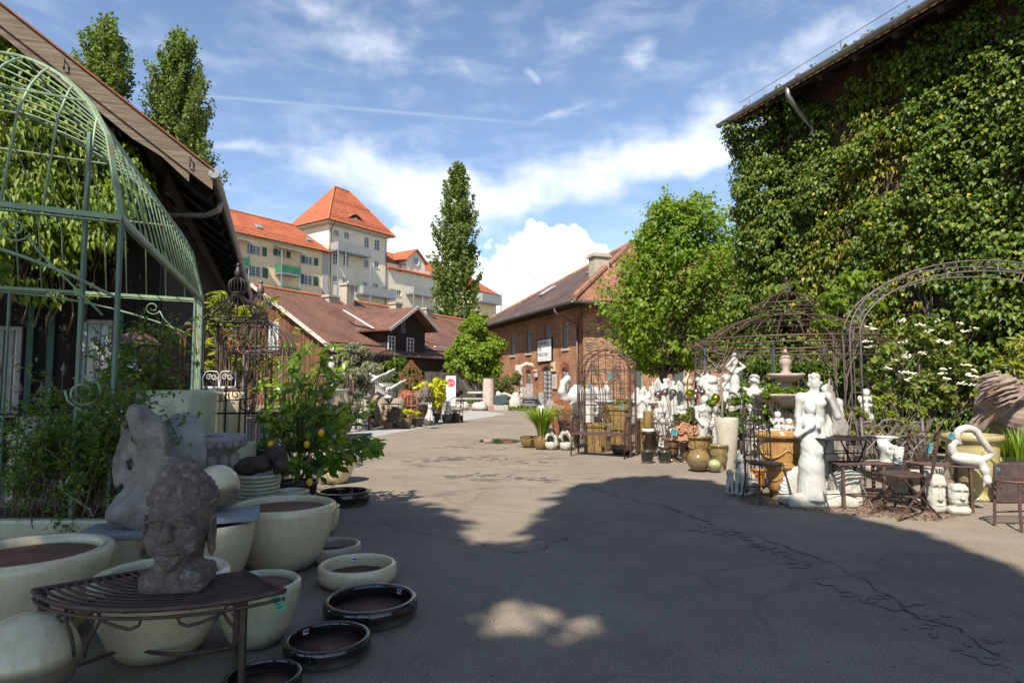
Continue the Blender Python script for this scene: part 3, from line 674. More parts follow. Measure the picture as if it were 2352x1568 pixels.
def gutter(mb, a, b, r=.09, n=10, step=3.0):
 a, b = Vector(a), Vector(b); d = (b - a).normalized(); s_ = d.cross(Vector((0, 0, 1)))
 prof = [s_ * (r * cos(pi + pi * i / n)) + Vector((0, 0, r * sin(pi + pi * i / n))) for i in range(n + 1)]
 prof += [q * .9 + Vector((0, 0, .002)) for q in prof[::-1]]
 mb.prism([a + q for q in prof], b - a)
 L = (b - a).length
 for i in range(int(L / step) + 1): mb.tube([a + d * (i * step + .05), a + d * (i * step + .11)], r * 1.08, 10)
# ================================================================ THE BRICK BUILDING
YAW = R(20.5)
C0 = at(1340, 886, 29.4); C0.z = 0
bb = thing('brick_building', 'two storey orange brick building with hipped dark tile roof and white sign', 'building', C0, YAW)
EX = Vector((cos(YAW), sin(YAW), 0)); EY = Vector((-sin(YAW), cos(YAW), 0))
LF = Pl((0, 0), (0, 1), flip=-1); RF = Pl((0, 0), (1, 0), 1)      # left front (faces -x), right front (faces -y)
WB, LB, EAVE = 14.0, 46.0, 5.55
def lf(u, v): return hit(u, v, C0, EY)
def rf(u, v): return hit(u, v, C0, EX)
def z5(x, y): return 1033.6 + x * .29296, 488 + y * .29296
ups = []
for x0, x1, y0, y1 in ((478, 508, 920, 1050), (600, 634, 890, 1027), (742, 781, 857, 1001), (884, 927, 820, 978)):
 t1, zt = lf(*z5(x0, y0)); t0, _ = lf(*z5(x1, y0)); _, zb = lf(*z5((x0 + x1) / 2, y1)); ups.append((t0, t1, 3.25, 4.6))
los = []
for x0, x1, y0, y1, k in ((600, 634, 1236, 1340, 0), (728, 795, 1205, 1420, 1), (880, 924, 1215, 1405, 0)):
 t1, zt = lf(*z5(x0, y0)); t0, _ = lf(*z5(x1, y0)); zb = (.35 if k else .75); los.append((t0, t1, zb, 2.45 if k else 2.3))
b = MB(); LF.wall(b, 0.0, WB, 0, EAVE, ups + los, .2)
b.build('wall', brick, bb, uv=True)
rups = []; rlos = []
for x0, x1, y0, y1 in ((1397, 1500, 800, 975), (1960, 2030, 960, 1075)):
 t0, _ = rf(*z5(x0, y0)); t1, _ = rf(*z5(x1, y0)); rups.append((t0, t1, 3.2, 4.65))
for x0, x1 in ((1440, 1516), (1742, 1846), (2262, 2330)):
 t0, _ = rf(*z5(x0, 1225)); t1, _ = rf(*z5(x1, 1225)); rlos.append((t0, t1, .3, 2.4))
b = MB(); RF.wall(b, 2.15, LB, 0, EAVE, rups + rlos, .2); b.build('wall', brick, bb, uv=True)
b = MB(); RF.box(b, 0.0, 2.15, 0, EAVE, -.5, .06); b.build('corner_pier', brick_pier, bb, uv=True)
for h in ups: window(bb, LF, *h, 2, 1, M('grey_frame', (.35, .36, .36), .5), glass_l, sill=stone_trim)
for i, h in enumerate(los):
 w = window(bb, LF, *h, 2, 3, white_p, glass_l, arch=brick, fw=.09)
 q = MB(); tm = (h[0] + h[1]) / 2; hw = (h[1] - h[0]) / 2 + .12; n = 9
 for k in range(n):
  f0, f1 = k / n, (k + .92) / n
  pts = [(tm + hw * (2 * f - 1) * e, h[3] + .02 - hw * .45 * ((2 * f - 1) ** 2) + d) for f, d, e in ((f0, 0, 1), (f1, 0, 1), (f1, .3, 1.12), (f0, .3, 1.12))]
  q.prism([LF.p(t, z, -.01) for t, z in pts], LF.n * .035)
 q.build('brick_arch', brick_arch, bb, uv=True)
 q = MB()
 for k in range(1, 5): t = h[0] + (h[1] - h[0]) * k / 5; q.tube([LF.p(t, h[2], .03), LF.p(t, h[3] - .1, .03)], .012, 4)
 for k in range(1, 9): z = h[2] + (h[3] - h[2]) * k / 9; q.tube([LF.p(h[0], z, .03), LF.p(h[1], z, .03)], .012, 4)
 q.build('window_grille', iron_dk, w)
for h in rups: window(bb, RF, *h, 2, 2, M('green_frame', (.06, .12, .09), .5), glass, sill=stone_trim)
for h in rlos:
 window(bb, RF, *h, 1, 1, M('green_frame_pale', (.22, .33, .24), .5), glass)
pl_ = MB(); LF.box(pl_, -.0, WB, 0, .45, .001, .06); pl_.build('plinth', stone_gr, bb)
OV = .95; RIS = 5.0; ez = 5.3
A_ = (-OV, -OV, ez); B_ = (-OV, WB + OV, ez); Cc = (LB, -OV, ez); Dd = (LB, WB + OV, ez); hw = WB / 2 + OV
R0 = (-OV + hw, WB / 2, ez + RIS); R1 = (LB, WB / 2, ez + RIS)
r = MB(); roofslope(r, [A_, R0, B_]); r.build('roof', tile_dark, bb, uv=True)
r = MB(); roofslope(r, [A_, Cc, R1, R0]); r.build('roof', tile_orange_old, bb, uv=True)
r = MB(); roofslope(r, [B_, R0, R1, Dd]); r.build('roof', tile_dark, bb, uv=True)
r = MB(); ridge(r, (A_[0], A_[1], A_[2] + .1), R0, .15); ridge(r, B_, R0, .13); ridge(r, R0, R1, .13); r.build('ridge_tiles', M('ridge_orange_old', (.34, .15, .08), .85, (.16, .09, .06), 2, bump=.4), bb, smooth=2)
r = MB(); r.quad((0, -OV, ez - .13), (LB, -OV, ez - .13), (LB, 0, ez - .13), (0, 0, ez - .13)); r.quad((-OV, -OV, ez - .13), (0, -OV, ez - .13), (0, WB, ez - .13), (-OV, WB, ez - .13)); r.build('soffit', soffit_m, bb, uv=True)
r = MB(); gutter(r, (-OV - .1, WB + OV, ez - .05), (-OV - .1, -OV - .1, ez - .05), .1); gutter(r, (-OV - .1, -OV - .1, ez - .055), (LB, -OV - .1, ez - .055), .1); r.build('gutter', zinc, bb)
r = MB(); r.tube([(-OV - .1, .9, ez - .14), (-OV - .1, .9, ez - .35), (-.5, .65, ez - .75), (-.12, .5, ez - .95), (-.09, .45, ez - 1.15)], .05, 8); r.tube([(-.09, .45, ez - 1.15), (-.09, .45, .2)], .045, 8); r.build('downpipe', M('downpipe_brown', (.16, .09, .07), .5, metal=.3), bb, smooth=True)
tq, zq = lf(1381, 640)
chimney(bb, (2.5, 3.0), .85, .7, ez + 1.4, ez + 2.9)
for t0_, s_ in ((4.1, .45), (8.2, .3)):
 r = MB(); z_ = lambda s: ez + .06 + RIS * s
 xx = lambda s: -OV + hw * s
 s0, s1 = s_, s_ + .12
 r.prism([(xx(s0), t0_, z_(s0)), (xx(s1), t0_, z_(s1)), (xx(s1), t0_ + .6, z_(s1)), (xx(s0), t0_ + .6, z_(s0))], (-.05, 0, .08)); r.build('skylight', M('skylight_glass', (.35, .38, .42), .1, spec=.8), bb)
# the sign
t1, z1 = lf(*z5(697, 1030)); t0, z0 = lf(*z5(807, 1160))
sg = thing('wall_sign', 'white rectangular sign reading DENKMALE on the orange brick wall', 'sign', C0, YAW)
q = MB(); LF.box(q, t0, t1, 2.72, 3.87, .03, .08); q.build('board', M('sign_white', (.82, .82, .80), .5, sc=3), sg); zt = 3.87
q = MB()
for a in ((t0 - .04, t0, 2.68, zt + .04), (t1, t1 + .04, 2.68, zt + .04), (t0, t1, 2.68, 2.72), (t0, t1, zt, zt + .04)): LF.box(q, *a, .02, .095)
q.build('frame', plank_gr, sg)
def text(body, size, loc, M4, mat, parent, name='lettering', al='LEFT', ext=.004):
 cu_ = bpy.data.curves.new(name, 'FONT'); cu_.body = body; cu_.size = size; cu_.extrude = ext; cu_.align_x = al; cu_.align_y = 'CENTER'
 o = bpy.data.objects.new(name, cu_); COL.objects.link(o)
 dg = bpy.context.evaluated_depsgraph_get(); me = bpy.data.meshes.new_from_object(o.evaluated_get(dg)); bpy.data.objects.remove(o)
 me.name = name; me.materials.clear(); me.materials.append(mat); o = bpy.data.objects.new(name, me); COL.objects.link(o)
 o.matrix_local = Matrix.Translation(loc) @ M4.to_4x4(); o.parent = parent; KIDS.setdefault(parent.name, []).append(o); return o
MLF = Matrix(((0, 0, -1), (-1, 0, 0), (0, 1, 0)))     # text plane for the left front
rr_ = M('letter_red', (.28, .06, .07), .6); gg_ = M('letter_grey', (.12, .11, .12), .6)
text('DENKMALE', .29, LF.p(t1 - .1, zt - .2, .084), MLF @ Matrix.Diagonal((.86, 1, 1)), rr_, sg)
text('FÜR', .29, LF.p(t1 - .1, zt - .52, .084), MLF @ Matrix.Diagonal((.86, 1, 1)), gg_, sg)
text('MENSCHEN', .29, LF.p(t1 - .1, zt - .80, .084), MLF @ Matrix.Diagonal((.86, 1, 1)), gg_, sg)
q = MB(); cx_, cz_ = t0 + .28, zt - .86
q.tube([LF.p(cx_ - .17 * cos(a), cz_ + .12 * sin(a), .085) for a in [R(40 + i * 20) for i in range(14)]], .006, 4); q.tube([LF.p(cx_ + .02, cz_ - .02, .085), LF.p(cx_ - .17, cz_ - .02, .085), LF.p(cx_ - .17, cz_ - .2, .085)], .006, 4); q.build('emblem', rr_, sg)
q = MB()
for k in range(14): LF.box(q, t1 - .12 - k * .075 - .055, t1 - .12 - k * .075, 2.80, 2.82, .08, .083)
q.build('small_print', gg_, sg)
# little things on the wall
def corbel(x, y, w, h_, name, label, cat, rosette=False):
 t, z = lf(*z5(x, y)); T = thing(name, label, cat, C0 + EY * t + EX * -.02 + Vector((0, 0, z)), YAW)
 s = Sc(); s.b((-.06, 0, 0), (.06, w / 2, h_ / 2), k=.02)
 if rosette: s.e((-.14, 0, -.05), (.07, w * .3, h_ * .3), op='s'); s.c((-.16, -w * .3, .06), (-.16, w * .3, .06), .03)
 else: s.c((-.12, -w / 2, h_ / 2 - .06), (-.12, w / 2, h_ / 2 - .06), .06)
 s.mesh('body', stone_lt if not rosette else M('sandstone', (.5, .38, .22), .9, sc=6, bump=.3), T, .02)
corbel(683, 1262, .34, .42, 'stone_corbel', 'small plain sandstone corbel fixed left of the arched door', 'corbel')
corbel(820, 1210, .45, .5, 'tracery_fragment', 'square sandstone tracery fragment hung between the arched windows', 'stone ornament', True)
t, z = lf(*z5(826, 1325)); T = thing('stone_plaque', 'pale engraved stone plaque on brick wall beside the arched door', 'plaque', C0 + EY * t + Vector((0, 0, z)), YAW)
b = MB(); b.box((-.05, 0, 0), (.06, .5, .75)); b.build('slab', stone_lt, T, bevel=.01); b = MB()
for k in range(5): b.box((-.085, 0, .22 - k * .1), (.006, .36, .012))
b.build('engraving', stone_gr, T)
# ================================================================ APARTMENT HOUSE ON THE HILL
A3 = R(35); d3 = (sin(A3), cos(A3)); T0 = at(748, 886, 95); T0.z = 0
ap = thing('apartment_building', 'yellow and cream apartment house with orange roofs and square tower', 'building', T0, -A3 + pi / 2)
# local x runs along the front (away to the right), local -y faces the yard
def af(u, v): return hit(u, v, T0, d3)
AF = Pl((0, 0), (1, 0), 1)
TW = af(889, 520)[0]; EZ = af(748, 506)[1]; WZ = af(748, 578)[1]; TD = 8.6
def win_px(x0, x1, y0, y1):
 t0, _ = af(459.4 + x0 * .29296, 401.9 + y0 * .29296); t1, zb = af(459.4 + x1 * .29296, 401.9 + y1 * .29296); z0 = af(459.4 + (x0 + x1) / 2 * .29296, 401.9 + y1 * .29296)[1]; z1_ = af(459.4 + (x0 + x1) / 2 * .29296, 401.9 + y0 * .29296)[1]
 return t0, t1, z0, z1_
ww = [win_px(*q) for q in ((413, 474, 555, 625), (400, 475, 715, 795), (825, 882, 640, 700), (818, 880, 785, 860), (610, 665, 590, 640))]
tw = [win_px(*q) for q in ((1050, 1088, 430, 472), (1132, 1168, 447, 495), (1290, 1325, 487, 565), (1370, 1408, 506, 588), (1045, 1082, 612, 698), (1125, 1163, 628, 712), (1284, 1320, 660, 720), (1367, 1403, 676, 730), (1040, 1078, 790, 840), (1122, 1160, 805, 850), (1278, 1310, 838, 915), (1360, 1396, 848, 928))]
GZ = 2.0
b = MB(); AF.wall(b, -32, -.02, GZ, WZ, ww, .15); b.build('yellow_wall', plaster_y, ap)
b = MB(); AF.box(b, -1.1, -.02, GZ, WZ - .1, .0, .08); AF.box(b, -32, -1.1, WZ - 7.6, WZ - 7.4, 0, .1); b.build('pilaster', stone_trim, ap)
b = MB(); AF.wall(b, 0, TW, GZ, EZ, tw, .15)
SF = Pl((0, 0), (0, 1), flip=-1); SF.wall(b, 0, TD, WZ - 4, EZ); Pl((TW, 0), (0, 1), 1).wall(b, 0, TD, GZ, EZ); Pl((0, TD), (1, 0), -1).wall(b, 0, TW, WZ, EZ); b.build('tower_wall', plaster_c, ap)
b = MB(); AF.box(b, -.001, TW + .001, EZ - .55, EZ - .1, .0, .12); SF.box(b, -.0, TD, EZ - .55, EZ - .1, .0, .12); b.build('cornice', stone_trim, ap)
for i, h in enumerate(ww):
 w = window(ap, AF, *h, 2, 3, white_p, glass, fw=.12, mw=.05, sill=stone_trim)
 s = MB(); ow = (h[1] - h[0]) * .62
 AF.box(s, h[0] - ow, h[0] - .06, h[2], h[3], .02, .07); s.build('shutter', green_p, w); s = MB(); AF.box(s, h[1] + .25, h[1] + .25 + ow * .9, h[2], h[3], .02, .07); s.build('shutter', green_p, w)
for h in tw: window(ap, AF, *h, 2, 3, white_p, glass, fw=.1, mw=.05, sill=stone_trim, arch=plaster_c)
def zr(x): return WZ + x
o_ = .7
b = MB(); roofslope(b, [(-32, -o_, WZ - .1), (.3, -o_, WZ - .1), (-2.5, 5.2, WZ + 4.4), (-32, 5.2, WZ + 4.4)]); roofslope(b, [(-32, 5.2, WZ + 4.4), (-2.5, 5.2, WZ + 4.4), (.3, 11, WZ - .1), (-32, 11, WZ - .1)]); b.build('wing_roof', tile_new, ap, uv=True)
b = MB(); ridge(b, (-32, 5.2, WZ + 4.42), (-2.5, 5.2, WZ + 4.42), .16, .5); b.build('ridge_tiles', tile_ridge, ap, smooth=2)
b = MB(); gutter(b, (-32, -o_ - .1, WZ - .1), (.2, -o_ - .1, WZ - .1), .12, step=6); b.build('gutter', M('gutter_brown', (.10, .075, .06), .5, metal=.3), ap)
ov = 1.0; ax = AF.p(af(764, 437)[0], 0).x
apz = EZ + 7.4; a0, b0, c0, d0 = (-ov, -ov, EZ), (TW + ov, -ov, EZ), (TW + ov, TD + ov, EZ), (-ov, TD + ov, EZ)
k0, k1 = (TW * .36, TD / 2, apz), (TW * .62, TD / 2, apz - .1)
def midp(a, b, f, dz): return tuple(Vector(a).lerp(Vector(b), f) + Vector((0, 0, dz)))
b = MB()
for q in ((a0, b0, k1, k0), (d0, a0, k0), (c0, d0, k0, k1), (b0, c0, k1)): roofslope(b, q, .15)
b.build('tower_roof', tile_new, ap, uv=True)
b = MB(); ridge(b, a0, k0, .17, .45); ridge(b, b0, k1, .17, .45); ridge(b, k0, k1, .17, .45); b.build('ridge_tiles', tile_ridge, ap, smooth=2)
b = MB(); b.quad((-ov, -ov, EZ - .16), (TW + ov, -ov, EZ - .16), (TW + ov, 0, EZ - .16), (-ov, 0, EZ - .16)); b.quad((-ov, 0, EZ - .165), (0, 0, EZ - .165), (0, TD + ov, EZ - .165), (-ov, TD + ov, EZ - .165)); b.build('soffit', plaster_c, ap)
b = MB(); gutter(b, (-ov - .1, -ov - .1, EZ), (TW + ov, -ov - .1, EZ), .12, step=6); gutter(b, (-ov - .1, TD + ov, EZ), (-ov - .1, -ov, EZ), .12, step=6)
for t in (.35, TW - .2): b.tube([(t, -ov - .1, EZ - .1), (t, -.4, EZ - .8), (t, -.12, EZ - 1), (t, -.12, GZ)], .07, 6)
b.build('gutter', M('gutter_brown', (.1, .075, .06), .5), ap)
b = MB()
for f, l in ((.10, 0), (.56, 0)):
 p, q = Vector(a0).lerp(Vector(k0), f), Vector(b0).lerp(Vector(k1), f); nn = Vector((0, -.6, .5)).normalized(); L = (q - p)
 for i in range(int(L.length / .9)): s_ = p + L * ((i + .5) * .9 / L.length) + nn * .12; b.tube([s_, s_ + Vector((0, 0, .3))], .03, 4)
 b.tube([p + nn * .12 + L * .03 + Vector((0, 0, .25)), q + nn * .12 - L * .03 + Vector((0, 0, .25))], .035, 5); b.tube([p + nn * .12 + L * .03 + Vector((0, 0, .1)), q + nn * .12 - L * .03 + Vector((0, 0, .1))], .03, 5)
p, q = Vector((-32, -o_, WZ)), Vector((0, -o_, WZ)); b.tube([p + Vector((0, .6, .75)), q + Vector((0, .6, .75))], .035, 5); b.tube([p + Vector((0, .6, .95)), q + Vector((0, .6, .95))], .035, 5)
b.build('snow_guard', tile_ridge, ap)
# eyebrow dormer
et, ez_ = af(*((459.4 + 1222 * .29296), 401.9 + 372 * .29296)); ev = MB(); n = 12; fz = EZ + 1.25
def eyz(i): return fz + 1.0 * (sin(pi * i / n) ** 2)
fr = [(et + 2.2 * (2 * i / n - 1), -.05, eyz(i)) for i in range(n + 1)]; bk = [(et + 2.2 * (2 * i / n - 1), 1.1 + 2.4 * sin(pi * i / n) ** 2, eyz(i) + .45 + .8 * sin(pi * i / n)) for i in range(n + 1)]
for i in range(n): ev.quad(fr[i], fr[i + 1], bk[i + 1], bk[i])
e_ = ev.build('eyebrow_dormer', tile_new, ap, uv=True); q = MB()
q.quad(*[(x, .15, z - .12) for x, y, z in fr], (et + 2.2, .15, fz - .3), (et - 2.2, .15, fz - .3)); q.build('dormer_front', plank_dk, e_, uv=True)
q = MB(); q.prism([(et + .55 * cos(pi * i / 8), .05, fz + .05 + .5 * sin(pi * i / 8)) for i in range(9)], (0, .06, 0)); q.build('pane', glass_l, e_)
# skylights on the wing
for px, py in ((425, 415), (820, 500)):
 u, v = 459.4 + px * .29296, 401.9 + py * .29296; t, _ = af(u, v); f = .45 if px < 600 else .38
 t += 1.9; y = -o_ + 5.9 * f; z = WZ - .1 + 4.5 * f; q = MB(); q.prism([(t - .45, y - .4, z - .22), (t + .45, y - .4, z - .22), (t + .45, y + .4, z + .4), (t - .45, y + .4, z + .4)], (0, -.08, .12)); q.build('skylight', glass_l, ap)
# balconies
def balcony(pl, t0, t1, zf, hgt, dep, mat, posts, ztop, zbot, name='balcony'):
 q = MB(); pl.box(q, t0, t1, zf - .22, zf, .02, dep); bb_ = q.build(name, steel_b, ap)
 q = MB()
 pl.box(q, t0, t1, zf + .03, zf + hgt, dep - .05, dep); pl.box(q, t0, t0 + .05, zf + .03, zf + hgt, .05, dep - .05); pl.box(q, t1 - .05, t1, zf + .03, zf + hgt, .05, dep - .05); q.build('parapet', mat, bb_)
 q = MB(); n = int((t1 - t0) / 1.2)
 for i in range(1, n): t = t0 + (t1 - t0) * i / n; pl.box(q, t - .015, t + .015, zf + .03, zf + hgt, dep, dep + .012)
 for z in (zf + hgt + .16,): q.tube([pl.p(t0, z, dep - .02), pl.p(t1, z, dep - .02)], .03, 5); q.tube([pl.p(t0, z, .05), pl.p(t0, z, dep - .02)], .03, 5); q.tube([pl.p(t1, z, .05), pl.p(t1, z, dep - .02)], .03, 5)
 q.build('railing', steel_b, bb_)
 for t in posts: q = MB(); q.tube([pl.p(t, zbot, dep - .1), pl.p(t, ztop, dep - .1)], .10, 8); q.build('post', steel_b, bb_)
 return bb_
def axz(x, y): return af(459.4 + x * .29296, 401.9 + y * .29296)
D_ = 1.9
zt = axz(1000, 540)[1]; tl = .3; tm_ = TW * .58; tr = TW + 1.4
balcony(AF, tl, tm_, zt - .9, 1.15, D_, panel_g, [tl + 1.6, tm_ - .05], zt + .8, GZ)
balcony(AF, tm_ - 1.6, TW + .6, zt - 7.0, 1.15, D_, panel_g, [TW + .4], zt - 5.5, GZ)
balcony(AF, tl, tm_, zt - 10.7, 1.15, D_, panel_g, [tl + .1], zt - .9, GZ)
q = MB(); q.tube([AF.p(3.4, zt - 10.6, 1.2), AF.p(3.4, zt - 8.2, 1.2)], [.12, .05], 8); q.build('closed_parasol', white_p, ap)
# green balconies with glass awnings on the yellow wing
for x0, x1, top in ((578, 770, 545), (180, 375, 482)):
 t0, za = axz(x0, top); t1, _ = axz(x1, top)
 zt2 = WZ - 1.5
 for zf in (zt2 - 3.1, zt2 - 6.1): balcony(AF, t0 + .3, t1 - .6, zf, 1.05, 1.6, green_b, [t0 + .35, t1 - .65] if zf > zt2 - 4 else [], zt2 + .2, GZ)
 q = MB(); q.prism([AF.p(t0, zt2 + .75, .0), AF.p(t1, zt2 + .75, .0), AF.p(t1, zt2 + .2, 2.1), AF.p(t0, zt2 + .2, 2.1)], (0, 0, .05)); aw = q.build('awning', awn, ap)
 q = MB()
 for k in range(9): t = t0 + (t1 - t0) * k / 8; q.tube([AF.p(t, zt2 + .8, 0), AF.p(t, zt2 + .23, 2.1)], .04, 5)
 q.build('awning_frame', steel_b, aw)
# lower gabled block to the right of the tower
LZ = af(960, 628)[1]; L0, L1 = TW + 1.0, TW + 13.5
gw = [win_px(*q) for q in ((1550, 1583, 708, 755), (1640, 1672, 735, 795), (1700, 1732, 745, 795), (1493, 1525, 895, 945), (1545, 1578, 903, 950), (1675, 1693, 908, 945))]
b = MB(); AF.wall(b, TW, L1, GZ, LZ, gw, .15)
b.build('gable_block_wall', plaster_c, ap)
for h in gw: window(ap, AF, *h, 2, 3, white_p, glass, fw=.1, mw=.05, sill=stone_trim)
gA, gB = axz(1615, 760)[0], axz(1762, 660)[0]; gM = (gA + gB) / 2; gP = af(*((459.4 + 1692 * .29296), 401.9 + 595 * .29296))[1]
b = MB(); b.prism([AF.p(gA, LZ - 1.5, .06), AF.p(gB, LZ - 1.5, .06), AF.p(gB, LZ + 2.2, .06), AF.p(gM, gP, .06), AF.p(gA, LZ + 2.2, .06)], (0, 3.6, 0)); b.build('pediment', plaster_c, ap)
q = MB(); q.ring(AF.p(gM, LZ + 2.0, .1), .75, .14, 20, 6, nrm=(0, -1, 0)); rw = q.build('round_window', white_p, ap, smooth=True); q = MB(); q.prism([AF.p(gM + .7 * cos(a), LZ + 2.0 + .7 * sin(a), .07) for a in [i * pi / 10 for i in range(20)]], (0, -.02, 0)); q.build('pane', glass_l, rw); q = MB(); q.box(AF.p(gM, LZ + 2, .1), (.08, .05, 1.4)); q.box(AF.p(gM, LZ + 2, .1), (1.4, .045, .08)); q.build('glazing_bar', white_p, rw)
b = MB(); roofslope(b, [AF.p(gA - .5, LZ + 2.0, .5), AF.p(gM, gP + .35, .5), AF.p(gM, gP + .35, -5), AF.p(gA - .5, LZ + 2.0, -5)], .2); roofslope(b, [AF.p(gM, gP + .35, .5), AF.p(gB + .5, LZ + 2.0, .5), AF.p(gB + .5, LZ + 2.0, -5), AF.p(gM, gP + .35, -5)], .2)
roofslope(b, [AF.p(TW, LZ - .1, .6), AF.p(L1 + 5, LZ - .1, .6), AF.p(L1 + 5, LZ + 4.2, -5.5), AF.p(TW, LZ + 4.2, -5.5)], .2); b.build('block_roof', tile_new, ap, uv=True)
b = MB(); AF.wall(b, L1, L1 + 5, GZ, LZ); b.build('far_wall', plaster_y, ap)
balcony(AF, gA, gB + 1.2, LZ - 4.0, 1.15, D_, panel_g, [gA + .1, (gA + gB) / 2, gB + 1.1], LZ - 2.9, GZ)
balcony(AF, gA, gB + 1.2, LZ - 9.0, 1.15, D_, panel_g, [], LZ - 2.9, GZ)
f0, fzt = af(1112, 660); f1, _ = af(1140, 660); fzr = af(1125, 640)[1]
b = MB(); AF.wall(b, f0 - 4, f1, GZ, fzt - 1); Pl((AF.p(f0 - 4, 0).x, 0), (0, 1), -1).wall(b, 0, 11, GZ, fzt - 1); b.build('far_wall', plaster_y, ap)
b = MB(); roofslope(b, [AF.p(f0 - 4, fzt - 1, .8), AF.p(f1 + .8, fzt - 1.2, .8), AF.p(f1 - 6, fzt + 4.2, -6)], .2); roofslope(b, [AF.p(f1 + .8, fzt - 1.2, .8), AF.p(f1 + .8, fzt - 1.2, -12), AF.p(f1 - 6, fzt + 4.2, -6)], .2); b.build('far_roof', tile_new, ap, uv=True)
for zf in (fzt - 3.2, fzt - 9.5): balcony(AF, f0 - 3, f1 - .6, zf, 1.6, D_, panel_g, [f1 - .8], fzt - 1, GZ)
# ================================================================ OLD TIMBER HOUSE IN FRONT OF IT
A2 = R(29); d2 = (sin(A2), cos(A2)); H0 = at(757, 886, 43); H0.z = 0
hs_ = thing('timber_house', 'long timber house with brown tile roof, dark dormer and chimneys', 'building', H0, -A2 + pi / 2)
HF = Pl((0, 0), (1, 0), 1)
def hf(u, v): return hit(u, v, H0, d2)
HE = hf(757, 794)[1]; HW = 7.6; HL = 34.0; HR = 4.75; OVH = .9
b = MB(); roofslope(b, [(-.5, -OVH, HE - .35), (HL, -OVH, HE - .35), (HL, HW, HE + HR), (-.5, HW, HE + HR)], .15); roofslope(b, [(-.5, HW, HE + HR), (HL, HW, HE + HR), (HL, 2 * HW + OVH, HE - .35), (-.5, 2 * HW + OVH, HE - .35)], .15); b.build('roof', tile_old, hs_, uv=True)
b = MB(); ridge(b, (-.5, HW, HE + HR + .03), (HL, HW, HE + HR + .03), .14, .4); b.build('ridge_tiles', tile_ridge, hs_, smooth=2)
GF = Pl((0, 0), (0, 1), flip=-1)
b = MB(); b.prism([(.0, 0, 0), (0, 2 * HW, 0), (0, 2 * HW, HE), (0, HW, HE + HR - .15), (0, 0, HE)], (.2, 0, 0)); b.build('gable_wall', plank_or, hs_, uv=True)
gx = [hit(u, v, H0, (-d2[1], d2[0])) for u, v in ((618, 700), (640, 776))]
wy = sorted([gx[0][0], gx[1][0]])
window(hs_, GF, wy[0], wy[0] + 1.0, HE - .2, HE + 1.9, 2, 4, white_p, glass_l, off=.03, fw=.09, mw=.04)
b = MB()
for s_ in (1, -1):
 for dx, w_, h_ in ((-.55, .05, .32),):
  p, q = Vector((-.6, HW, HE + HR + .02)), Vector((-.6, HW - s_ * (HW + OVH), HE - .33)); b.beam(p, q, .07, .26)
b.build('barge_board', M('barge_grey', (.46, .42, .37), .8, sc=3), hs_)
b = MB(); HF.wall(b, 0, HL, 2.6, HE + .3); b.build('timber_wall', plank_dk, hs_, uv=True)
lw = [(hf(u, 880)[0], hf(u2, 880)[0], 1.0, 2.45) for u, u2 in ((973, 995), (1012, 1023), (1045, 1056))]
b = MB(); HF.wall(b, 0, HL, 0, 2.6, lw, .15); b.build('plaster_wall', plaster_b, hs_)
for h in lw: window(hs_, HF, *h, 3, 3, white_p, glass, fw=.1, mw=.045)
b = MB(); gutter(b, (-.5, -OVH - .1, HE - .4), (HL, -OVH - .1, HE - .4), .09); tg = hf(1003, 860)[0]
b.tube([(tg + 1.8, -OVH - .1, HE - .45), (tg + .3, -.3, 2.75), (tg, -.12, 2.5), (tg, -.12, 0)], .06, 8); b.build('gutter', zinc, hs_)
# dormer: a cross gable flush with the front
dt0, dt1 = hf(882, 800)[0], hf(968, 800)[0]; dz = hf(928, 703)[1]; dm = (dt0 + dt1) / 2
dm = hf(928, 703)[0] + .2; e0, ez0 = hf(866, 757); e1, ez1 = hf(980, 768); dy = HW - .6
DZ = dz - .1
slp = (DZ - ez0) / (dm - e0)
b = MB(); pz = lambda x: DZ - abs(x - dm) * slp
b.prism([(dt0, -.35, 0.0 + 2.0), (dt1, -.35, 2.0), (dt1, -.35, pz(dt1) - .12), (dm, -.35, DZ - .12), (dt0, -.35, pz(dt0) - .12)], (0, 4.5, 0)); dmr = b.build('dormer', plank_dk, hs_, uv=True)
b = MB(); roofslope(b, [(e0, -1.25, pz(e0)), (dm, -1.25, DZ), (dm, dy, DZ), (e0, dy * .42, pz(e0))], .13); roofslope(b, [(dm, -1.25, DZ), (e1, -1.25, pz(e1)), (e1, dy * .42, pz(e1)), (dm, dy, DZ)], .13); b.build('dormer_roof', tile_old, dmr, uv=True)
b = MB(); b.beam((e0, -1.28, pz(e0) - .05), (dm, -1.28, DZ - .05), .07, .22); b.beam((dm, -1.28, DZ - .05), (e1, -1.28, pz(e1) - .05), .07, .22); b.build('barge_board', M('barge_grey', (.46, .42, .37), .8), dmr)
DF = Pl((0, -.36), (1, 0), 1)
for u0, u1 in ((882, 898), (925, 941)):
 a, c = hf(u0, 800)[0], hf(u1, 800)[0]; window(dmr, DF, a, c, hf(910, 812)[1], hf(910, 774)[1], 2, 4, white_p, glass, off=.04, fw=.07, mw=.035)
a, c = hf(912, 740)[0], hf(921, 740)[0]; window(dmr, DF, a, c, DZ - 2.1, DZ - 1.1, 2, 2, M('old_frame', (.2, .18, .16), .8), glass, off=.04, fw=.08)
b = MB(); b.beam((e0, .3, pz(e0) + .1), (e0 + .1, dy * .5, pz(e0) + 1.7), .25, .05); b.build('flashing', lead, dmr)
for u, v, w_ in ((795, 690, .9), (907, 697, .9), (978, 705, 1.1), (757, 668, 1.1), (1103, 727, .8)):
 t, _ = hit(u, v, H0 + Vector((-d2[1], d2[0], 0)) * (HW - .4), d2); chimney(hs_, (t, HW - .5), w_, .8, HE + HR - 1.2, HE + HR + (1.2 if u == 795 else -.1 if u == 757 else .3))
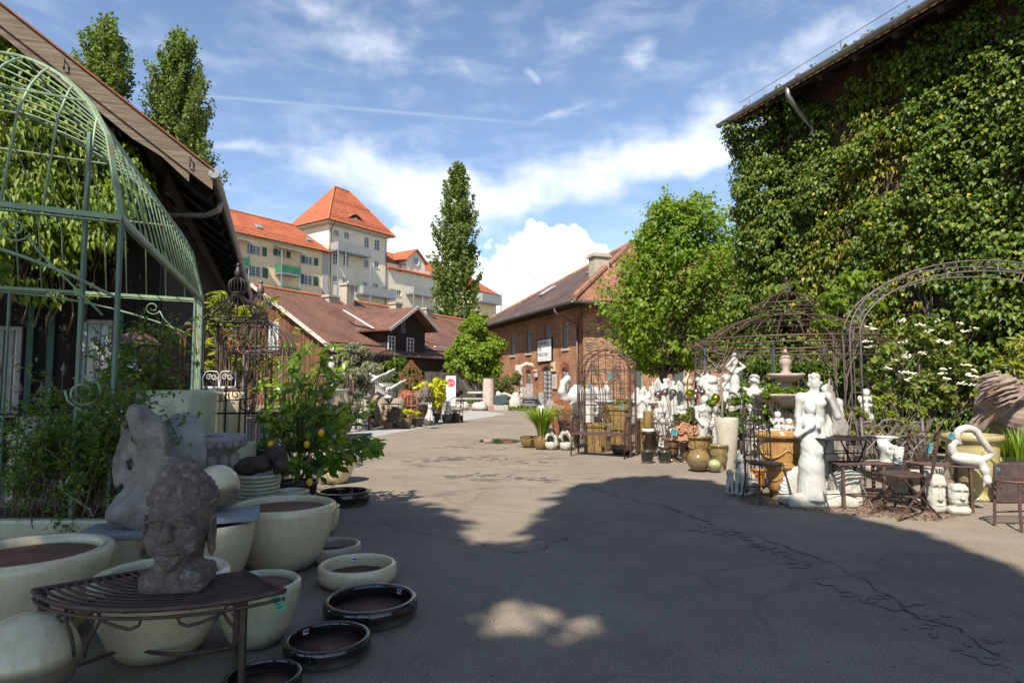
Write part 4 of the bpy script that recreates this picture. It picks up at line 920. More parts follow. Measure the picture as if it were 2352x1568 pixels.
lt, lz = hf(957, 797); T = thing('yard_lamp', 'white fluorescent lamp hanging from the dark dormer wall', 'lamp', H0, -A2 + pi / 2)
b = MB(); b.box((lt + 1.0, -1.9, lz), (2.2, .16, .1)); b.build('housing', white_p, T); b = MB(); b.tube([(lt + .3, -.4, lz + .5), (lt + .5, -1.9, lz + .05)], .03, 5); b.tube([(lt - .2, -.4, lz + .1), (lt + .6, -1.9, lz + .06)], .025, 5); b.build('arm', iron_dk, T)
# ================================================================ LEFT BARN
B0 = at(490, 402, 10.0); BZ = B0.z; B0.z = 0
bn = thing('barn', 'old dark timber barn with weathered verge boards and deep overhanging eave', 'barn', B0, YAW)
SL = .74; BL = 20.0; BW = 11.0
b = MB(); roofslope(b, [(.0, -.02, BZ + .06), (0, BL, BZ + .06), (-BW, BL, BZ + .06 + SL * BW), (-BW, -.02, BZ + .06 + SL * BW)], .07); b.build('roof', tile_dark, bn, uv=True)
b = MB(); b.prism([(-.12, .02, BZ - .03), (-.12, BL, BZ - .03), (-BW, BL, BZ - .05 + SL * (BW - .12)), (-BW, .02, BZ - .05 + SL * (BW - .12))], (0, 0, -.04)); b.build('soffit', plank_bn, bn, uv=True)
b = MB()
for i in range(14): y = .9 + i * 1.3; b.beam((-.1, y, BZ - .12), (-4.5, y, BZ - .12 + SL * 4.4), .12, .16)
b.beam((-.9, .2, BZ - .3 + SL * .9), (-.9, BL, BZ - .3 + SL * .9), .18, .2); b.beam((-4.2, .1, BZ - .32 + SL * 4.2), (-4.2, 6, BZ - .32 + SL * 4.2), .2, .22); b.build('rafters', plank_bn, bn, uv=True)
def rake(z0, z1, y0, y1, x1=0.0, wav=0.0):
 q = MB(); n = 26
 for i in range(n):
  a, c = -x1 - (BW - x1) * i / n, -x1 - (BW - x1) * (i + 1) / n
  w0, w1 = (wav * noise.noise(Vector((x * 1.9, 3, 1))) for x in (a, c))
  A = [(a, y0, BZ - a * SL + z0 + w0), (c, y0, BZ - c * SL + z0 + w1), (c, y0, BZ - c * SL + z1), (a, y0, BZ - a * SL + z1)]
  q.prism(A, (0, y1 - y0, 0))
 return q
rake(-.26, .05, -.06, -.02).build('verge_board', verge, bn)
rake(-.40, -.20, -.015, .02, .35, .09).build('verge_board', verge, bn)
rake(.055, .085, -.10, .06).build('verge_capping', rust, bn)
b = MB()
for i in range(5): x = -.35 - i * 1.75; z = BZ - x * SL - .03; b.tube([(x, -.07, z), (x + .02, -.12, z - .02), (x + .02, -.12, z - .14), (x + .01, -.08, z - .17)], .012, 5)
b.build('iron_clip', iron_dk, bn)
b = MB(); b.prism([(-.9, 1.2, 0), (-BW, 1.2, 0), (-BW, 1.2, BZ + SL * BW - .3), (-.9, 1.2, BZ + SL * .9 - .2)], (0, .18, 0)); b.build('gable_wall', plank_bn, bn, uv=True)
b = MB(); b.box((-.98, BL / 2 + 1, BZ / 2), (.16, BL - 1, BZ)); b.build('side_wall', plank_bn, bn, uv=True)
b = MB(); gutter(b, (.02, -.12, BZ + .0), (.02, BL, BZ), .085, step=1.0); gt = b.build('gutter', zinc, bn)
b = MB(); b.tube([(.02, 1.3, BZ - .06), (-.02, 1.35, BZ - .22), (-.25, 1.5, BZ - .3), (-.9, 1.6, BZ - .32), (-2.5, 1.75, BZ - .32)], .055, 8); b.build('downpipe', zinc, bn, smooth=True)
BG = Pl((0, 1.2), (1, 0), 1)
for u0, u1, z0, z1 in ((0, 52, .9, 2.35), (190, 258, .9, 2.5), (-60, -10, .9, 2.35)):
 t0, t1 = (hit(u, 800, B0 + EY * 1.2, EX)[0] for u in (u0, u1)); window(bn, BG, t0, t1, z0, z1, 2, 3, M('old_white_frame', (.30, .29, .26), .8), glass_l, off=.04, fw=.06)
b = MB()
for u in (62, 110, 178, 268): t = hit(u, 800, B0 + EY * 1.2, EX)[0]; BG.box(b, t, t + .09, 0, 2.7, .0, .05)
b.build('door_frame', M('door_green', (.03, .085, .06), .7), bn)
# ---------------------------------------------------------------- foliage builders
def cluster(c, r, n, up=.35, sq=1.0, shell=.5):
 """n leaf sites in a ball-like tuft, facing outwards and up"""
 d = unit(rng.normal(size=(n, 3))); q = d * (rng.uniform(shell, 1.0, (n, 1)) ** .6) * np.array([r, r, r * sq])
 return np.asarray(c)[None] + q, unit(d * .6 + np.array([0, 0, up]) + rng.normal(size=(n, 3)) * .35)
def along(pts, n, jit):
 """n sites along a twig"""
 P = np.array([tuple(p) for p in pts]); t = rng.uniform(.12, 1, n) * (len(P) - 1); i = np.minimum(t.astype(int), len(P) - 2); f = (t - i)[:, None]
 return P[i] * (1 - f) + P[i + 1] * f + rng.normal(size=(n, 3)) * jit
def limb(a, b, sag=.0, n=5, wob=.08):
 a, b = Vector(a), Vector(b); L = (b - a).length; out_ = []
 for i in range(n + 1):
  f = i / n; q = a.lerp(b, f); q.z += sag * L * 4 * f * (1 - f)
  if 0 < i < n: q += Vector(rng.normal(size=3)) * wob * L * .3
  out_.append(q)
 return out_
def plant(name, label, cat, loc, mat, sites, nrm, size, trunk=None, tmat=None, group=None, asp=.55, big=False, droop=.25, dirs=None, lname='foliage', tname='trunk'):
 T = thing(name, label, cat, loc, 0, group)
 leaves(lname, mat, T, sites, nrm, size, asp, droop, big, dirs)
 if trunk is not None: trunk.build(tname, tmat or bark, T, smooth=True)
 return T
def poplar(label, u, v0, vt, w, Y, seed, split=False):
 global rng; rng = np.random.default_rng(seed)
 top = at(u, vt, Y); H = top.z; Rm = w * Y / FP / 2; loc = Vector((top.x, top.y, 0)); b = MB()
 b.tube(limb((0, 0, 0), (0, 0, H * .93), 0, 8, .01), [.5 * (1 - i / 8.6) + .02 for i in range(9)], 8)
 S, N = [], []
 prof = lambda f: np.interp(f, [.04, .12, .3, .55, .75, .9, .97, 1], [.45, .8, 1.0, .95, .78, .5, .28, .08])
 for k in range(240):
  f = rng.uniform(.05, 1.0) ** .85; a = rng.uniform(0, 2 * pi); rad = Rm * prof(f) * rng.uniform(.55, 1.08)
  z1 = H * f; z0 = max(.5, z1 - H * rng.uniform(.06, .12)); e = Vector((rad * cos(a), rad * sin(a), z1)); s_ = Vector((rad * .25 * cos(a), rad * .25 * sin(a), z0 - H * .02))
  tw = limb(s_, e, -.1, 4, .05)
  if k % 2 == 0: b.tube(tw, [.07, .055, .04, .03, .015], 4)
  n = 120 if Y > 60 else 190; P = along(tw, n, .10 + .03 * H / 25) ; S.append(P); N.append(unit((P - np.array([0, 0, 1]) * P[:, 2:3] * [0, 0, 1]) * [1, 1, 0] * .35 + rng.normal(size=(n, 3)) * .7 + [0, -.1, .25]))
 return plant('poplar_tree', label, 'tree', loc, lf_pop, np.concatenate(S), np.concatenate(N), .33 if Y > 60 else .23, b, bark_l, 'columnar poplars', asp=.8)
poplar('tall columnar poplar standing behind the timber house roof', 1050, 0, 372, 142, 80, 11)
poplar('broad topped poplar behind the barn, left one of the pair', 246, 0, 38, 250, 42, 12)
poplar('slender poplar with a notched tip behind the barn, nearer the gutter', 418, 0, 68, 235, 44, 13)
rng = np.random.default_rng(20)
def bushy(name, label, cat, u, vb, Y, blobs, mat, size, dens, trunk_r=.06, tmat=None, up=.4, group=None, asp=.55, gap=.0, stems=None, sq=.8, shell=.45, loc=None, nt=6):
 """blobs: (u, v, radius px) on the photo at about depth Y, spread in depth too"""
 base = loc or Vector((at(u, 886, Y).x, Y, 0)); b = MB(); S, N = [], []
 for (bu, bv, br, *dy) in blobs:
  yy = Y + (dy[0] if dy else 0); c = at(bu, bv, yy) - base; r = br * yy / FP; c.z = max(c.z, .1)
  s0 = Vector((c.x * .15, c.y * .15, max(.05, c.z * .25)))
  for k in range(nt):
   d = Vector(unit(rng.normal(size=3))); d.z = abs(d.z) * .7 if rng.random() < .75 else d.z
   e = c + d * r * .95; tw = limb(s0.lerp(c, .55), e, .03, 4, .12); b.tube(tw, [trunk_r * .38, trunk_r * .28, trunk_r * .2, trunk_r * .14, trunk_r * .07], 4)
  b.tube(limb((0, 0, 0) if trunk_r > .03 else s0, c, 0, 4, .08), [trunk_r, trunk_r * .8, trunk_r * .65, trunk_r * .5, trunk_r * .3], 5)
  m = max(3, int(9 * (r / .5) ** 1.2)); n = int(dens * r * r * 4) // m + 1
  for k in range(m):
   d = unit(rng.normal(size=3)); d[2] *= sq; cc = np.array(tuple(c)) + d * r * rng.uniform(.45, .9)
   P, Q = cluster(cc, r * rng.uniform(.28, .48), n, up, .75, shell); S.append(P); N.append(Q)
 P = np.concatenate(S); Q = np.concatenate(N); k = P[:, 2] > .03; P, Q = P[k], Q[k]
 return plant(name, label, cat, base, mat, P, Q, size, b, tmat or bark, group, asp)
# ---- the linden before the brick house
rng = np.random.default_rng(31)
LY = 25.0; lb = at(1524, 886, LY); lb.z = 0; b = MB(); Hc = at(1520, 430, LY).z
b.tube([(0, 0, 0), (.03, .02, 1.2), (-.02, 0, 2.2), (.05, 0, 3.0), (.10, .05, 4.4), (.0, .05, 6.2), (-.05, 0, Hc - .8)], [.20, .155, .145, .14, .11, .07, .02], 10)
S, N, Dd_ = [], [], []
def env(z): return np.interp(z, [2.2, 3.0, 4.0, 5.2, 6.3, 7.3, 8.2, Hc], [2.2, 3.2, 3.75, 3.7, 3.2, 2.5, 1.8, .7])
for k in range(520):
 z = rng.uniform(2.1, Hc) ** .9 * 1.18; a = rng.uniform(0, 2 * pi); rr0 = env(z) * rng.uniform(.6, 1.08)
 e = Vector((rr0 * cos(a) * (.92 if cos(a) < 0 else 1.1) + .95, rr0 * sin(a), z + rng.normal() * .15)); s_ = Vector((.05 + rr0 * .12 * cos(a), rr0 * .12 * sin(a), max(1.9, z - rr0 * .55)))
 tw = limb(s_, e, .06, 5, .1)
 if k % 2 == 0: b.tube(tw, [.045, .036, .028, .02, .013, .006], 4)
 n = 46; P = along(tw[1:], n, .13); S.append(P); N.append(unit(rng.normal(size=(n, 3)) * .45 + [0, -.25, .75])); Dd_.append(np.tile(np.array([e.x, e.y, -1.2 * rr0]), (n, 1)))
plant('linden_tree', 'fresh green linden tree with open crown in front of the brick building', 'tree', lb, lf_linden, np.concatenate(S), np.concatenate(N), .17, b, bark, asp=.8, dirs=unit(np.concatenate(Dd_)))
rng = np.random.default_rng(32)
bushy('maple_tree', 'bright green maple bush beside the far end of the brick building', 'tree', 1105, 930, 42, [(1085, 760, 32), (1100, 735, 24, .5), (1068, 795, 34), (1048, 812, 26), (1042, 838, 22), (1075, 800, 36), (1120, 800, 42, .5), (1060, 835, 30), (1140, 790, 25, 1), (1105, 850, 42), (1095, 815, 40, -.5), (1130, 845, 30)], lf_maple, .20, 420, .12, asp=.8)
bushy('shrub', 'reddish green shrub at the foot of the maple by the stone steles', 'shrub', 1150, 935, 40, [(1120, 880, 26), (1150, 885, 28), (1175, 870, 24, .3), (1140, 905, 26), (1165, 910, 24)], leafmat('leaf_reddish', [(0, (.06, .09, .015)), (.6, (.10, .14, .02)), (1, (.20, .12, .05))], .3), .14, 420, .05)
bushy('olive_tree', 'silvery grey olive tree rising behind the white fountain', 'tree', 800, 960, 19, [(790, 830, 34), (825, 815, 32, .3), (850, 845, 28), (810, 865, 36), (775, 870, 24), (845, 880, 26, .4), (800, 795, 20)], lf_olive, .10, 1500, .06, asp=.3)
bushy('shrub', 'green leafy shrub under the dormer between olive tree and iron gazebo', 'shrub', 905, 940, 27, [(880, 850, 26), (920, 845, 28), (950, 860, 24), (900, 880, 28), (940, 885, 22), (870, 880, 20)], lf_shrub, .17, 420, .05)
bushy('golden_shrub', 'bright yellow leaved shrub in front of the stop sign', 'shrub', 990, 940, 23, [(985, 885, 24), (1000, 905, 26), (975, 915, 20), (1010, 880, 18), (1000, 930, 16), (965, 895, 14)], lf_yel, .15, 420, .03, asp=.6)
# ---- the green stuff climbing the barn gable
rng = np.random.default_rng(33)
T = thing('climbing_vine', 'bright green climbing vine covering the gable of the old barn', 'vine', B0, YAW); b = MB(); S, N = [], []
poly = [(-40, 30), (25, 55), (75, 90), (150, 190), (225, 285), (325, 370), (345, 440), (300, 530), (210, 590), (120, 640), (-40, 660)]
def inpoly(x, y, P):
 c = False
 for i in range(len(P)):
  (x1, y1), (x2, y2) = P[i], P[i - 1]
  if (y1 > y) != (y2 > y) and x < (x2 - x1) * (y - y1) / (y2 - y1) + x1: c = not c
 return c
Mi = Matrix.Rotation(-YAW, 3, 'Z')
def barnloc(u, v, off):
 t, z = hit(u, v, B0 + EY * off, EX); return Vector((t, off, z))
k = 0
while k < 420:
 u, v = rng.uniform(-40, 350), rng.uniform(30, 700)
 hang = (rng.random() < .12 and 40 < u < 200 and v > 600)
 if not (inpoly(u, v, poly) or hang): continue
 if noise.noise(Vector((u * .012, v * .012, 4))) < -.28 and v > 430: continue
 k += 1; c = barnloc(u, v, 1.0 - rng.uniform(.0, .9)); lim = BZ - c.x * SL - .45
 if c.z > lim + .25: continue
 n = 26; P, Q = cluster(c, rng.uniform(.16, .30), n, .45, .7, .3); Q = unit(Q + np.array([.0, -.75, .1])); S.append(P); N.append(Q)
 if k % 5 == 0: b.tube(limb((c.x - .3, 1.1, c.z - 1.2), c, .05, 5, .1), [.02, .018, .014, .01, .008, .005], 4)
leaves('foliage', lf_wis, T, np.concatenate(S), np.concatenate(N), .125, .45, .35, dirs=np.tile([.2, -.1, -1.0], (sum(map(len, S)), 1))); b.build('stems', twig_m, T, smooth=True)
# ================================================================ RIGHT: THE IVY-COVERED BUILDING
I0 = at(1660, 285, 18.2); IZ = I0.z; I0.z = 0
ib = thing('ivy_building', 'tall dark brick building with grey gutter, its wall hidden behind ivy', 'building', I0, YAW)
IW = .95; IL = 24.0
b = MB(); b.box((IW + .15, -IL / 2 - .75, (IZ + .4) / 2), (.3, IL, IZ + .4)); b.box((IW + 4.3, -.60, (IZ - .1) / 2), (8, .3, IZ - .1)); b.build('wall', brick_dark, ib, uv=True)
b = MB(); roofslope(b, [(0, 0, IZ), (0, -IL, IZ), (7, -IL, IZ + 3.5), (7, 0, IZ + 3.5)], .1); b.build('roof', tile_orange_old, ib, uv=True)
b = MB(); b.prism([(.04, -.05, IZ - .14), (.04, -IL, IZ - .14), (4.5, -IL, IZ + 2.1), (4.5, -.05, IZ + 2.1)], (0, 0, -.05)); b.build('soffit', soffit_m, ib, uv=True)
b = MB()
for i in range(24): b.beam((.06, -.5 - i, IZ - .22), (1.6, -.5 - i, IZ + .56), .12, .16)
b.build('rafters', plank_dk, ib, uv=True)
b = MB(); gutter(b, (-.1, -IL, IZ - .02), (-.1, .08, IZ - .02), .10, step=1.9); b.build('gutter', zinc, ib)
b = MB(); dy_ = -((Vector((at(1783, 225, 15.6).x, at(1783, 225, 15.6).y, 0)) - I0).length); b.tube([(-.1, dy_, IZ - .1), (-.1, dy_, IZ - .32), (.05, dy_, IZ - .5), (.6, dy_ + .1, IZ - .85), (.8, dy_ + .1, IZ - 1.0), (.85, dy_ + .1, IZ - 2)], .06, 8); b.build('downpipe', zinc, ib, smooth=True)
b = MB()
for i in range(6): y = -1.0 - i * 3.1; b.tube([(.15, y, IZ + .1), (.12, y + .02, IZ + .42)], .012, 4);
b.tube([(.12, -.6, IZ + .4), (.12, -17, IZ + .42)], .008, 3); b.build('lightning_wire', iron_dk, ib)
# far lead-light windows peeping through the leaves low down
for u, v0, v1, w_ in ((2185, 770, 715, 1.5),):
 pass
T = thing('ivy', 'dense dark green ivy with yellow flecks covering the tall right wall', 'ivy', I0, YAW); b = MB(); S, N, Z_ = [], [], []
rng = np.random.default_rng(41)
def ivtop(y): return IZ - .05 - .5 * max(0, noise.noise(Vector((y * .5, 1, 7))) + .25) - .25 * sin(y * 1.3)
vS, vN = [], []
for k in range(5200):
 y = rng.uniform(-15.5, .15); z = rng.uniform(.3, IZ - .15) ; top = ivtop(y)
 if z > top: continue
 if noise.noise(Vector((y * .75, z * .8, 11))) < -.27 and rng.random() < .8: continue
 vine = (noise.noise(Vector((y * .42 + 3.1, z * .12, 2.0))) > .36 or (-5.4 < y < -3.2 and noise.noise(Vector((y * .9, z * .45, 5))) > .0)) and rng.random() < .7
 bul = .2 + 1.15 * max(0, noise.noise(Vector((y * .8, z * .7, 1)))) + (.25 if y > -1.5 else 0)
 if vine: bul = .10
 c = (IW - bul * rng.uniform(.5, 1.05), y, z); r = rng.uniform(.18, .34)
 n = 46 if not vine else 26; P, Q = cluster(c, r, n, .55, .55, .35); k_ = P[:, 0] < IW - .02; P, Q = P[k_], unit(Q[k_] + np.array([-.45, -.05, .25]))
 (vS if vine else S).append(P); (vN if vine else N).append(Q)
for k in range(170):      # far end: hanging mass round the corner
 z = rng.uniform(.4, IZ - 1.3); c = (IW + rng.uniform(-.5, 1.2), rng.uniform(-.4, .35), z); P, Q = cluster(c, rng.uniform(.25, .45), 50, .5, .6, .35); S.append(P); N.append(unit(Q + np.array([-.3, -.1, .2])))
for k in range(26):       # strands hanging from the gutter
 y = rng.uniform(-2.6, -.05); L = rng.uniform(.15, .7); P = np.array([(.1 + rng.normal() * .05, y, IZ - .15 - L * i / 7) for i in range(7)]) + rng.normal(size=(7, 3)) * .03; S.append(P); N.append(rng.normal(size=(7, 3)))
for k in range(10):
 y = rng.uniform(-7, -1); P, Q = cluster((.1, y, IZ + .12), .16, 16, .8, .5); S.append(P); N.append(Q)
P = np.concatenate(S); leaves('foliage', lf_ivy, T, P, np.concatenate(N), .10, .8, .25, dirs=np.tile([-.2, 0, -1.0], (len(P), 1)))
P = np.concatenate(vS); leaves('yellow_creeper', lf_vine, T, P, np.concatenate(vN), .14, .5, .35, dirs=np.tile([-.2, 0, -1.0], (len(P), 1)))
for k in range(34):
 y = rng.uniform(-13, .1) if k > 12 else rng.uniform(-5.4, -3.2); pts = []; x = IW - .06
 for i in range(10): pts.append((x - .05 * rng.random(), y + rng.normal() * .12, .1 + i * (IZ - 1.8) / 9))
 b.tube(pts, [.05 - .004 * i for i in range(10)], 5)
b.build('stems', bark, T, smooth=True)
# ================================================================ TREES BEHIND THE VIEWER: their crowns throw the shade over the yard's front
rng = np.random.default_rng(51)
def shade_tree(label, polyg, holes, base, n, seed):
 global rng; rng = np.random.default_rng(seed)
 P = [gp(u, v) if not isinstance(u, Vector) else u for u, v in polyg]; P = [(p.x, p.y) for p in P]; H = [(gp(u, v), a, b_) for u, v, a, b_ in holes]
 xs, ys = [p[0] for p in P], [p[1] for p in P]; S, N = [], []; b = MB(); base = Vector(base); got = 0
 while got < n:
  x, y = rng.uniform(min(xs), max(xs)), rng.uniform(min(ys), max(ys))
  if not inpoly(x, y, P): continue
  if any(((x - h.x) / a) ** 2 + ((y - h.y) / b_) ** 2 < 1 for h, a, b_ in H): got += .2; continue
  got += 1; h_ = rng.uniform(9.0, 13.5); c = Vector((x, y, 0)) + SDIR * (h_ / SDIR.z) - base
  Q, R_ = cluster(c, .26, 8, .5, .8, .1); S.append(Q); N.append(R_)
  if rng.random() < .012: s0 = Vector((c.x * .2, c.y * .2, 6 + rng.random() * 2)); b.tube(limb(s0, c, .03, 4, .08), [.09, .07, .05, .03, .01], 5)
 b.tube([(0, 0, 0), (.1, 0, 3), (0, .1, 6), (.1, 0, 9), (0, 0, 12)], [.35, .3, .26, .18, .06], 10)
 return plant('shade_tree', label, 'tree', base, lf_linden, np.concatenate(S), np.concatenate(N), .30, b, bark, 'trees behind the viewer', asp=.75)
rgt = [(1262, 1268), (1255, 1244), (1285, 1198), (1315, 1163), (1335, 1132), (1395, 1108), (1480, 1098), (1590, 1106), (1670, 1128), (1740, 1152), (1850, 1180), (1960, 1198), (2090, 1236), (2230, 1290), (2352, 1350), (2500, 1440), (2700, 1568), (2900, 2600), (1000, 2600), (1000, 1262)]
shade_tree('big leafy tree out of view behind the viewer shading the asphalt', rgt, [(1262, 1424, .62, .50), (1205, 1370, .40, .35), (1218, 1262, .2, .2), (1420, 1205, .25, .3), (1600, 1290, .16, .2)], (1.5, -9.5, 0), 3800, 52)
lft = [(1040, 1275), (1010, 1240), (1045, 1212), (1010, 1192), (960, 1174), (915, 1160), (880, 1150), (850, 1160), (760, 1172), (640, 1160), (520, 1095), (380, 1060), (180, 1045), (-300, 1045), (-1600, 1300), (-1600, 2600), (1000, 2600), (1000, 1290)]
shade_tree('leafy tree out of view behind the viewer shading the glazed pots', lft, [(300, 1420, .25, .2), (60, 1430, .2, .2), (420, 1400, .12, .12)], (-5.5, -9.0, 0), 3800, 53)
# ================================================================ POTS
def px(u, Y): return (u - U0) / FP * Y
PROF = {
 'tall': [(.46, 0), (.60, .03), (.74, .2), (.88, .45), (.965, .7), (1.0, .88), (1.0, .93), (.985, .975), (.94, 1.0), (.86, .99), (.835, .965), (.83, .9), (.82, .75)],
 'low': [(.80, 0), (.90, .08), (.985, .3), (1.0, .55), (.985, .85), (.965, .97), (.94, 1.0), (.875, 1.0), (.855, .96), (.85, .8), (.84, .35)],
 'round': [(.5, 0), (.70, .1), (.90, .36), (.99, .62), (.97, .86), (.94, .93), (.99, .95), (1.0, .985), (.97, 1.0), (.88, 1.0), (.86, .95), (.86, .8)],
 'bucket': [(.70, 0), (.74, .02), (.95, .90), (1.0, .91), (1.02, .95), (1.0, 1.0), (.91, 1.0), (.89, .95), (.86, .8)],
 'urn': [(.56, 0), (.58, .035), (.52, .06), (.46, .10), (.50, .16), (.63, .26), (.70, .29), (.72, .3), (.76, .40), (.765, .41), (.82, .6), (.84, .8), (.82, .86), (.92, .90), (1.0, .93), (1.0, .975), (.97, 1.0), (.84, 1.0), (.80, .95), (.78, .8)],
 'cyl': [(.86, 0), (.93, .02), (.97, .12), (1.0, .5), (1.0, .93), (.985, .975), (.95, 1.0), (.85, 1.0), (.83, .97), (.82, .85)],
 'vase': [(.80, 0), (.86, .03), (.97, .3), (1.0, .6), (.96, .93), (.93, .98), (.9, 1.0), (.8, 1.0), (.78, .95), (.77, .8)],
 'cone': [(.62, 0), (.65, .01), (.99, .985), (.97, 1.0), (.88, 1.0), (.86, .96), (.85, .9)],
}
def pot(name, label, u, Y, r, h, kind, mat, z0=0.0, lin=None, group=None, garland=0, n=40, x=None, cat='pot', fill=None, rings=0):
 T = thing(name, label, cat, (px(u, Y) if x is None else x, Y, z0), rng.uniform(0, 6.28) if not garland else -.15, group)
 P = PROF[kind]; ph = rng.uniform(0, 6, 3)
 def wob(a, z): return 1 + .008 * sin(2 * a + ph[0]) + .004 * sin(3 * a + ph[1] + z * 3)
 b = MB(); prof = [(q * r, z * h) for q, z in P]; b.lathe(prof, n, wob=wob); b.f = b.f[:-1]
 b.build('body', mat, T, smooth=True)
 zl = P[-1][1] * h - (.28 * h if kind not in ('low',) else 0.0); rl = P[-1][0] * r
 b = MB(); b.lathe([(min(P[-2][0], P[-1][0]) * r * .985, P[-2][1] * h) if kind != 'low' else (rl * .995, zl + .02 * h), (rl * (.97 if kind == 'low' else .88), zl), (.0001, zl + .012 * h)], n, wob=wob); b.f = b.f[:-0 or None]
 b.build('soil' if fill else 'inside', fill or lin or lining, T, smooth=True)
 if garland:
  R_ = lambda z: r * np.interp(z, [q[1] for q in P[:15]], [q[0] for q in P[:15]])
  q = MB(); m = MB()
  for k in range(garland):
   a0 = 2 * pi * k / garland - pi / 2
   pts = []
   for i in range(13): f = i / 12; a = a0 + 2 * pi / garland * f; z = .74 - .17 * sin(pi * f) ** .8; pts.append(((R_(z) + .010 * r) * cos(a), (R_(z) + .010 * r) * sin(a), z * h))
   q.tube(pts, [r * (.028 + .035 * sin(pi * i / 12)) for i in range(13)], 7)
   z = .74; aa = a0; c = Vector((R_(z) * cos(aa), R_(z) * sin(aa), z * h)); nn = (cos(aa), sin(aa), .1)
   m.ring(c, r * .11, r * .025, 14, 5, nn); m.ell(c, r * .055, 8); m.ring(c, r * .055, r * .014, 10, 4, nn)
  q.build('garland', mat, T, smooth=True); m.build('medallion', mat, T, smooth=True)
 if rings:
  q = MB()
  for k in range(rings): z = .3 + .045 * k; rr = r * np.interp(z, [p[1] for p in P[:15]], [p[0] for p in P[:15]]); q.ring((0, 0, z * h), rr, r * .012, 36, 5)
  q.build('rib', mat, T, smooth=True)
 return T
CG = 'cream glazed pots on the left'
pot('glazed_pot', 'wide cream glazed pot cut by the left edge under the rose branches', 85, 3.55, .42, .50, 'tall', gl_cream, n=56)
pot('glazed_pot', 'cream glazed pot standing under the curved iron bench', 392, 3.42, .335, .42, 'tall', gl_cream, n=56)
pot('glazed_pot', 'small sage glazed pot with chipped rim right of the iron bench', 608, 3.55, .228, .33, 'tall', gl_cream2, n=48)
pot('glazed_pot', 'largest cream glazed pot with wide mouth in the foreground group', 660, 4.98, .40, .49, 'tall', gl_cream, n=64)
pot('glazed_pot', 'cream pot carrying the granite slab and cream ball', 492, 4.42, .30, .47, 'tall', gl_cream, n=48)
pot('glazed_pot', 'cream glazed pot under the broken stone face half', 302, 4.3, .16, .41, 'cyl', gl_cream)
pot('glazed_pot', 'round cream pot half hidden behind the largest cream pot', 752, 6.1, .145, .26, 'round', gl_cream)
pot('glazed_pot', 'cream bowl pot in the sun beside the lemon tree', 772, 9.2, .315, .40, 'tall', gl_cream)
pot('glazed_bowl', 'shallow beige glazed bowl beside the largest cream pot', 772, 5.2, .228, .125, 'low', gl_beige, cat='bowl', n=48)
pot('glazed_bowl', 'shallow cream glazed bowl with white sticker', 829, 4.6, .28, .135, 'low', gl_cream, cat='bowl', n=48)
pot('glazed_bowl', 'largest shallow black glazed bowl in the foreground', 860, 3.92, .285, .12, 'low', gl_black, cat='bowl', n=56)
pot('glazed_bowl', 'shallow black glazed bowl between the largest one and the smallest one', 765, 3.38, .225, .10, 'low', gl_black, cat='bowl', n=56)
pot('glazed_bowl', 'smallest black glazed bowl cut by the bottom edge', 624, 2.98, .175, .085, 'low', gl_black, cat='bowl', n=48)
pot('glazed_bowl', 'black glazed bowl under the lemon tree branch', 794, 7.6, .315, .155, 'low', gl_black, cat='bowl', n=48)
for u, Y, r_, z, aa in ((829, 4.6, .28, .1, 1.9), (860, 3.92, .285, .09, .95), (765, 3.38, .225, .075, 2.5)):
 T = thing('price_sticker', 'white bar code sticker inside the %s bowl' % {829: 'cream', 860: 'largest black', 765: 'middle black'}[u], 'sticker', (px(u, Y) + r_ * .83 * cos(aa), Y + r_ * .83 * sin(aa), z), aa - pi / 2)
 q = MB(); q.box((0, 0, 0), (.032, .003, .024)); q.build('paper', paper_w, T); q = MB()
 for k in range(9): q.box((-.011 + k * .0028, -.002, .003), (.0012 + .0008 * (k % 3), .002, .012))
 q.build('bar_code', ink, T)
def ball(label, u, Y, r, z, mat, cat='ball'):
 T = thing('glazed_ball', label, cat, (px(u, Y), Y, z)); b = MB(); b.ell((0, 0, 0), (r, r, r * .985), 48); b.build('ball', mat, T, smooth=True)
 b = MB(); b.ring((0, 0, -r * .05), r * 1.0, r * .006, 48, 4); b.build('seam', mat, T, smooth=True); return T
ball('large glossy cream ball in the bottom left corner', 92, 2.82, .207, .205, gl_cream)
ball('glossy cream ball lying on the granite slab', 507, 4.5, .156, .688, gl_cream)
def slab(label, u, Y, w, d, z, th, rz):
 T = thing('granite_slab', label, 'slab', (px(u, Y), Y, z), rz); b = MB(); b.box((0, 0, th / 2), (w, d, th)); b.build('slab', granite, T, bevel=.004); return T
slab('speckled grey granite slab under the cream ball', 500, 4.42, .60, .42, .485, .035, .35)
slab('speckled grey granite slab under the broken stone face half', 295, 4.28, .46, .36, .415, .035, .15)
# tall cylinders and the rest of the cream store
pot('cylinder_planter', 'tall wide cream cylinder planter behind the grey urn', 405, 6.35, .40, 1.36, 'cyl', gl_cream2, cat='planter')
pot('cylinder_planter', 'cream cylinder planter half hidden behind the widest cylinder', 470, 6.75, .20, 1.34, 'cyl', gl_cream2, cat='planter')
pot('cylinder_planter', 'sunlit cream cylinder planter carrying white iron baskets', 530, 7.1, .17, 1.33, 'cyl', gl_cream, cat='planter')
pot('cylinder_planter', 'low cream cylinder planter behind the driftwood log', 548, 6.3, .19, .84, 'cyl', gl_cream2, cat='planter')
pot('glazed_pot', 'cream glazed pot with smooth rim behind the lemon trunk', 610, 7.2, .30, .62, 'cyl', gl_cream)
pot('glazed_pot', 'dark metal pot left of the lemon tree pot', 604, 6.6, .14, .78, 'bucket', gl_green)
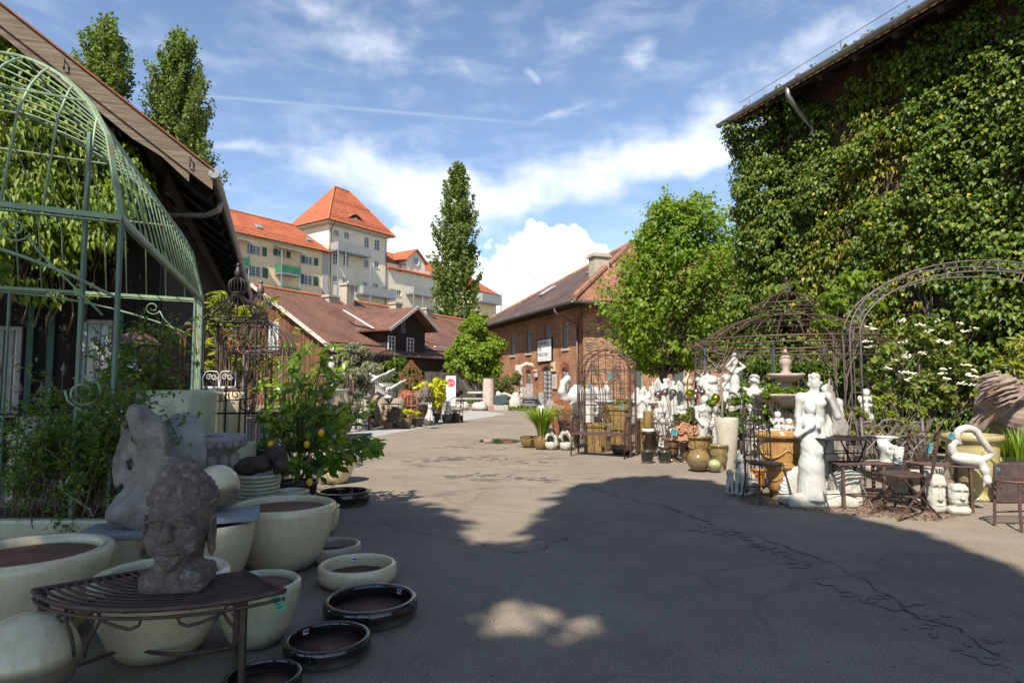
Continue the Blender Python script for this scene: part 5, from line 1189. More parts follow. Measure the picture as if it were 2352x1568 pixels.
# rope-textured planters and the log
def ropepot(label, u, Y, r, h):
 T = thing('rope_planter', label, 'planter', (px(u, Y), Y, 0)); b = MB(); b.lathe([(r * .93, 0), (r * .95, h * .6), (r * .95, h), (r * .8, h), (r * .78, h * .85)], 40); b.f = b.f[:-1]; b.build('body', gl_cream2, T, smooth=True); q = MB()
 n = 7
 for k in range(n):
  z = h - .017 - k * .034
  for s_ in range(2):
   pts = [((r + .006 * sin(22 * a + s_ * pi)) * cos(a), (r + .006 * sin(22 * a + s_ * pi)) * sin(a), z + .006 * cos(22 * a + s_ * pi)) for a in [i * 2 * pi / 110 for i in range(110)]]
   q.tube(pts, .0105, 5, closed=True)
 q.build('rope_band', gl_cream2, T, smooth=True); q = MB(); q.lathe([(r * .8, h * .9), (.001, h * .88)], 32); q.build('inside', lining, T); return T
ropepot('sage planter wrapped in rope bands under the driftwood log', 598, 5.75, .185, .61)
ropepot('sage planter with rope bands behind the largest cream pot', 676, 5.9, .15, .44)
T = thing('driftwood_log', 'dark gnarled driftwood log lying on the rope planter', 'log', (px(590, 5.75), 5.75, .66)); s = Sc()
s.chain([(-.30, 0, .0), (-.18, .01, -.005), (-.02, 0, .02), (.10, -.02, .04), (.17, -.02, .10)], [.045, .07, .075, .07, .06], .05); s.chain([(.17, -.02, .10), (.225, -.03, .13), (.25, -.04, .03), (.23, -.05, -.03)], [.06, .06, .05, .03], .04); s.e((.20, -.03, .16), (.06, .05, .045)); s.c((.17, -.10, .06), (.18, -.02, .05), .02, op='s'); s.c((.05, -.09, .09), (.13, -.09, .12), .012, op='s')
s.mesh('log', log_m, T, .009, rough=.0045, rsc=26)
# the grey urn
T = thing('stone_urn', 'grey cast stone urn with egg moulding rim on a leafy stem', 'urn', (px(470, 5.25), 5.25, 0)); b = MB()
b.lathe([(.20, 0), (.20, .34), (.17, .36), (.13, .42), (.12, .50), (.15, .58), (.20, .66), (.235, .74), (.25, .80), (.24, .83), (.27, .85), (.30, .88), (.335, .92), (.345, .96), (.33, .99), (.29, .995), (.26, .96)], 48); b.f = b.f[:-1]; b.build('body', stone_gr, T, smooth=True)
b = MB()
for k in range(26):
 a = 2 * pi * k / 26; b.ell((.325 * cos(a), .325 * sin(a), .925), (.030, .030, .034), 10, Matrix.Rotation(a, 3, 'Z')); b.ring((.333 * cos(a), .333 * sin(a), .925), .034, .006, 12, 4, (cos(a), sin(a), -.4))
b.build('egg_moulding', stone_gr, T, smooth=True); b = MB()
for k in range(14):
 a = 2 * pi * k / 14
 for j, (z, r_) in enumerate(((.60, .165), (.70, .22), (.79, .26))): b.ell((r_ * cos(a + j * .22), r_ * sin(a + j * .22), z), (.028, .045, .055), 8, Matrix.Rotation(a, 3, 'Z'))
b.build('leaf_moulding', stone_gr, T, smooth=True); b = MB(); b.lathe([(.27, .965), (.001, .93)], 32); b.build('soil', soil, T)
# ================================================================ HEADS
def face(s, asleep=True, nk=True, lipw=1.0, open_eye=False):
 """a face of unit height, looking to -y; chin at z -.5, hair line near +.5"""
 s.e((0, .12, .12), (.36, .44, .48), k=.1); s.e((0, -.04, -.19), (.275, .30, .31), k=.12); s.e((0, -.29, -.42), (.10, .075, .08), k=.12)
 for m in (-1, 1):
  s.e((m * .17, -.22, -.10), (.12, .11, .14), k=.1); s.e((m * .15, -.33, .115), (.14, .045, .03), (0, m * .22, m * -.35), k=.06)
  s.e((m * .145, -.425, .045), (.105, .075, .058), k=.05, op='s'); s.e((m * .15, -.315, .04), (.082, .055, .048), k=.012)
  s.e((m * .15, -.372, .022), (.088, .022, .0085), (0, m * .12, 0), k=.012, op='s'); s.e((m * .15, -.378, .078), (.09, .02, .009), (0, m * .18, 0), k=.015, op='s')
  s.e((m * .05, -.42, -.105), (.036, .045, .034), k=.03); s.e((m * .04, -.44, -.135), (.016, .02, .012), k=.012, op='s')
 s.c((0, -.335, .11), (0, -.455, -.08), .032, .050, k=.06); s.e((0, -.455, -.09), (.045, .04, .038), k=.03)
 for m in (-1, 1): s.e((m * .04, -.375, -.228), (.065 * lipw, .035, .020), (0, m * -.10, m * -.3), k=.025)
 s.e((0, -.37, -.278), (.085 * lipw, .04, .026), k=.03); s.e((0, -.42, -.252), (.11 * lipw, .035, .0065), k=.012, op='s'); s.e((0, -.40, -.325), (.09, .035, .018), k=.03, op='s')
 if nk: s.c((0, .08, -.25), (0, .10, -.72), .215, .25, k=.1)
 return s
# Buddha head on the bench
T = thing('buddha_head', 'weathered dark stone buddha head standing on the curved iron bench', 'sculpture', (px(424, 2.97), 2.97, .463), .16, None, (.97, .97, 1.0))
s = Sc(); F = face(Sc(), nk=False, lipw=1.3); s.mv(F, (0, -.0, .30), .37); s.e((0, -.005, .225), (.112, .118, .095), k=.04)
for m in (-1, 1): s.e((m * .062, -.07, .235), (.05, .05, .06), k=.04)
s.e((0, .058, .365), (.140, .148, .165), k=.03); s.e((0, .03, .52), (.088, .088, .08), k=.06); s.c((0, .04, .22), (0, .04, .05), .09, .105, k=.05); s.b((0, .03, .05), (.142, .125, .05), rad=.03, k=.05)
for m in (-1, 1):
 s.e((m * .15, .01, .26), (.018, .035, .085), (0, m * .06, 0), k=.015); s.e((m * .155, -.005, .185), (.016, .022, .035), k=.02); s.e((m * .163, -.005, .265), (.008, .018, .045), k=.01, op='s')
for i in range(9):
 th = .12 + i * .165
 n = max(1, int(2 * pi * sin(th) / .19))
 for k in range(n):
  a = 2 * pi * (k + .5 * (i % 2)) / n; d = Vector((sin(th) * cos(a), sin(th) * sin(a), cos(th)))
  z_ = .36 + .165 * d.z
  if d.y < -.2 and z_ < .405: continue
  if z_ < .30: continue
  s.e((.147 * d.x, .058 + .152 * d.y, z_ + .012), (.0195, .0195, .017), k=.006)
for i in range(4):
 for k in range(max(1, int(7 - i * 1.6))): a = 2 * pi * k / max(1, int(7 - i * 1.6)); s.e((.078 * cos(a) * (1 - i * .24), .03 + .078 * sin(a) * (1 - i * .24), .535 + i * .020), (.0165, .0165, .014), k=.008)
o = s.mesh('head', buddha_m, T, .0052, rough=.0011, rsc=70, flat=.0)
# two halves of a broken stone face, behind
T = thing('stone_face_half', 'pale rough broken stone face half standing on the granite slab', 'sculpture', (px(322, 4.3), 4.3, .45), .9); s = Sc(); F = face(Sc(), lipw=.9); s.mv(F, (0, -.02, .40), .62, rz=0); s.e((0, .2, .68), (.22, .15, .12), k=.05); s.b((-.3, .1, .4), (.3, .8, .8), (0, .18, .2), op='s', rad=.05, k=.03); s.c((.08, .02, .62), (.02, .06, .75), .10, .07, k=.06); s.e((.06, .05, .10), (.2, .18, .12), k=.08)
for i in range(34): s.e((rng.uniform(-.05, .25), rng.uniform(.10, .28), rng.uniform(.05, .8)), (rng.uniform(.03, .06), rng.uniform(.02, .05), rng.uniform(.03, .07)), (rng.random(), rng.random(), 0), .012, 's')
s.mesh('face', M('stone_rough', (.27, .24, .205), .9, (.15, .13, .11), 9, bump=.8, bsc=30, dirt=(.09, .08, .07), dsc=6, damt=.8), T, .010, rough=.007, rsc=34, flat=0)
T = thing('stone_face_half', 'smooth grey stone face half leaning behind the rough broken one', 'sculpture', (px(425, 4.75), 4.75, .52), -.65); s = Sc(); F = face(Sc(), lipw=.9); s.mv(F, (0, 0, .33), .58, rot=Euler((.12, -.22, 0)).to_matrix()); s.b((.05, .35, .3), (.5, .24, .6), op='s', rad=.05, k=.05); s.e((.0, .02, .02), (.18, .14, .12), k=.08)
s.mesh('face', stone_gr, T, .011, rough=.002, rsc=25, flat=-.06)
# ================================================================ THE CURVED IRON BENCH (front left)
bx, by = px(312, 2.74), 2.74 + .80
T = thing('plant_bench', 'curved brown iron slatted bench with scrolled legs in the front left corner', 'bench', (bx, by, 0), 0); RO, RI, AH = .80, .37, R(47); SH = .45
def arc(r, z, a0, a1, n=20): return [(r * sin(a0 + (a1 - a0) * i / n), -r * cos(a0 + (a1 - a0) * i / n), z) for i in range(n + 1)]
b = MB(); b.tube(arc(RO, SH, -AH, AH), .0125, 7); b.tube(arc(RI, SH, -AH, AH), .0125, 7); b.tube(arc(RO, SH - .035, -AH, AH), .008, 6)
for m in (-1, 1): b.tube([(RI * sin(m * AH), -RI * cos(AH), SH), (RO * sin(m * AH), -RO * cos(AH), SH)], .0125, 7)
b.build('seat_frame', iron_br, T, smooth=True); b = MB()
for k in range(1, 11): r_ = RI + (RO - RI) * k / 11; b.tube(arc(r_, SH + .004, -AH, AH, 16), .0072, 6)
for a in (-.33, 0, .33): b.tube([(RI * sin(a), -RI * cos(a), SH - .010), (RO * sin(a), -RO * cos(a), SH - .010)], .008, 5)
b.build('slats', iron_br, T, smooth=True)
lg = []
for r_, a in ((RO - .03, -AH + .06), (RO - .03, AH - .22), (RI + .02, -AH + .1), (RI + .02, AH - .1)):
 b = MB(); b.beam((r_ * sin(a), -r_ * cos(a), 0), (r_ * sin(a), -r_ * cos(a), SH), .026, .026); b.build('leg', iron_br, T, bevel=.003)
b = MB(); b.tube(arc(RO - .03, .06, -AH + .06, AH - .22), .011, 6); b.tube(arc(RI + .02, .10, -AH, AH), .010, 6)
for m in (-1, 1): a = -AH + .06 if m < 0 else AH - .22; a2 = -AH + .1 if m < 0 else AH - .1; b.tube([((RO - .03) * sin(a), -(RO - .03) * cos(a), .06), ((RI + .02) * sin(a2), -(RI + .02) * cos(a2), .10)], .010, 6)
b.build('stretcher', iron_br, T, smooth=True)
def flat(r, a, z): return Vector((r * sin(a), -r * cos(a), z))
for c_, m in ((-AH + .06, 1), (-.33, -1), (-.28, 1), (AH - .22, -1)):
 r_ = RO - .03; w = .16; b = MB()
 pts = [flat(r_, c_ + m * f * w / r_, z) for f, z in ((.06, .23), (.10, .27), (.22, .32), (.40, .36), (.52, .395), (.46, .425), (.30, .43), (.20, .41), (.22, .385), (.32, .385))]; b.tube(pts, .0075, 5)
 pts = [flat(r_, c_ + m * f * w / r_, z) for f, z in ((.46, .405), (.7, .385), (1.05, .37), (1.4, .36), (1.6, .375), (1.66, .40), (1.55, .41))]; b.tube(pts, .0075, 5); b.build('scroll', iron_br, T, smooth=True)
def ptag(label, loc, rz=0.0, w=.07, h=.05, tilt=0.0, mat=None, rot=None):
 T = thing('price_tag', label, 'tag', loc, 0, 'blue and green paper tags'); T.rotation_euler = rot or (tilt, .35, rz)
 w *= .75; h *= .75; b = MB(); b.box((0, 0, -h / 2), (w, .003, h)); b.build('paper', mat or tagm, T); b = MB()
 for k in range(4): b.box((-.004 * (k % 2), -.0025, -h * (.22 + k * .17)), (w * (.7 - .12 * (k % 3)), .002, h * .045))
 b.build('writing', ink, T); return T
q = gp(560, 1352, .43); ptag('green paper tag hanging from the right end of the curved bench', (bx + RO * sin(AH) - .04, by - RO * cos(AH) - .02, .435), 0, .055, .11, 0, tagd, (.1, -.5, 0))
# ================================================================ LEMON TREE
rng = np.random.default_rng(61)
LX, LYY = px(690, 6.6), 6.6; T = thing('lemon_tree', 'lemon tree with glossy leaves and yellow fruit among the cream pots', 'tree', (LX, LYY, 0)); b = MB(); S, N, D_l = [], [], []
b.tube([(0, 0, 0), (.0, 0, .5), (.01, .01, .75)], [.03, .026, .022], 7)
tips = [(600, 880), (620, 930), (640, 850), (655, 800), (690, 830), (700, 800), (735, 815), (775, 800), (790, 850), (760, 880), (830, 905), (845, 1020), (800, 1025), (860, 1025), (820, 960), (780, 930), (610, 970), (640, 990), (660, 930), (700, 890), (720, 950), (740, 1000), (690, 1000), (650, 1050), (610, 1010), (735, 860), (680, 870), (830, 1005), (705, 1060), (760, 1050), (640, 905), (770, 985)]
fr_ = []
for u, v in tips + [(t[0] + rng.uniform(-22, 22), t[1] + rng.uniform(-22, 22)) for t in tips]:
 e = at(u, v, LYY + rng.uniform(-.38, .38)) - Vector((LX, LYY, 0)); s_ = Vector((e.x * .25, e.y * .25, min(.72, e.z * .7))); tw = limb(s_, e, .05, 5, .1); b.tube(tw, [.011, .009, .007, .006, .005, .003], 5)
 n = 17; P = along(tw[1:], n, .03); P[:4] = np.array(tuple(e)) + rng.normal(size=(4, 3)) * .02; S.append(P); dirv = unit(P - np.array([0, 0, .75])) + rng.normal(size=(n, 3)) * .5; D_l.append(dirv); N.append(unit(rng.normal(size=(n, 3)) * .4 + [-.15, -.55, .75]))
leaves('foliage', lf_lem, T, np.concatenate(S), np.concatenate(N), .105, .52, .22, True, np.concatenate(D_l)); b.build('branches', stem_g, T, smooth=True)
for u, v, dy_ in ((738, 994, -.45), (622, 1020, -.35), (711, 1107, -.55), (705, 1020, -.3)):
 e = at(u, v, LYY + dy_) - Vector((LX, LYY, 0)); q = MB(); q.lathe([(.0005, -.042), (.008, -.036), (.022, -.026), (.030, -.005), (.029, .014), (.019, .03), (.006, .036), (.0005, .037)], 14, tuple(e)); q.build('lemon', lemon_m, T, smooth=True)
pot('nursery_pot', 'black plastic pot holding the lemon tree', 690, 6.6, .21, .42, 'bucket', black_p, fill=soil)
# ================================================================ ROSE THICKET at the left edge
rng = np.random.default_rng(62)
def canes(label, bases, ends, Y, mat, leaf, nl, name='rose_bush', cat='shrub', r=.0055, spread=.35, sag=.18, jit=.035, asp=.6, zb=.45):
 bx_ = px(bases[0][0], Y); T = thing(name, label, cat, (bx_, Y, 0)); b = MB(); S, N = [], []
 for (u, v) in ends:
  e = at(u, v, Y + rng.uniform(-spread, spread)) - Vector((bx_, Y, 0)); bu = bases[rng.integers(len(bases))]; s_ = Vector((px(bu[0] + rng.uniform(-25, 25), Y) - bx_, rng.uniform(-.15, .15), zb)); tw = limb(s_, e, sag, 8, .06)
  b.tube(tw, [r * (1 - .08 * i) for i in range(9)], 5)
  for k in range(5):
   i = rng.integers(2, 8); q = tw[i] + Vector((rng.normal() * .13, rng.normal() * .1, rng.normal() * .09)); t2 = limb(tw[i], q, .02, 3, .1); b.tube(t2, r * .4, 4); P = along(t2, nl // 3, jit * .7); S.append(P); N.append(unit(rng.normal(size=(len(P), 3)) * .6 + [0, -.2, .7]))
  P = along(tw[2:], nl, jit); S.append(P); N.append(unit(rng.normal(size=(nl, 3)) * .6 + [0, -.2, .7]))
 leaves('foliage', mat, T, np.concatenate(S), np.concatenate(N), leaf, asp, .2); b.build('stems', twig_m, T, smooth=True); return T
ends = [(rng.uniform(-10, 330), rng.uniform(880, 1130)) for _ in range(46)] + [(350, 880), (400, 905), (445, 955), (430, 1000), (385, 935), (325, 900), (300, 1010), (310, 1080), (255, 1010), (240, 980), (330, 960), (360, 1160), (250, 1230), (160, 1240), (60, 1230), (20, 1150), (90, 860), (30, 845), (200, 890)]
canes('tangled green rose thicket spilling over the cream pots at the left edge', [(60, 1200), (150, 1195), (245, 1190), (210, 1190)], ends, 4.75, lf_rose, .042, 40, zb=.38)
canes('thin leafy rose branches climbing the green pavilion post', [(300, 1000), (260, 1000)], [(rng.uniform(190, 440), rng.uniform(700, 900)) for _ in range(24)], 6.0, lf_rose, .06, 26, spread=.5, zb=.9)
b = MB(); T = thing('stone_trough', 'long pale stone trough holding the rose thicket', 'trough', (px(120, 4.75), 4.75, 0)); b.box((0, .1, .22), (1.15, .5, .44)); b.build('body', gl_cream2, T, bevel=.03); b = MB(); b.box((0, .1, .445), (1.02, .38, .012)); b.build('soil', soil, T)
# ================================================================ GREEN PAVILION (left)
PZ = 2.3; Pn = at(279, 494, 4.7); Pf = at(466, 692, 9.27); PZ = (Pn.z + Pf.z) / 2
ux = Vector((-.87, -.50, 0)).normalized(); uy = (Vector((Pf.x, Pf.y, 0)) - Vector((Pn.x, Pn.y, 0))); PL = uy.length; uy.normalize(); PW = 4.6
T = thing('garden_pavilion', 'pale green iron pavilion with a barred dome in front of the barn', 'pavilion', (Pn.x, Pn.y, 0))
def pv(a, b_, z): q = ux * a + uy * b_; return Vector((q.x, q.y, z))
DH = 1.8
def dome(a, b_):
 """dome surface over the square plan: rises from the ring to the crown"""
 f = max(abs(a / PW - .5), abs(b_ / PL - .5)) * 2
 return PZ + DH * sqrt(max(0, 1 - f ** 2.3))
for a, b_ in ((0, 0), (0, PL), (PW, PL), (.25, .10), (2.27, PL), (0, PL - .8)):
 q = MB(); w = .030 if (a, b_) != (0, PL - .8) else .03; q.beam(pv(a, b_, 0), pv(a, b_, PZ if a != .25 else PZ + .65), w); q.build('post', M('iron_green_shaded', (.10, .18, .125), .5, (.07, .135, .095), 3, bump=.15, dirt=(.2, .09, .045), dsc=9, damt=.75), T, bevel=.004)  # same green iron as the dome, its shade put into the post colour
ring_ = [(0, 0), (0, PL), (PW, PL), (PW, 0)]
for i in range(4):
 q = MB(); q.beam(pv(*ring_[i], PZ), pv(*ring_[(i + 1) % 4], PZ), .035, .04); q.beam(pv(*ring_[i], PZ - .04), pv(*ring_[(i + 1) % 4], PZ - .04), .045, .01); q.build('ring_beam', iron_green, T)
def rib(P, r, name, n=None):
 q = MB(); q.tube(P, r, 6); return q.build(name, iron_green, T, smooth=True)
for c in ring_:
 P = [];
 for i in range(17): f = i / 16; a = c[0] + (PW / 2 - c[0]) * f; b_ = c[1] + (PL / 2 - c[1]) * f; P.append(pv(a, b_, dome(a, b_)))
 q = MB()
 for i in range(16): q.beam(P[i], P[i + 1], .04, .018)
 q.build('hip_rib', iron_green, T)
for k in range(1, 19):        # bars from eave to crown on each of the four faces and level hoops across them
 f = k / 19
 for side in range(4):
  P = []
  for i in range(13):
   t = i / 12
   if side == 0: a, b_ = t * PW / 2, PL * f; lim = min(f, 1 - f) * PW
   elif side == 1: a, b_ = PW * f, PL - t * PL / 2; lim = min(f, 1 - f) * PL
   elif side == 2: a, b_ = PW - t * PW / 2, PL * f; lim = min(f, 1 - f) * PW
   else: a, b_ = PW * f, t * PL / 2; lim = min(f, 1 - f) * PL
   s_ = t * (PW if side in (0, 2) else PL) / 2
   s_ = min(s_, lim)
   if side == 0: a = s_
   elif side == 1: b_ = PL - s_
   elif side == 2: a = PW - s_
   else: b_ = s_
   P.append(pv(a, b_, dome(a, b_)))
   if s_ >= lim: break
  if len(P) > 1: rib(P, .0095, 'dome_bar')
for k in (1, 3, 5):
 f = k / 14; q = MB(); C = [(PW * f, PL * f), (PW * f, PL * (1 - f)), (PW * (1 - f), PL * (1 - f)), (PW * (1 - f), PL * f)]
 for i in range(4): q.tube([pv(*C[i], dome(*C[i])), pv(*C[(i + 1) % 4], dome(*C[i]))], .011, 5)
 q.build('dome_hoop', iron_green, T)
def brace(o, ax, span, z, n=1):
 """arched brace with scrolls under a beam"""
 q = MB(); q.tube([o + ax * (span * f) + Vector((0, 0, z - .62 + .56 * sin(pi * f) ** .8)) for f in [i / 16 for i in range(17)]], .012, 6); q.build('arch_brace', iron_green, T, smooth=True)
 for f, m in ((.14, 1), (.86, -1)):
  q = MB(); q.scroll(o + ax * (span * f) + Vector((0, 0, z - .16)), .10, 1.4, .008, ax * m, (0, 0, 1), R(200)); q.tube([o + ax * (span * (f - m * .12)) + Vector((0, 0, z - .75)), o + ax * (span * (f - m * .06)) + Vector((0, 0, z - .45)), o + ax * (span * (f - m * .03)) + Vector((0, 0, z - .3)), o + ax * (span * f) - ax * m * .09 + Vector((0, 0, z - .2))], .008, 5); q.build('scroll', iron_green, T, smooth=True)
brace(pv(0, 0, 0), ux, PW, PZ); brace(pv(0, PL, 0), ux, PW, PZ); brace(pv(PW, 0, 0), uy, PL, PZ)
for k in range(1, 6): q = MB(); q.beam(pv(0, PL - .13 * k, 0), pv(0, PL - .13 * k, PZ), .016); q.build('side_bar', iron_green, T)
for z in (.7, 1.35): q = MB(); q.scroll(pv(.2, .05, z), .12, 1.5, .010, ux, (0, 0, 1), R(90)); q.tube([pv(.03, 0, z - .45), pv(.12, .03, z - .2), pv(.30, .08, z - .06), pv(.32, .08, z + .02)], .010, 5); q.build('scroll', iron_green, T, smooth=True)
# ================================================================ BIRDCAGE GAZEBOS
def cage(name, label, cat, u, Y, Rr, hw, dh, mat, nb=28, crown=True, r=.008, group=None, posts=6, top=1.0, z0=0.0, x=None, bars=True, ogee=True):
 T = thing(name, label, cat, (px(u, Y) if x is None else x, Y, z0), 0, group)
 prof = [(0, 1.0), (.08, .985), (.18, .93), (.28, .80), (.36, .62), (.43, .42), (.50, .27), (.55, .205), (.60, .19)] if ogee else [(0, 1), (.2, .97), (.4, .87), (.6, .70), (.8, .45), (.92, .22), (1, .04)]
 for k in range(nb):
  a = 2 * pi * k / nb; q = MB(); q.tube([(Rr * p * cos(a), Rr * p * sin(a), hw + dh * f) for f, p in prof], r, 4); q.build('dome_rib', mat, T)
 q = MB(); q.ring((0, 0, hw), Rr, r * 1.7, 36, 6); q.build('eave_ring', mat, T, smooth=True); q = MB(); q.ring((0, 0, hw - .07), Rr, r * 1.5, 36, 6); q.build('eave_ring', mat, T, smooth=True)
 if ogee:
  zb = hw + dh * .60; rb = Rr * .19; q = MB(); q.lathe([(rb, 0), (rb * 1.06, .015), (rb, .03)], 16, (0, 0, zb)); q.build('neck_ring', mat, T)
  if crown:
   for k in range(16):
    a = 2 * pi * k / 16; q = MB(); q.tube([((rb + (Rr * .30 - rb) * sin(pi * min(f * 1.02, 1)) ** .8 if f < .97 else .01) * cos(a) * (1 if f < .6 else 1 - ((f - .6) / .42) ** 2), (rb + (Rr * .30 - rb) * sin(pi * min(f, 1)) ** .8) * sin(a) * (1 if f < .6 else 1 - ((f - .6) / .42) ** 2), zb + Rr * .62 * f) for f in [i / 9 for i in range(10)]], r * .8, 4); q.build('crown_rib', mat, T)
   zt = zb + Rr * .62; q = MB(); q.lathe([(.02, 0), (.05, .03), (.055, .09), (.035, .15), (.02, .165), (.03, .18), (.033, .20), (.02, .225), (.0005, .235)], 14, (0, 0, zt - .03)); q.build('finial', mat, T, smooth=True)
 for k in range(posts):
  a = 2 * pi * (k + .5) / posts; q = MB(); q.beam((Rr * cos(a), Rr * sin(a), 0), (Rr * cos(a), Rr * sin(a), hw), r * 3.4); q.build('post', mat, T)
 if bars:
  for z in (.25, .95, 1.35):
   if z < hw: q = MB(); q.ring((0, 0, z), Rr, r, 30, 4); q.build('wall_ring', mat, T)
  for k in range(nb): a = 2 * pi * k / nb; q = MB(); q.tube([(Rr * cos(a), Rr * sin(a), 0), (Rr * cos(a), Rr * sin(a), hw)], r * .7, 3); q.build('wall_bar', mat, T)
 return T
BC = 'birdcage gazebos'
cage('birdcage_gazebo', 'grey iron birdcage gazebo with onion crown behind the lemon tree', 'gazebo', 594, 9.4, .52, 1.96, .86, iron_gy, 26, group=BC)
cage('birdcage_gazebo', 'dark iron birdcage gazebo whose crown touches the barn gutter', 'gazebo', 541, 9.0, .42, 2.35, .62, iron_dk, 22, group=BC, bars=False)
cage('birdcage_gazebo', 'rusty onion domed birdcage gazebo standing behind the giant stone faces', 'gazebo', 945, 25.5, .43, 1.72, 1.15, rust, 14, False, .012, BC, bars=False)
cage('iron_pavilion', 'dark grey wire pavilion with low rounded dome under the timber house dormer', 'pavilion', 893, 28, .92, 2.3, .72, iron_dk, 24, False, .012, BC, bars=False, ogee=False)
# leafy oleander against the barn
rng = np.random.default_rng(71)
bushy('oleander', 'tall yellow green oleander between the pavilion and the birdcage gazebo', 'shrub', 545, 900, 10.2, [(500, 690, 34), (540, 700, 36, .3), (575, 720, 34, -.2), (490, 740, 34), (530, 770, 36), (580, 790, 34), (500, 800, 30), (550, 840, 36), (610, 700, 22, .3), (600, 830, 30), (490, 850, 34)], lf_bam, .15, 700, .03, asp=.2, up=.7, shell=.2)
canes('bare oleander branch with leafy tips in front of the timber gable', [(600, 900), (570, 900)], [(720, 790), (700, 760), (675, 750), (690, 800), (650, 720), (745, 800), (630, 690)], 10.6, lf_bam, .13, 14, name='oleander', asp=.2, zb=.8)
# ================================================================ DARK CORNER UNDER THE BARN EAVE
T = thing('iron_fence', 'black iron fence with spear finials in the shade of the barn', 'fence', (px(-20, 6.2), 6.2, 0), .12); L_ = 2.9; b = MB()
for z in (.5, 1.12): b.tube([(0, 0, z), (L_, 0, z)], .012, 5)
b.build('rail', iron_bl, T)
for k in range(15):
 q = MB(); x = .08 + k * .195; h_ = 1.3 if k % 3 else 1.5; q.tube([(x, 0, 0), (x, 0, h_)], .009, 5); q.build('picket', iron_bl, T); q = MB(); q.lathe([(.006, 0), (.016, .012), (.008, .03), (.024, .06), (.012, .10), (.001, .14)], 8, (x, 0, h_)); q.build('finial', M('finial_rusty', (.20, .13, .11), .6, metal=.4), T)
for k in range(4): q = MB(); q.scroll((.35 + k * .7, 0, 1.22), .09, 1.4, .008, (1, 0, 0), (0, 0, 1), R(180)); q.build('scroll', iron_bl, T)
T = thing('cardboard_box', 'large opened cardboard box standing in the dark barn doorway', 'box', (px(310, 8.3), 8.3, 0), .2); b = MB(); b.box((0, 0, .62), (.95, .6, 1.24)); b.build('carton', card, T, bevel=.01); b = MB(); b.box((-.1, -.303, .98), (.36, .004, .26)); b.build('label', paper_w, T); b = MB()
b.prism([(.1, -.3, 1.24), (.47, -.3, 1.24), (.5, -.5, 1.15), (.12, -.48, 1.16)], (0, 0, .006)); b.build('flap', card, T)
T = thing('parasol', 'dull purple garden parasol opened in the dark beside the barn door', 'parasol', (px(312, 8.6), 8.6, 0)); b = MB(); b.tube([(0, 0, 0), (0, 0, 2.15)], .02, 6); b.build('pole', iron_bl, T); b = MB(); n = 8
b.lathe([(.34, 1.96), (.33, 1.97), (.22, 2.07), (.02, 2.17)], n); b.f = b.f[1:] ; b.build('canopy', purple, T)
T = thing('mirror_ball', 'silver mirror garden ball on a thin pole in the rose leaves', 'garden ball', (px(306, 6.9), 6.9, 0)); b = MB(); b.tube([(0, 0, 0), (0, 0, 1.5)], .012, 6); b.build('pole', iron_dk, T); b = MB(); b.ell((0, 0, 1.59), .115, 28); b.build('ball', silver, T, smooth=True)
T = thing('stone_fragment', 'sunlit rough yellow stone lump behind the rose thicket', 'stone', (px(68, 7.2), 7.2, 0)); s = Sc(); s.e((0, 0, .75), (.17, .16, .26), k=.1).e((.05, 0, .98), (.12, .12, .10), k=.1).b((0, 0, .3), (.12, .12, .3), rad=.03); s.mesh('stone', stone_lt, T, .022, rough=.012, rsc=18, flat=0)
def hook(label, u, Y, h, m=1, rz=0.0):
 T = thing('shepherd_hook', label, 'plant hook', (px(u, Y), Y, 0), rz, 'rusty plant hooks'); b = MB()
 b.tube([(0, 0, 0), (0, 0, h - .15)] + [(m * (.05 - .05 * cos(a)), 0, h - .12 + .06 * sin(a)) for a in [i * pi / 8 for i in range(9)]] + [(m * .105, 0, h - .25), (m * .125, 0, h - .33), (m * .15, 0, h - .30)], .0085, 6); b.build('rod', rust, T, smooth=True)
hook('rusty crook hook leaning left beside the pavilion corner post', 413, 6.5, 2.02, -1); hook('rusty crook hook leaning right beside the pavilion corner post', 424, 6.5, 2.05, 1); hook('rusty crook hook with long curl in front of the birdcage gazebo', 505, 8.2, 2.2, 1)
T = thing('iron_ornament', 'rusty knotted iron ornament on a rod before the birdcage gazebo', 'ornament', (px(530, 8.0), 8.0, 0)); b = MB(); b.tube([(-.1, 0, 0), (0, 0, 1.9)], .010, 6); b.build('rod', rust, T); b = MB()
for c, r_ in (((-.02, 0, 1.98), .085), ((.07, .02, 1.92), .06), ((-.07, -.02, 1.90), .055), ((.16, 0, 1.88), .07)): b.ring(c, r_, .009, 18, 5, (.2, -1, .1))
b.build('loop', rust, T, smooth=True)
for lab, u in (('white iron scroll basket left on the cream cylinders', 487), ('white iron scroll basket right on the cream cylinders', 523)):
 T = thing('wire_basket', lab, 'basket', (px(u, 7.0), 7.0, 1.34)); b = MB(); b.lathe([(.05, 0), (.085, .03), (.095, .055), (.088, .055), (.05, .01)], 20); b.build('bowl', white_p, T, smooth=True); b = MB(); b.tube([(-.09, 0, .05), (-.10, 0, .15), (-.06, 0, .22), (0, 0, .225), (.06, 0, .22), (.10, 0, .15), (.09, 0, .05)], .006, 5); b.build('handle', white_p, T); b = MB(); b.scroll((-.03, 0, .16), .035, 1.3, .004); b.scroll((.03, 0, .16), .035, 1.3, .004, flip=-1); b.build('scrollwork', white_p, T)
T = thing('iron_tripod', 'rusty iron stand with curled top before the cream cylinder', 'stand', (px(548, 6.6), 6.6, 0)); b = MB()
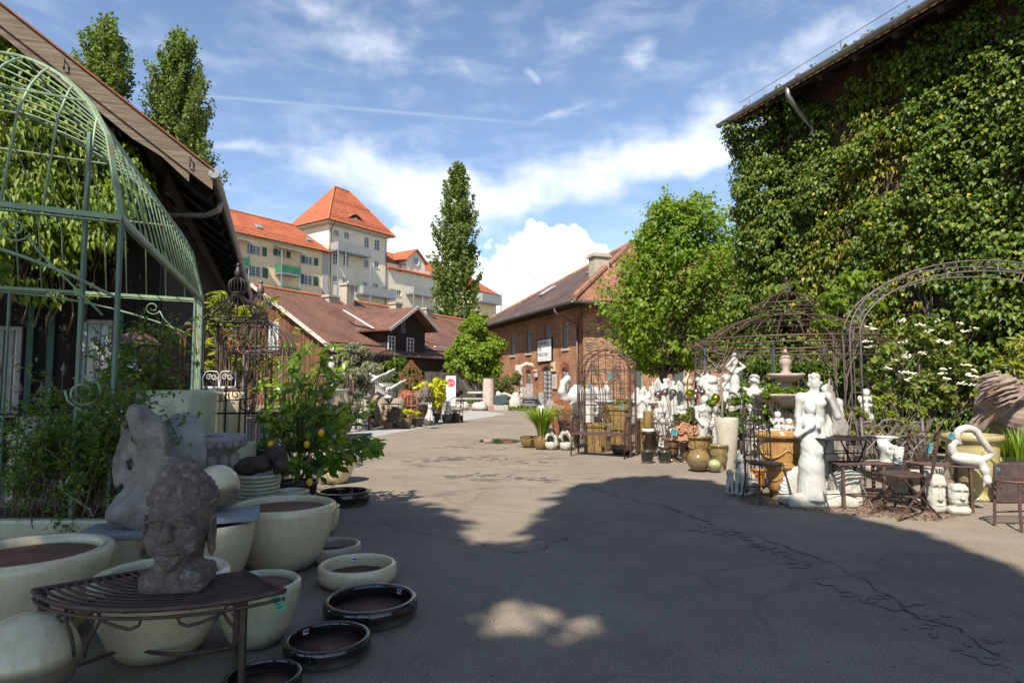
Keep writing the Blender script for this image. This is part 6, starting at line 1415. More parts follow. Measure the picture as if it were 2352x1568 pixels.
b.tube([(0, 0, 0), (.02, 0, .9), (.03, 0, 1.27)], .012, 6); b.build('pole', rust, T); b = MB(); b.tube([(-.22, 0, 1.24), (.07, 0, 1.26), (.09, 0, 1.22)], .008, 5); b.scroll((-.02, 0, 1.31), .05, 1.3, .007); b.scroll((-.17, 0, 1.28), .035, 1.3, .006); b.build('bracket', rust, T)
T = thing('blue_tag_sheet', 'large blue green paper sheet tied to the pavilion corner bars', 'tag', (px(415, 6.4), 6.4, 1.28)); b = MB(); b.box((0, 0, 0), (.13, .004, .13), M=Euler((.1, R(40), .2)).to_matrix()); b.box((.03, -.02, -.12), (.15, .004, .12), M=Euler((.1, R(10), -.2)).to_matrix()); b.build('paper', M('tag_pale', (.25, .52, .52), .5, (.40, .55, .25), 9, lo=.45, hi=.55), T)
# ================================================================ MIDDLE: dark pots, faces, eagles, fountain
def zf(x, y): return 746.5 + x * .14648, 832.6 + y * .14648
def pz(name, label, x0, x1, yt, yb, kind, mat, **k):
 """pot read from the zoomed strip: left, right, rim, foot"""
 u, v = zf((x0 + x1) / 2, yb); Yf = 2016 / (v - 886); w = (x1 - x0) * .14648; r = w * Yf / FP / 2; Y = Yf + r * .7; h = (yb - yt) * .14648 * Y / FP; r = w * Y / FP / 2
 return pot(name, label, u, Y, r, h, kind, mat, **k)
DP = 'dark stoneware pots in the middle of the yard'
pz('dark_pot', 'small dark pot with flared rim in front of the wide planted one', 1130, 1250, 900, 1033, 'bucket', pot_dk)
pp = pz('planted_pot', 'brown round pot planted with yellow green leaves', 1205, 1382, 872, 1030, 'round', pot_br, fill=soil)
pz('dark_pot', 'dark wide pot with turned rim right of the planted brown pot', 1380, 1562, 862, 1005, 'bucket', pot_dk)
pz('dark_pot', 'low dark bowl under the white sitting cat', 1545, 1705, 868, 985, 'round', pot_dk)
pz('dark_pot', 'dark footed urn with garland beside the white cat', 1690, 1818, 785, 940, 'urn', pot_dk, garland=4)
pz('dark_pot', 'smooth grey round pot at the front of the right hand cluster', 1836, 1985, 812, 942, 'round', pot_gy)
pz('dark_pot', 'larger grey round pot behind the smooth grey one', 1868, 2060, 775, 930, 'round', pot_gy)
pz('dark_pot', 'brown tapered pot second from the right end of the cluster', 2005, 2128, 792, 932, 'bucket', pot_br)
pz('dark_pot', 'small dark tapered pot at the right end of the cluster', 2095, 2168, 825, 925, 'bucket', pot_dk)
pz('dark_pot', 'wide dark bowl with thick rim behind the grey round pots', 1890, 2075, 738, 915, 'round', pot_dk)
pz('dark_pot', 'dark fluted basket pot standing above the footed urn', 1675, 1850, 632, 900, 'bucket', pot_dk, rings=4)
pz('dark_pot', 'small green bowl pot left under the giant face', 690, 800, 925, 1020, 'bucket', pot_br); pz('dark_pot', 'little dark pot just below the chin of the left giant face', 815, 912, 890, 985, 'bucket', pot_dk)
pz('dark_pot', 'low reddish bowl between the giant face necks', 925, 1075, 938, 1015, 'low', terra); pz('dark_pot', 'textured dark basket pot beside the small flared pot', 1070, 1150, 925, 1028, 'bucket', pot_dk, rings=5)
pz('dark_pot', 'dark pot half hidden behind the lemon tree leaves', 60, 215, 870, 1010, 'bucket', pot_br); pz('dark_pot', 'second dark pot behind the lemon tree, further right', 225, 400, 930, 1020, 'round', pot_br)
def square_pot(label, x0, x1, yt, yb, dY=0.0):
 u, v = zf((x0 + x1) / 2, yb); Y = 2016 / (v - 886) + dY; w = (x1 - x0) * .14648 * Y / FP; h = max((yb - yt) * .14648 * Y / FP, .2); T = thing('square_planter', label, 'planter', (px(u, Y), Y, 0), .08); b = MB()
 a, c = w * .44, w * .5
 def sq(q, z): return [(-q, -q, z), (q, -q, z), (q, q, z), (-q, q, z)]
 P = sq(a, 0) + sq(c * .97, h * .88) + sq(c * 1.05, h * .89) + sq(c * 1.05, h) + sq(c * .88, h) + sq(c * .86, h * .8)
 b.add(P, [(0, 3, 2, 1)] + [(i * 4 + k, i * 4 + (k + 1) % 4, i * 4 + 4 + (k + 1) % 4, i * 4 + 4 + k) for i in range(5) for k in range(4)]); b.build('body', pot_dk, T); b = MB(); b.quad(*sq(c * .87, h * .82)); b.build('inside', lining, T); b = MB(); b.ring((0, -c * .95, h * .5), w * .12, w * .02, 16, 5, (0, -1, .05)); b.ell((0, -c * .95, h * .5), w * .05, 8); b.build('medallion', pot_dk, T); return T
square_pot('dark square planter with medallion under the buddha head', 1460, 1560, 665, 935); square_pot('second dark square planter touching the first, with medallion', 1545, 1640, 672, 935, .1)
square_pot('tall dark square planter in the shadow of the right giant face', 1245, 1405, 652, 935);
square_pot('dark square planter behind the pair with medallions', 1490, 1590, 610, 900); square_pot('dark square planter at the back beside the buddha head', 1590, 1690, 618, 895)
rng = np.random.default_rng(72); bushy('potted_plant', 'yellow green leafy plant growing out of the brown round pot', 'plant', 936, 965, 21.2, [(930, 956, 11), (945, 955, 12), (955, 958, 9), (938, 950, 9)], lf_yel, .10, 900, .015, loc=Vector((pp.location.x, pp.location.y, .4)))
# giant stone faces
def giant(label, x0, x1, yt, yb, u_off, rz, cut):
 u, v = zf((x0 + x1) / 2, yb); Y = 21.8; w = (x1 - x0) * .14648 * Y / FP; h = (yb - yt) * .14648 * Y / FP; T = thing('giant_face', label, 'sculpture', (px(u, Y), Y, 0), rz); s = Sc(); F = face(Sc(), lipw=1.15, nk=True); s.mv(F, (0, 0, h * .60), h * .80)
 s.b((0, .9 * h, h * .5), (h, .52 * h, h), op='s', k=.03)
 s.b((0, .0, h * 1.12), (h, h, h * .13), (0, cut, 0), op='s', k=.02)
 s.mesh('face', giantm, T, .022, flat=0, rough=.004, rsc=9); return T
giant('giant weathered stone face turned to the right, the left of the two', 790, 1010, 470, 945, 0, .75, .3); giant('giant weathered stone face with closed eyes, the right one, seen from the front', 1020, 1255, 480, 930, 0, .12, -.12)
T = thing('stone_drum', 'rough grey brown stone drum standing behind the left giant face', 'stone', (px(873, 22.6), 22.6, 0)); b = MB(); b.lathe([(.50, 0), (.52, .5), (.53, 1.46), (.50, 1.50), (.42, 1.5), (.40, 1.4)], 32); b.build('drum', stone_gr, T, smooth=2)
T = thing('tree_stump_sculpture', 'dark gnarled wooden stump left of the giant faces', 'stump', (px(850, 22.2), 22.2, 0)); s = Sc(); s.c((0, 0, 0), (.02, 0, 1.35), .26, .24, k=.1)
for k in range(9): a = k * 2.4; s.c((.25 * cos(a), .25 * sin(a), .12 * k), (.27 * cos(a + .5), .27 * sin(a + .5), .12 * k + .3), .06, k=.05)
s.mesh('stump', log_m, T, .03, rough=.02, rsc=12, flat=0)
# milk churns
def churn(label, u, Y, r, h, mat):
 T = thing('milk_churn', label, 'churn', (px(u, Y), Y, 0)); b = MB(); b.lathe([(r * .95, 0), (r, .03), (r, h * .72), (r * .96, h * .78), (r * .62, h * .9), (r * .5, h * .93), (r * .5, h * .97), (r * .6, h)], 28); b.build('body', mat, T, smooth=2); b = MB()
 for z in (.1, .42, .72): b.ring((0, 0, h * z), r * 1.01, r * .03, 28, 5)
 b.build('hoop', mat, T, smooth=True); return T
churn('rusty iron milk churn behind the right giant face', 936, 22.9, .34, 1.32, rust); churn('grey iron drum with rounded shoulders left of the buddha head', 962, 22.9, .31, 1.30, M('iron_worn', (.13, .10, .085), .6, (.09, .06, .045), 3, metal=.5, dirt=(.25, .1, .04)))
T = thing('fire_cage', 'bright rusty iron cage stand in front of the milk churn', 'stand', (px(942, 22.3), 22.3, 0)); b = MB()
for k in range(4): a = k * pi / 2 + .4; b.tube([(.28 * cos(a), .28 * sin(a), 0), (.25 * cos(a), .25 * sin(a), 1.1)], .018, 5)
b.build('leg', M('rust_bright', (.36, .13, .05), .85, (.25, .08, .03), 6), T)
b = MB()
for z in (.7, 1.1): b.ring((0, 0, z), .27, .016, 20, 5)
b.build('hoop', MATS['rust_bright'], T)
T = thing('buddha_head', 'small dark buddha head standing on the square planters', 'sculpture', (px(978, 22.2), 22.2, .72), .1); s = Sc(); F = face(Sc(), nk=False); s.mv(F, (0, 0, .36), .42); s.e((0, .05, .50), (.165, .18, .18), k=.03).e((0, .03, .68), (.08, .08, .08), k=.05).c((0, .05, .25), (0, .05, .08), .11, .15, k=.05).b((0, .03, .05), (.22, .16, .05), rad=.03)
for m in (-1, 1): s.e((m * .17, 0, .34), (.022, .04, .10))
s.mesh('head', pot_dk, T, .014, rough=.002, rsc=40)
# eagles
def eagle(label, u, v, Y, sc, rz, base=True, m=1):
 z = at(u, v, Y).z; T = thing('eagle_statue', label, 'statue', (px(u, Y), Y, max(0, z)), rz, 'white eagles with raised wings', sc); s = Sc()
 s.e((0, 0, .16), (.13, .2, .14), (.3, 0, 0), k=.06).e((0, -.2, .22), (.07, .10, .075), k=.06).e((0, -.29, .225), (.045, .07, .04), k=.04).c((0, -.33, .22), (0, -.37, .17), .025, .01, k=.02).c((0, .15, .1), (0, .35, .03), .09, .12, k=.06)
 for w in (-1, 1):
  s.chain([(w * .08, .02, .24), (w * .28, .06, .36), (w * .50, .10, .50), (w * .74, .14, .62)], [.07, .055, .045, .03], .05)
  for i in range(9): f = i / 8; a = Vector((w * (.16 + .54 * f), .05 + .09 * f, .29 + .30 * f)); s.c(a, a + Vector((w * (.02 + .05 * f), .12, -.17 - .05 * sin(pi * f))), .032, .022, k=.018)
 s.c((-.05, -.02, .04), (-.05, -.05, -.1), .035).c((.05, -.02, .04), (.05, -.05, -.1), .035).e((0, -.03, -.14), (.2, .2, .09), k=.04)
 s.mesh('eagle', marble, T, .019, rough=.002, rsc=40)
 if base and z > .2: b = MB(); b.lathe([(.30, -z / sc), (.30, -z / sc + .12), (.22, -z / sc + .18), (.2, -.25), (.26, -.2), (.26, -.12)], 24); b.build('pedestal', marble_w, T, smooth=2)
 return T
eagle('white eagle statue with wings raised, left one by the fountain', 838, 898, 21.0, .95, .45); eagle('white eagle statue perched on the right giant face', 893, 905, 21.7, .80, .2, False); eagle('white eagle statue furthest back between the other two eagles', 868, 880, 25.5, .95, .3)
def tiered(label, u, Y, tiers, mat, base_h, top=None, group=None, name='tiered_fountain'):
 T = thing(name, label, 'fountain', (px(u, Y), Y, 0), 0, group); b = MB(); z = 0
 r0 = tiers[0][0]; b.lathe([(r0 * .55, 0), (r0 * .55, .06), (r0 * .42, .10), (r0 * .30, .2), (r0 * .34, base_h - .06), (r0 * .4, base_h)], 32); b.build('pedestal', mat, T, smooth=True)
 for i, (r, z, sh) in enumerate(tiers):
  q = MB(); q.lathe([(r * .22, z - r * .42), (r * .4, z - r * .36), (r * .74, z - r * .2), (r * .95, z - .03), (r, z), (r * 1.02, z + .025), (r * .97, z + .035), (r * .9, z), (r * .5, z - r * .2), (.001, z - r * .24)], 40, wob=lambda a, z_, sh=sh: 1 + sh * abs(sin(a * 8)) if sh else 1); q.build('basin', mat, T, smooth=True)
  nz = tiers[i + 1][1] - tiers[i + 1][0] * .42 if i + 1 < len(tiers) else z + r * .5
  q = MB(); q.lathe([(r * .26, z - r * .3), (r * .2, z), (r * .13, z + (nz - z) * .4), (r * .2, z + (nz - z) * .7), (r * .14, nz)], 20); q.build('stem', mat, T, smooth=True)
 r, z, _ = tiers[-1]; q = MB(); q.lathe([(r * .28, z), (r * .3, z + .05), (r * .16, z + .12), (r * .3, z + .2), (r * .36, z + .28), (r * .2, z + .38), (r * .08, z + .42), (r * .13, z + .46), (.001, z + .52)], 16); q.build('finial', mat, T, smooth=True); return T
tiered('white three tiered scalloped fountain behind the lemon tree', 762, 17.0, [(.62, .82, .06), (.42, 1.28, .08), (.26, 1.70, .08)], marble, .55)
# white cat, rabbit
def cat(label, u, v, Y, sc, rz, mat=marble, z0=0.0):
 T = thing('cat_statue', label, 'statue', (px(u, Y), Y, z0), rz, None, sc); s = Sc(); s.e((0, .05, .17), (.13, .17, .19), k=.08).e((0, -.03, .36), (.095, .10, .16), k=.08).e((0, -.07, .53), (.085, .085, .08), k=.05).e((0, -.14, .51), (.04, .05, .035), k=.03)
 for m in (-1, 1): s.c((m * .05, -.05, .58), (m * .06, -.045, .68), .032, .008, k=.02).c((m * .055, -.06, .34), (m * .06, -.15, .03), .042, .035, k=.04).e((m * .06, -.18, .025), (.04, .06, .03), k=.03).e((m * .12, .0, .10), (.07, .12, .09), k=.05)
 s.chain([(0, .2, .05), (.14, .18, .04), (.2, .02, .04)], [.04, .035, .025], .04); s.mesh('cat', mat, T, .015, flat=0); return T
cat('white sitting cat statue on the low dark bowl', 988, 960, 20.8, .85, .35, z0=.26)
cat('small white sitting animal statue behind the fluted pot', 1030, 945, 23.5, .8, -.2, z0=.35)
# ================================================================ RIGHT SIDE: pots and ironwork
def m3(x, y): return 1234.5 + x * .16482, 832.6 + y * .16482
def m4(x, y): return 1464.2 + x * .18313, 803.9 + y * .18313
def m2(x, y): return 1636.5 + x * .23803, 832.6 + y * .23803
def mr(x, y): return 1894.9 + x * .20144, 947.4 + y * .20144
def pq(mp, name, label, x0, x1, yt, yb, kind, mat, **k):
 (u0, vt), (u1, vb) = mp(x0, yt), mp(x1, yb); Yf = 2016 / (vb - 886); w = u1 - u0; r = w * Yf / FP / 2; Y = Yf + r * .75; r = w * Y / FP / 2; h = (vb - vt) * Yf / FP * .97
 return pot(name, label, (u0 + u1) / 2, Y, r, h, kind, mat, **k)
pq(m3, 'glazed_bowl', 'low olive brown bowl at the left end of the right hand pots', -245, 20, 1020, 1180, 'round', gl_olive)
lb_ = pq(m3, 'glazed_bowl', 'low olive brown bowl planted with daylilies', -60, 150, 1010, 1205, 'round', gl_olive, fill=soil)
pq(m3, 'glazed_urn', 'dark brown urn with garland under the white slab and tall vase', 1410, 1700, 935, 1300, 'urn', gl_brown, garland=4)
pq(m4, 'glazed_urn', 'dark brown garland urn second from the tall vase, right of it', 300, 520, 1095, 1385, 'urn', gl_brown, garland=4)
pq(m4, 'glazed_urn', 'dark plain urn half hidden behind the flared brown urn', 500, 640, 1140, 1405, 'urn', gl_brown, garland=3)
fu = pq(m4, 'glazed_urn', 'flared golden brown urn holding the gold mirror ball', 585, 930, 1060, 1430, 'urn', gl_olive, garland=4, fill=soil)
pq(m4, 'glazed_urn', 'olive green garland urn standing behind the small green ball', 878, 1112, 1168, 1500, 'urn', glaze('glaze_olive_green', (.21, .16, .06), (.14, .11, .05), .13), garland=4)
pq(m4, 'glazed_pot', 'small speckled dark green bucket pot, the left of two', 15, 195, 1250, 1410, 'bucket', gl_green); pq(m4, 'glazed_pot', 'small speckled dark green bucket pot, the right of two', 230, 406, 1255, 1408, 'bucket', gl_green)
for x, y, r_, m, l in ((740, 1370, 141, gl_olive, 'large olive glazed ball in front of the flared brown urn'), (935, 1440, 83, glaze('glaze_pale_green', (.33, .33, .15), (.25, .27, .12), .12), 'small pale green glazed ball beside the large olive ball')):
 u, v = m4(x, y); vb = v + r_ * .18313; Y = 2016 / (vb - 886) + .05; r = r_ * .18313 * Y / FP; ball(l, u, Y, r, r * .985, m)
pq(m2, 'glazed_urn', 'big amber garland urn behind the standing white statues', 412, 885, 660, 1232, 'urn', gl_amber, garland=4, n=56, rings=4)
pq(m2, 'glazed_urn', 'medium amber garland urn in front of the big amber one', 475, 768, 972, 1325, 'urn', gl_amber, garland=4, n=48)
pq(m2, 'glazed_urn', 'small amber urn behind the seated shepherd dog', 352, 482, 1015, 1215, 'urn', glaze('glaze_amber_dark', (.36, .16, .035), (.22, .09, .02), .12), garland=3)
pq(mr, 'glazed_urn', 'big jade and ochre urn behind the white heart sculpture', 1330, 1930, 232, 1005, 'urn', gl_jade, garland=4, n=56, rings=5)
pq(m4, 'tall_planter', 'tall weathered white tapered planter carrying the bare standard tree', 955, 1250, 830, 1490, 'cone', planter_w, cat='planter', fill=soil)
u, v = m4(112, 955); YV = 11.5; z = at(u, v, YV).z
Yv = 12.3; zt_ = at(*m4(112, 985), Yv).z
T = thing('white_slab', 'small white turned slab between the tall vase and dark urn', 'slab', (px(m4(130, 0)[0], Yv), Yv, zt_ - .03)); b = MB(); b.lathe([(.05, -.05), (.06, -.02), (.135, -.015), (.14, .0), (.14, .02), (.12, .03)], 28); b.build('slab', white_p, T, smooth=2)
pot('tall_vase', 'tall olive vase balanced on the white slab above the dark urn', m4(127, 0)[0], Yv, .105, .345, 'vase', gl_olive, z0=zt_, cat='vase')
# square planters behind the arbour bench
def box_pot(label, u, Y, w, d, h, mat, rz=0.0, med=True, z0=0.0):
 T = thing('square_planter', label, 'planter', (px(u, Y), Y, z0), rz); b = MB()
 def rc(q, z): ch = .12; a, c = w / 2 * q, d / 2 * q; return [(-a + ch * w, -c, z), (a - ch * w, -c, z), (a, -c + ch * w, z), (a, c, z), (-a, c, z), (-a, -c + ch * w, z)]
 P = [];
 for q, z in ((.84, 0), (.93, h * .86), (1.02, h * .88), (1.04, h * .94), (1.0, h), (.88, h), (.86, h * .85)): P += rc(q, z)
 b.add(P, [(5, 4, 3, 2, 1, 0)] + [(i * 6 + k, i * 6 + (k + 1) % 6, i * 6 + 6 + (k + 1) % 6, i * 6 + 6 + k) for i in range(6) for k in range(6)]); b.build('body', mat, T); b = MB(); b.quad(*rc(.87, h * .87)); b.build('inside', soil, T)
 if med:
  y = -d / 2 * .895; b = MB(); b.ring((0, y, h * .5), w * .12, w * .018, 20, 6, (0, -1, .04)); b.ring((0, y, h * .5), w * .06, w * .015, 14, 5, (0, -1, .04))
  for a in (1, -1):
   for c in (1, -1): b.tube([(a * w * .09, y, h * (.5 + c * .09)), (a * w * .30, y - .004 * c, h * (.5 + c * .32))], w * .014, 5)
  b.build('medallion', mat, T, smooth=True)
 return T
box_pot('olive square planter with cross medallion behind the arbour seat', m3(815, 0)[0], 13.6, .56, .5, .60, gl_olive, -.35)
box_pot('larger olive square planter holding the conifer behind the arbour', m3(1090, 0)[0], 14.9, .64, .6, .95, gl_olive, -.3)
box_pot('dark brown rectangular planter left of the arbour, before the rusty plate', m3(440, 0)[0], 14.4, .48, .45, .62, gl_brown, -.2, False)
box_pot('dark olive square planter right of the arbour post', m3(1420, 0)[0], 13.3, .24, .3, .72, gl_olive, -.2, False)
pq(m3, 'glazed_bowl', 'low brown ribbed bowl under the arbour seat, right side', 1000, 1330, 1130, 1275, 'round', gl_brown, rings=3)
# ---- arbour with seat
a0, a1 = gp(1312, 1046.6), gp(1434, 1054.3); AX = (a1 - a0); AW = AX.length; arz = atan2(AX.y, AX.x)
T = thing('arbour_bench', 'brown iron rose arbour with a bench seat and round arch', 'arbour', a0, arz); DP0, DP1, SPR, TOP = .34, .68, 1.72, 2.14
for y in (DP0, DP1):
 for x in (0, AW): q = MB(); q.beam((x, y, 0), (x, y, SPR), .028); q.build('post', iron_br, T)
 q = MB(); q.tube([(AW / 2 - AW / 2 * cos(a), y, SPR + (TOP - SPR) * sin(a)) for a in [i * pi / 18 for i in range(19)]], .013, 6); q.build('arch', iron_br, T, smooth=True); q = MB(); q.tube([(AW / 2 - (AW / 2 - .09) * cos(a), y, SPR - .05 + (TOP - SPR - .05) * sin(a)) for a in [i * pi / 18 for i in range(19)]], .010, 6); q.build('arch', iron_br, T, smooth=True); q = MB(); q.beam((0, y, SPR), (AW, y, SPR), .018); q.build('tie_bar', iron_br, T)
for x in (0, AW):
 for k in range(1, 4): q = MB(); y = DP0 + (DP1 - DP0) * k / 4; q.beam((x, y, .15), (x, y, SPR), .011); q.build('side_bar', iron_br, T)
 for z in (.2, .62, 1.05, 1.5): q = MB(); q.beam((x, DP0, z), (x, DP1, z), .014); q.build('side_rail', iron_br, T)
 q = MB(); q.tube([(x, 0, 0), (x, 0, .66), (x, .03, .74), (x, .10, .79), (x, .20, .79), (x, DP0, .77)], .014, 6); q.build('arm', iron_br, T, smooth=True)
 for k in range(1, 5): q = MB(); y = DP0 * k / 5; q.beam((x, y, .15), (x, y, .78), .011); q.build('arm_bar', iron_br, T)
 q = MB(); q.beam((x, 0, .15), (x, DP1, .15), .015); q.build('foot_rail', iron_br, T)
for i in range(9): a = (i + 1) * pi / 10; q = MB(); c, s_ = AW / 2 - AW / 2 * cos(a), SPR + (TOP - SPR) * sin(a); q.tube([(c, DP0, s_), (c, DP1, s_)], .008, 4); q.build('arch_rung', iron_br, T)
q = MB(); q.box((AW / 2, .20, .455), (AW, .40, .018)); q.build('seat', iron_br, T)
q = MB(); q.beam((0, 0, .44), (AW, 0, .44), .025); q.build('seat_rail', iron_br, T)
for k in range(1, 7): q = MB(); x = AW * k / 7; q.tube([(x, DP1, .15), (x, DP1, SPR + (TOP - SPR) * sin(math.acos(1 - 2 * k / 7)) - .02)], .008, 4); q.build('back_bar', iron_br, T)
for z in (.8, 1.12, 1.45): q = MB(); q.tube([(0, DP1, z), (AW, DP1, z)], .009, 4); q.build('back_rail', iron_br, T)
for k in range(4): q = MB(); q.scroll((AW * (.14 + .24 * k), DP1, .98), .12, 1.2, .006, (1, 0, 0), (0, 0, 1), R(40), 16, 4); q.build('scroll', iron_br, T)
for x, y, z, l in ((m3(1020, 165)[0], 11.9, m3(1020, 150)[1], 'green blue tag hanging high on the arbour back'), (m3(740, 320)[0], 12.2, m3(740, 300)[1], 'green blue tag hanging at the left of the arbour back'), (m3(1195, 590)[0], 12.1, m3(1195, 575)[1], 'pale blue tag low on the right of the arbour back')):
 ptag(l, at(x, z, y), .2, .09, .14, rot=(0, .4, .2))
ptag('patterned blue tag on the wire basket beside the oleander', at(m4(480, 990)[0], m4(480, 990)[1], 11.2), 0, .13, .15, rot=(0, .25, 0))
# slender trellis obelisks behind it
def obelisk(label, u, Y, r, h, mat=iron_gy):
 T = thing('obelisk_trellis', label, 'trellis', (px(u, Y), Y, 0));
 for k in range(8): a = k * pi / 4; q = MB(); q.tube([(r * cos(a), r * sin(a), 0), (r * cos(a), r * sin(a), h * .62), (r * .8 * cos(a), r * .8 * sin(a), h * .76), (r * .35 * cos(a), r * .35 * sin(a), h * .88), (.0, 0, h)], .009, 4); q.build('rod', mat, T)
 for z in (.25, .5, .62): q = MB(); q.ring((0, 0, h * z), r, .008, 20, 4); q.build('hoop', mat, T)
 return T
obelisk('round topped iron obelisk trellis seen through the arbour arch, left', m3(760, 0)[0], 14.2, .30, 1.95); obelisk('narrow iron obelisk trellis seen through the arbour arch, right', m3(1080, 0)[0], 15.6, .22, 1.95)
obelisk('short iron obelisk trellis beside the tall white planter', m2(405, 0)[0], 10.4, .10, 1.25, iron_dk); obelisk('rusty iron obelisk trellis behind the bistro table', m2(1330, 0)[0], 8.9, .14, 1.05, iron_gy)
# rusty steel plate
T = thing('steel_silhouette', 'flat rusty steel silhouette with jagged mane beside the elephant', 'ornament', (px(m3(300, 0)[0], 14.9), 14.9, 0)); o_ = m3(270, 1010); pts = []
raw_ = [(255, 1010), (235, 870), (205, 760), (190, 690), (200, 640), (178, 610), (200, 570), (185, 520), (215, 480), (230, 420), (290, 385), (370, 385), (430, 420), (450, 480), (470, 540), (455, 620), (480, 690), (520, 760), (440, 780), (345, 870), (330, 1010)]
for i in range(len(raw_)):
 (x0, y0), (x1, y1) = raw_[i], raw_[(i + 1) % len(raw_)]; n = 4 if y0 < 900 else 1
 for k in range(n): f = k / n; j = 16 if k % 2 and y0 < 900 else 0; pts.append((x0 + (x1 - x0) * f - j * (1 if x0 < 320 else -1), y0 + (y1 - y0) * f - j * .6))
b = MB(); zz = lambda y: 1.4 - (m3(0, y)[1] - 886) * 14.9 / FP - (1.4 - (m3(0, 1012)[1] - 886) * 14.9 / FP); b.prism([((m3(x, 0)[0] - m3(300, 0)[0]) * 14.9 / FP, 0, zz(y)) for x, y in pts][::-1], (0, .012, 0)); b.build('plate', rust, T); b = MB()
for k in range(26): x, y = rng.uniform(215, 360), rng.choice([rng.uniform(445, 520), rng.uniform(570, 640)]); p = Vector(((m3(x, 0)[0] - m3(300, 0)[0]) * 14.9 / FP, -.003, zz(y))); a = rng.uniform(-.8, .8); b.box(p, (.075, .004, .012), M=Matrix.Rotation(a, 3, 'Y'))
b.build('cut_slot', marble_w, T)
# wire flower baskets
def wbasket(label, u, v, Y, r, h=.16):
 T = thing('wire_basket', label, 'basket', at(u, v, Y), 0);
 b = MB(); b.ring((0, 0, h), r, .008, 30, 5); b.ring((0, 0, 0), r * .6, .007, 24, 5); b.build('rim', iron_br, T, smooth=True); b = MB()
 for k in range(26): a = 2 * pi * k / 26; b.tube([(r * .6 * cos(a), r * .6 * sin(a), 0), (r * .82 * cos(a), r * .82 * sin(a), h * .35), (r * cos(a), r * sin(a), h)], .005, 4)
 b.build('wires', iron_br, T); b = MB()
 for k in range(12): a = 2 * pi * k / 12; b.ring((r * cos(a), r * sin(a), h + r * .2), r * .24, .005, 12, 4, (cos(a), sin(a), 0))
 b.build('loops', iron_br, T); return T
wbasket('brown wire basket on the dark garland urn beside the oleander', m4(375, 1090)[0], m4(375, 1080)[1], 11.6, .27, .24); wbasket('brown wire basket on the rectangular planter before the rusty plate', m3(400, 0)[0], m3(0, 845)[1], 13.9, .22, .2)
T = thing('terracotta_scroll', 'terracotta acanthus scroll fragment leaning on the dark urns', 'ornament', (px(m4(610, 0)[0], 11.3), 11.3, .52), .3); b = MB()
for k in range(5): b.scroll((-.15 + .075 * k, 0, .10 + .035 * sin(k * 1.3)), .085, 1.4, .018, (1, 0, 0), (0, 0, 1), R(30 + k * 40), 18, 6, 1 if k % 2 else -1)
b.box((0, .04, .04), (.42, .04, .26)); b.build('body', terra, T, smooth=2)
# ---- mirror balls on stakes
for i, (x, y, r_, m_, l, bx_, by_) in enumerate(((258, 556, 47, rose, 'rose mirror ball, leftmost of the left trio', 340, 830), (345, 528, 47, rose, 'rose mirror ball, topmost of the left trio', 405, 830), (447, 535, 49, rose, 'rose mirror ball, rightmost of the left trio', 460, 790),
  (655, 540, 51, gold, 'gold mirror ball on a black stake in the flared urn', 710, 1062), (617, 595, 40, rose, 'rose mirror ball half hidden left of the gold one', 640, 900), (725, 590, 44, rose, 'rose mirror ball just right of the upper gold one', 700, 900), (735, 520, 38, M('bronze_mirror', (.55, .42, .36), .15, metal=1), 'matt bronze ball behind the upper gold one', 720, 900), (810, 525, 42, rose, 'rose mirror ball furthest right, before the marble bust', 790, 900), (980, 605, 55, gold, 'lower gold mirror ball on a stake beside the white planter', 870, 1060))):
 u, v = m4(x, y); Y = 11.9 if i not in (3, 8) else 11.0; c = at(u, v, Y); r = r_ * .18313 * Y / FP; bu, bv = m4(bx_, by_); e = at(bu, bv, Y) - c
 T = thing('mirror_ball', l, 'garden ball', c, 0, 'mirror balls on stakes'); b = MB(); b.ell((0, 0, 0), r, 32); b.build('ball', m_, T, smooth=True); b = MB(); d = e.normalized(); b.lathe([(r * .16, 0), (r * .13, .03), (.006, .04)], 10, tuple(d * r * 1.0 - Vector((0, 0, .03)))); b.tube([d * r, d * max(.5, c.z / max(.2, -d.z) * .98)], .006, 5); b.build('stake', iron_bl, T)
# ---- big wrought iron gazebo
GY = 13.6; T = thing('wire_gazebo', 'large round brown iron gazebo with double tiered wire dome', 'gazebo', (px(1812, GY), GY, 0)); GR = 2.02; z1 = at(1812, 806, GY).z
def gz(v): return at(1812, v, GY).z
zr0, zr1 = 1.4 + (886 - 818) * GY / FP, 1.4 + (886 - 795) * GY / FP
def grail(r, z, t, name='rail'): q = MB(); q.ring((0, 0, z), r, t, 64, 6); q.build(name, iron_br, T, smooth=True)
grail(GR, zr0 - .06, .012); grail(GR, zr0 + .20, .014); grail(GR * 1.10, zr0 + .30, .016); grail(GR, zr0 + .06, .010)
for k in range(8): a = 2 * pi * (k + .3) / 8; q = MB(); q.beam((GR * cos(a), GR * sin(a), 0), (GR * cos(a), GR * sin(a), zr0 + .2), .042); q.build('post', M('iron_blue', (.085, .095, .125), .5, (.05, .052, .065), 8, metal=.5, dirt=(.16, .08, .05)), T)
r1, zt1 = .70, zr0 + .84
for k in range(24): a = 2 * pi * k / 24; q = MB(); q.tube([(r * cos(a), r * sin(a), z) for r, z in ((GR * 1.10, zr0 + .30), (GR * 1.02, zr0 + .22), (GR * .97, zr0 + .24), (GR * .84, zr0 + .42), (GR * .68, zr0 + .62), (GR * .52, zr0 + .75), (GR * .42, zr0 + .81), (r1, zt1))], .013, 5); q.build('dome_rib', iron_br, T)
grail(r1, zt1, .012); grail(r1, zt1 + .18, .010); grail(r1 * 1.14, zt1 + .26, .013); grail(r1 * 1.0, zt1 - .12, .009)
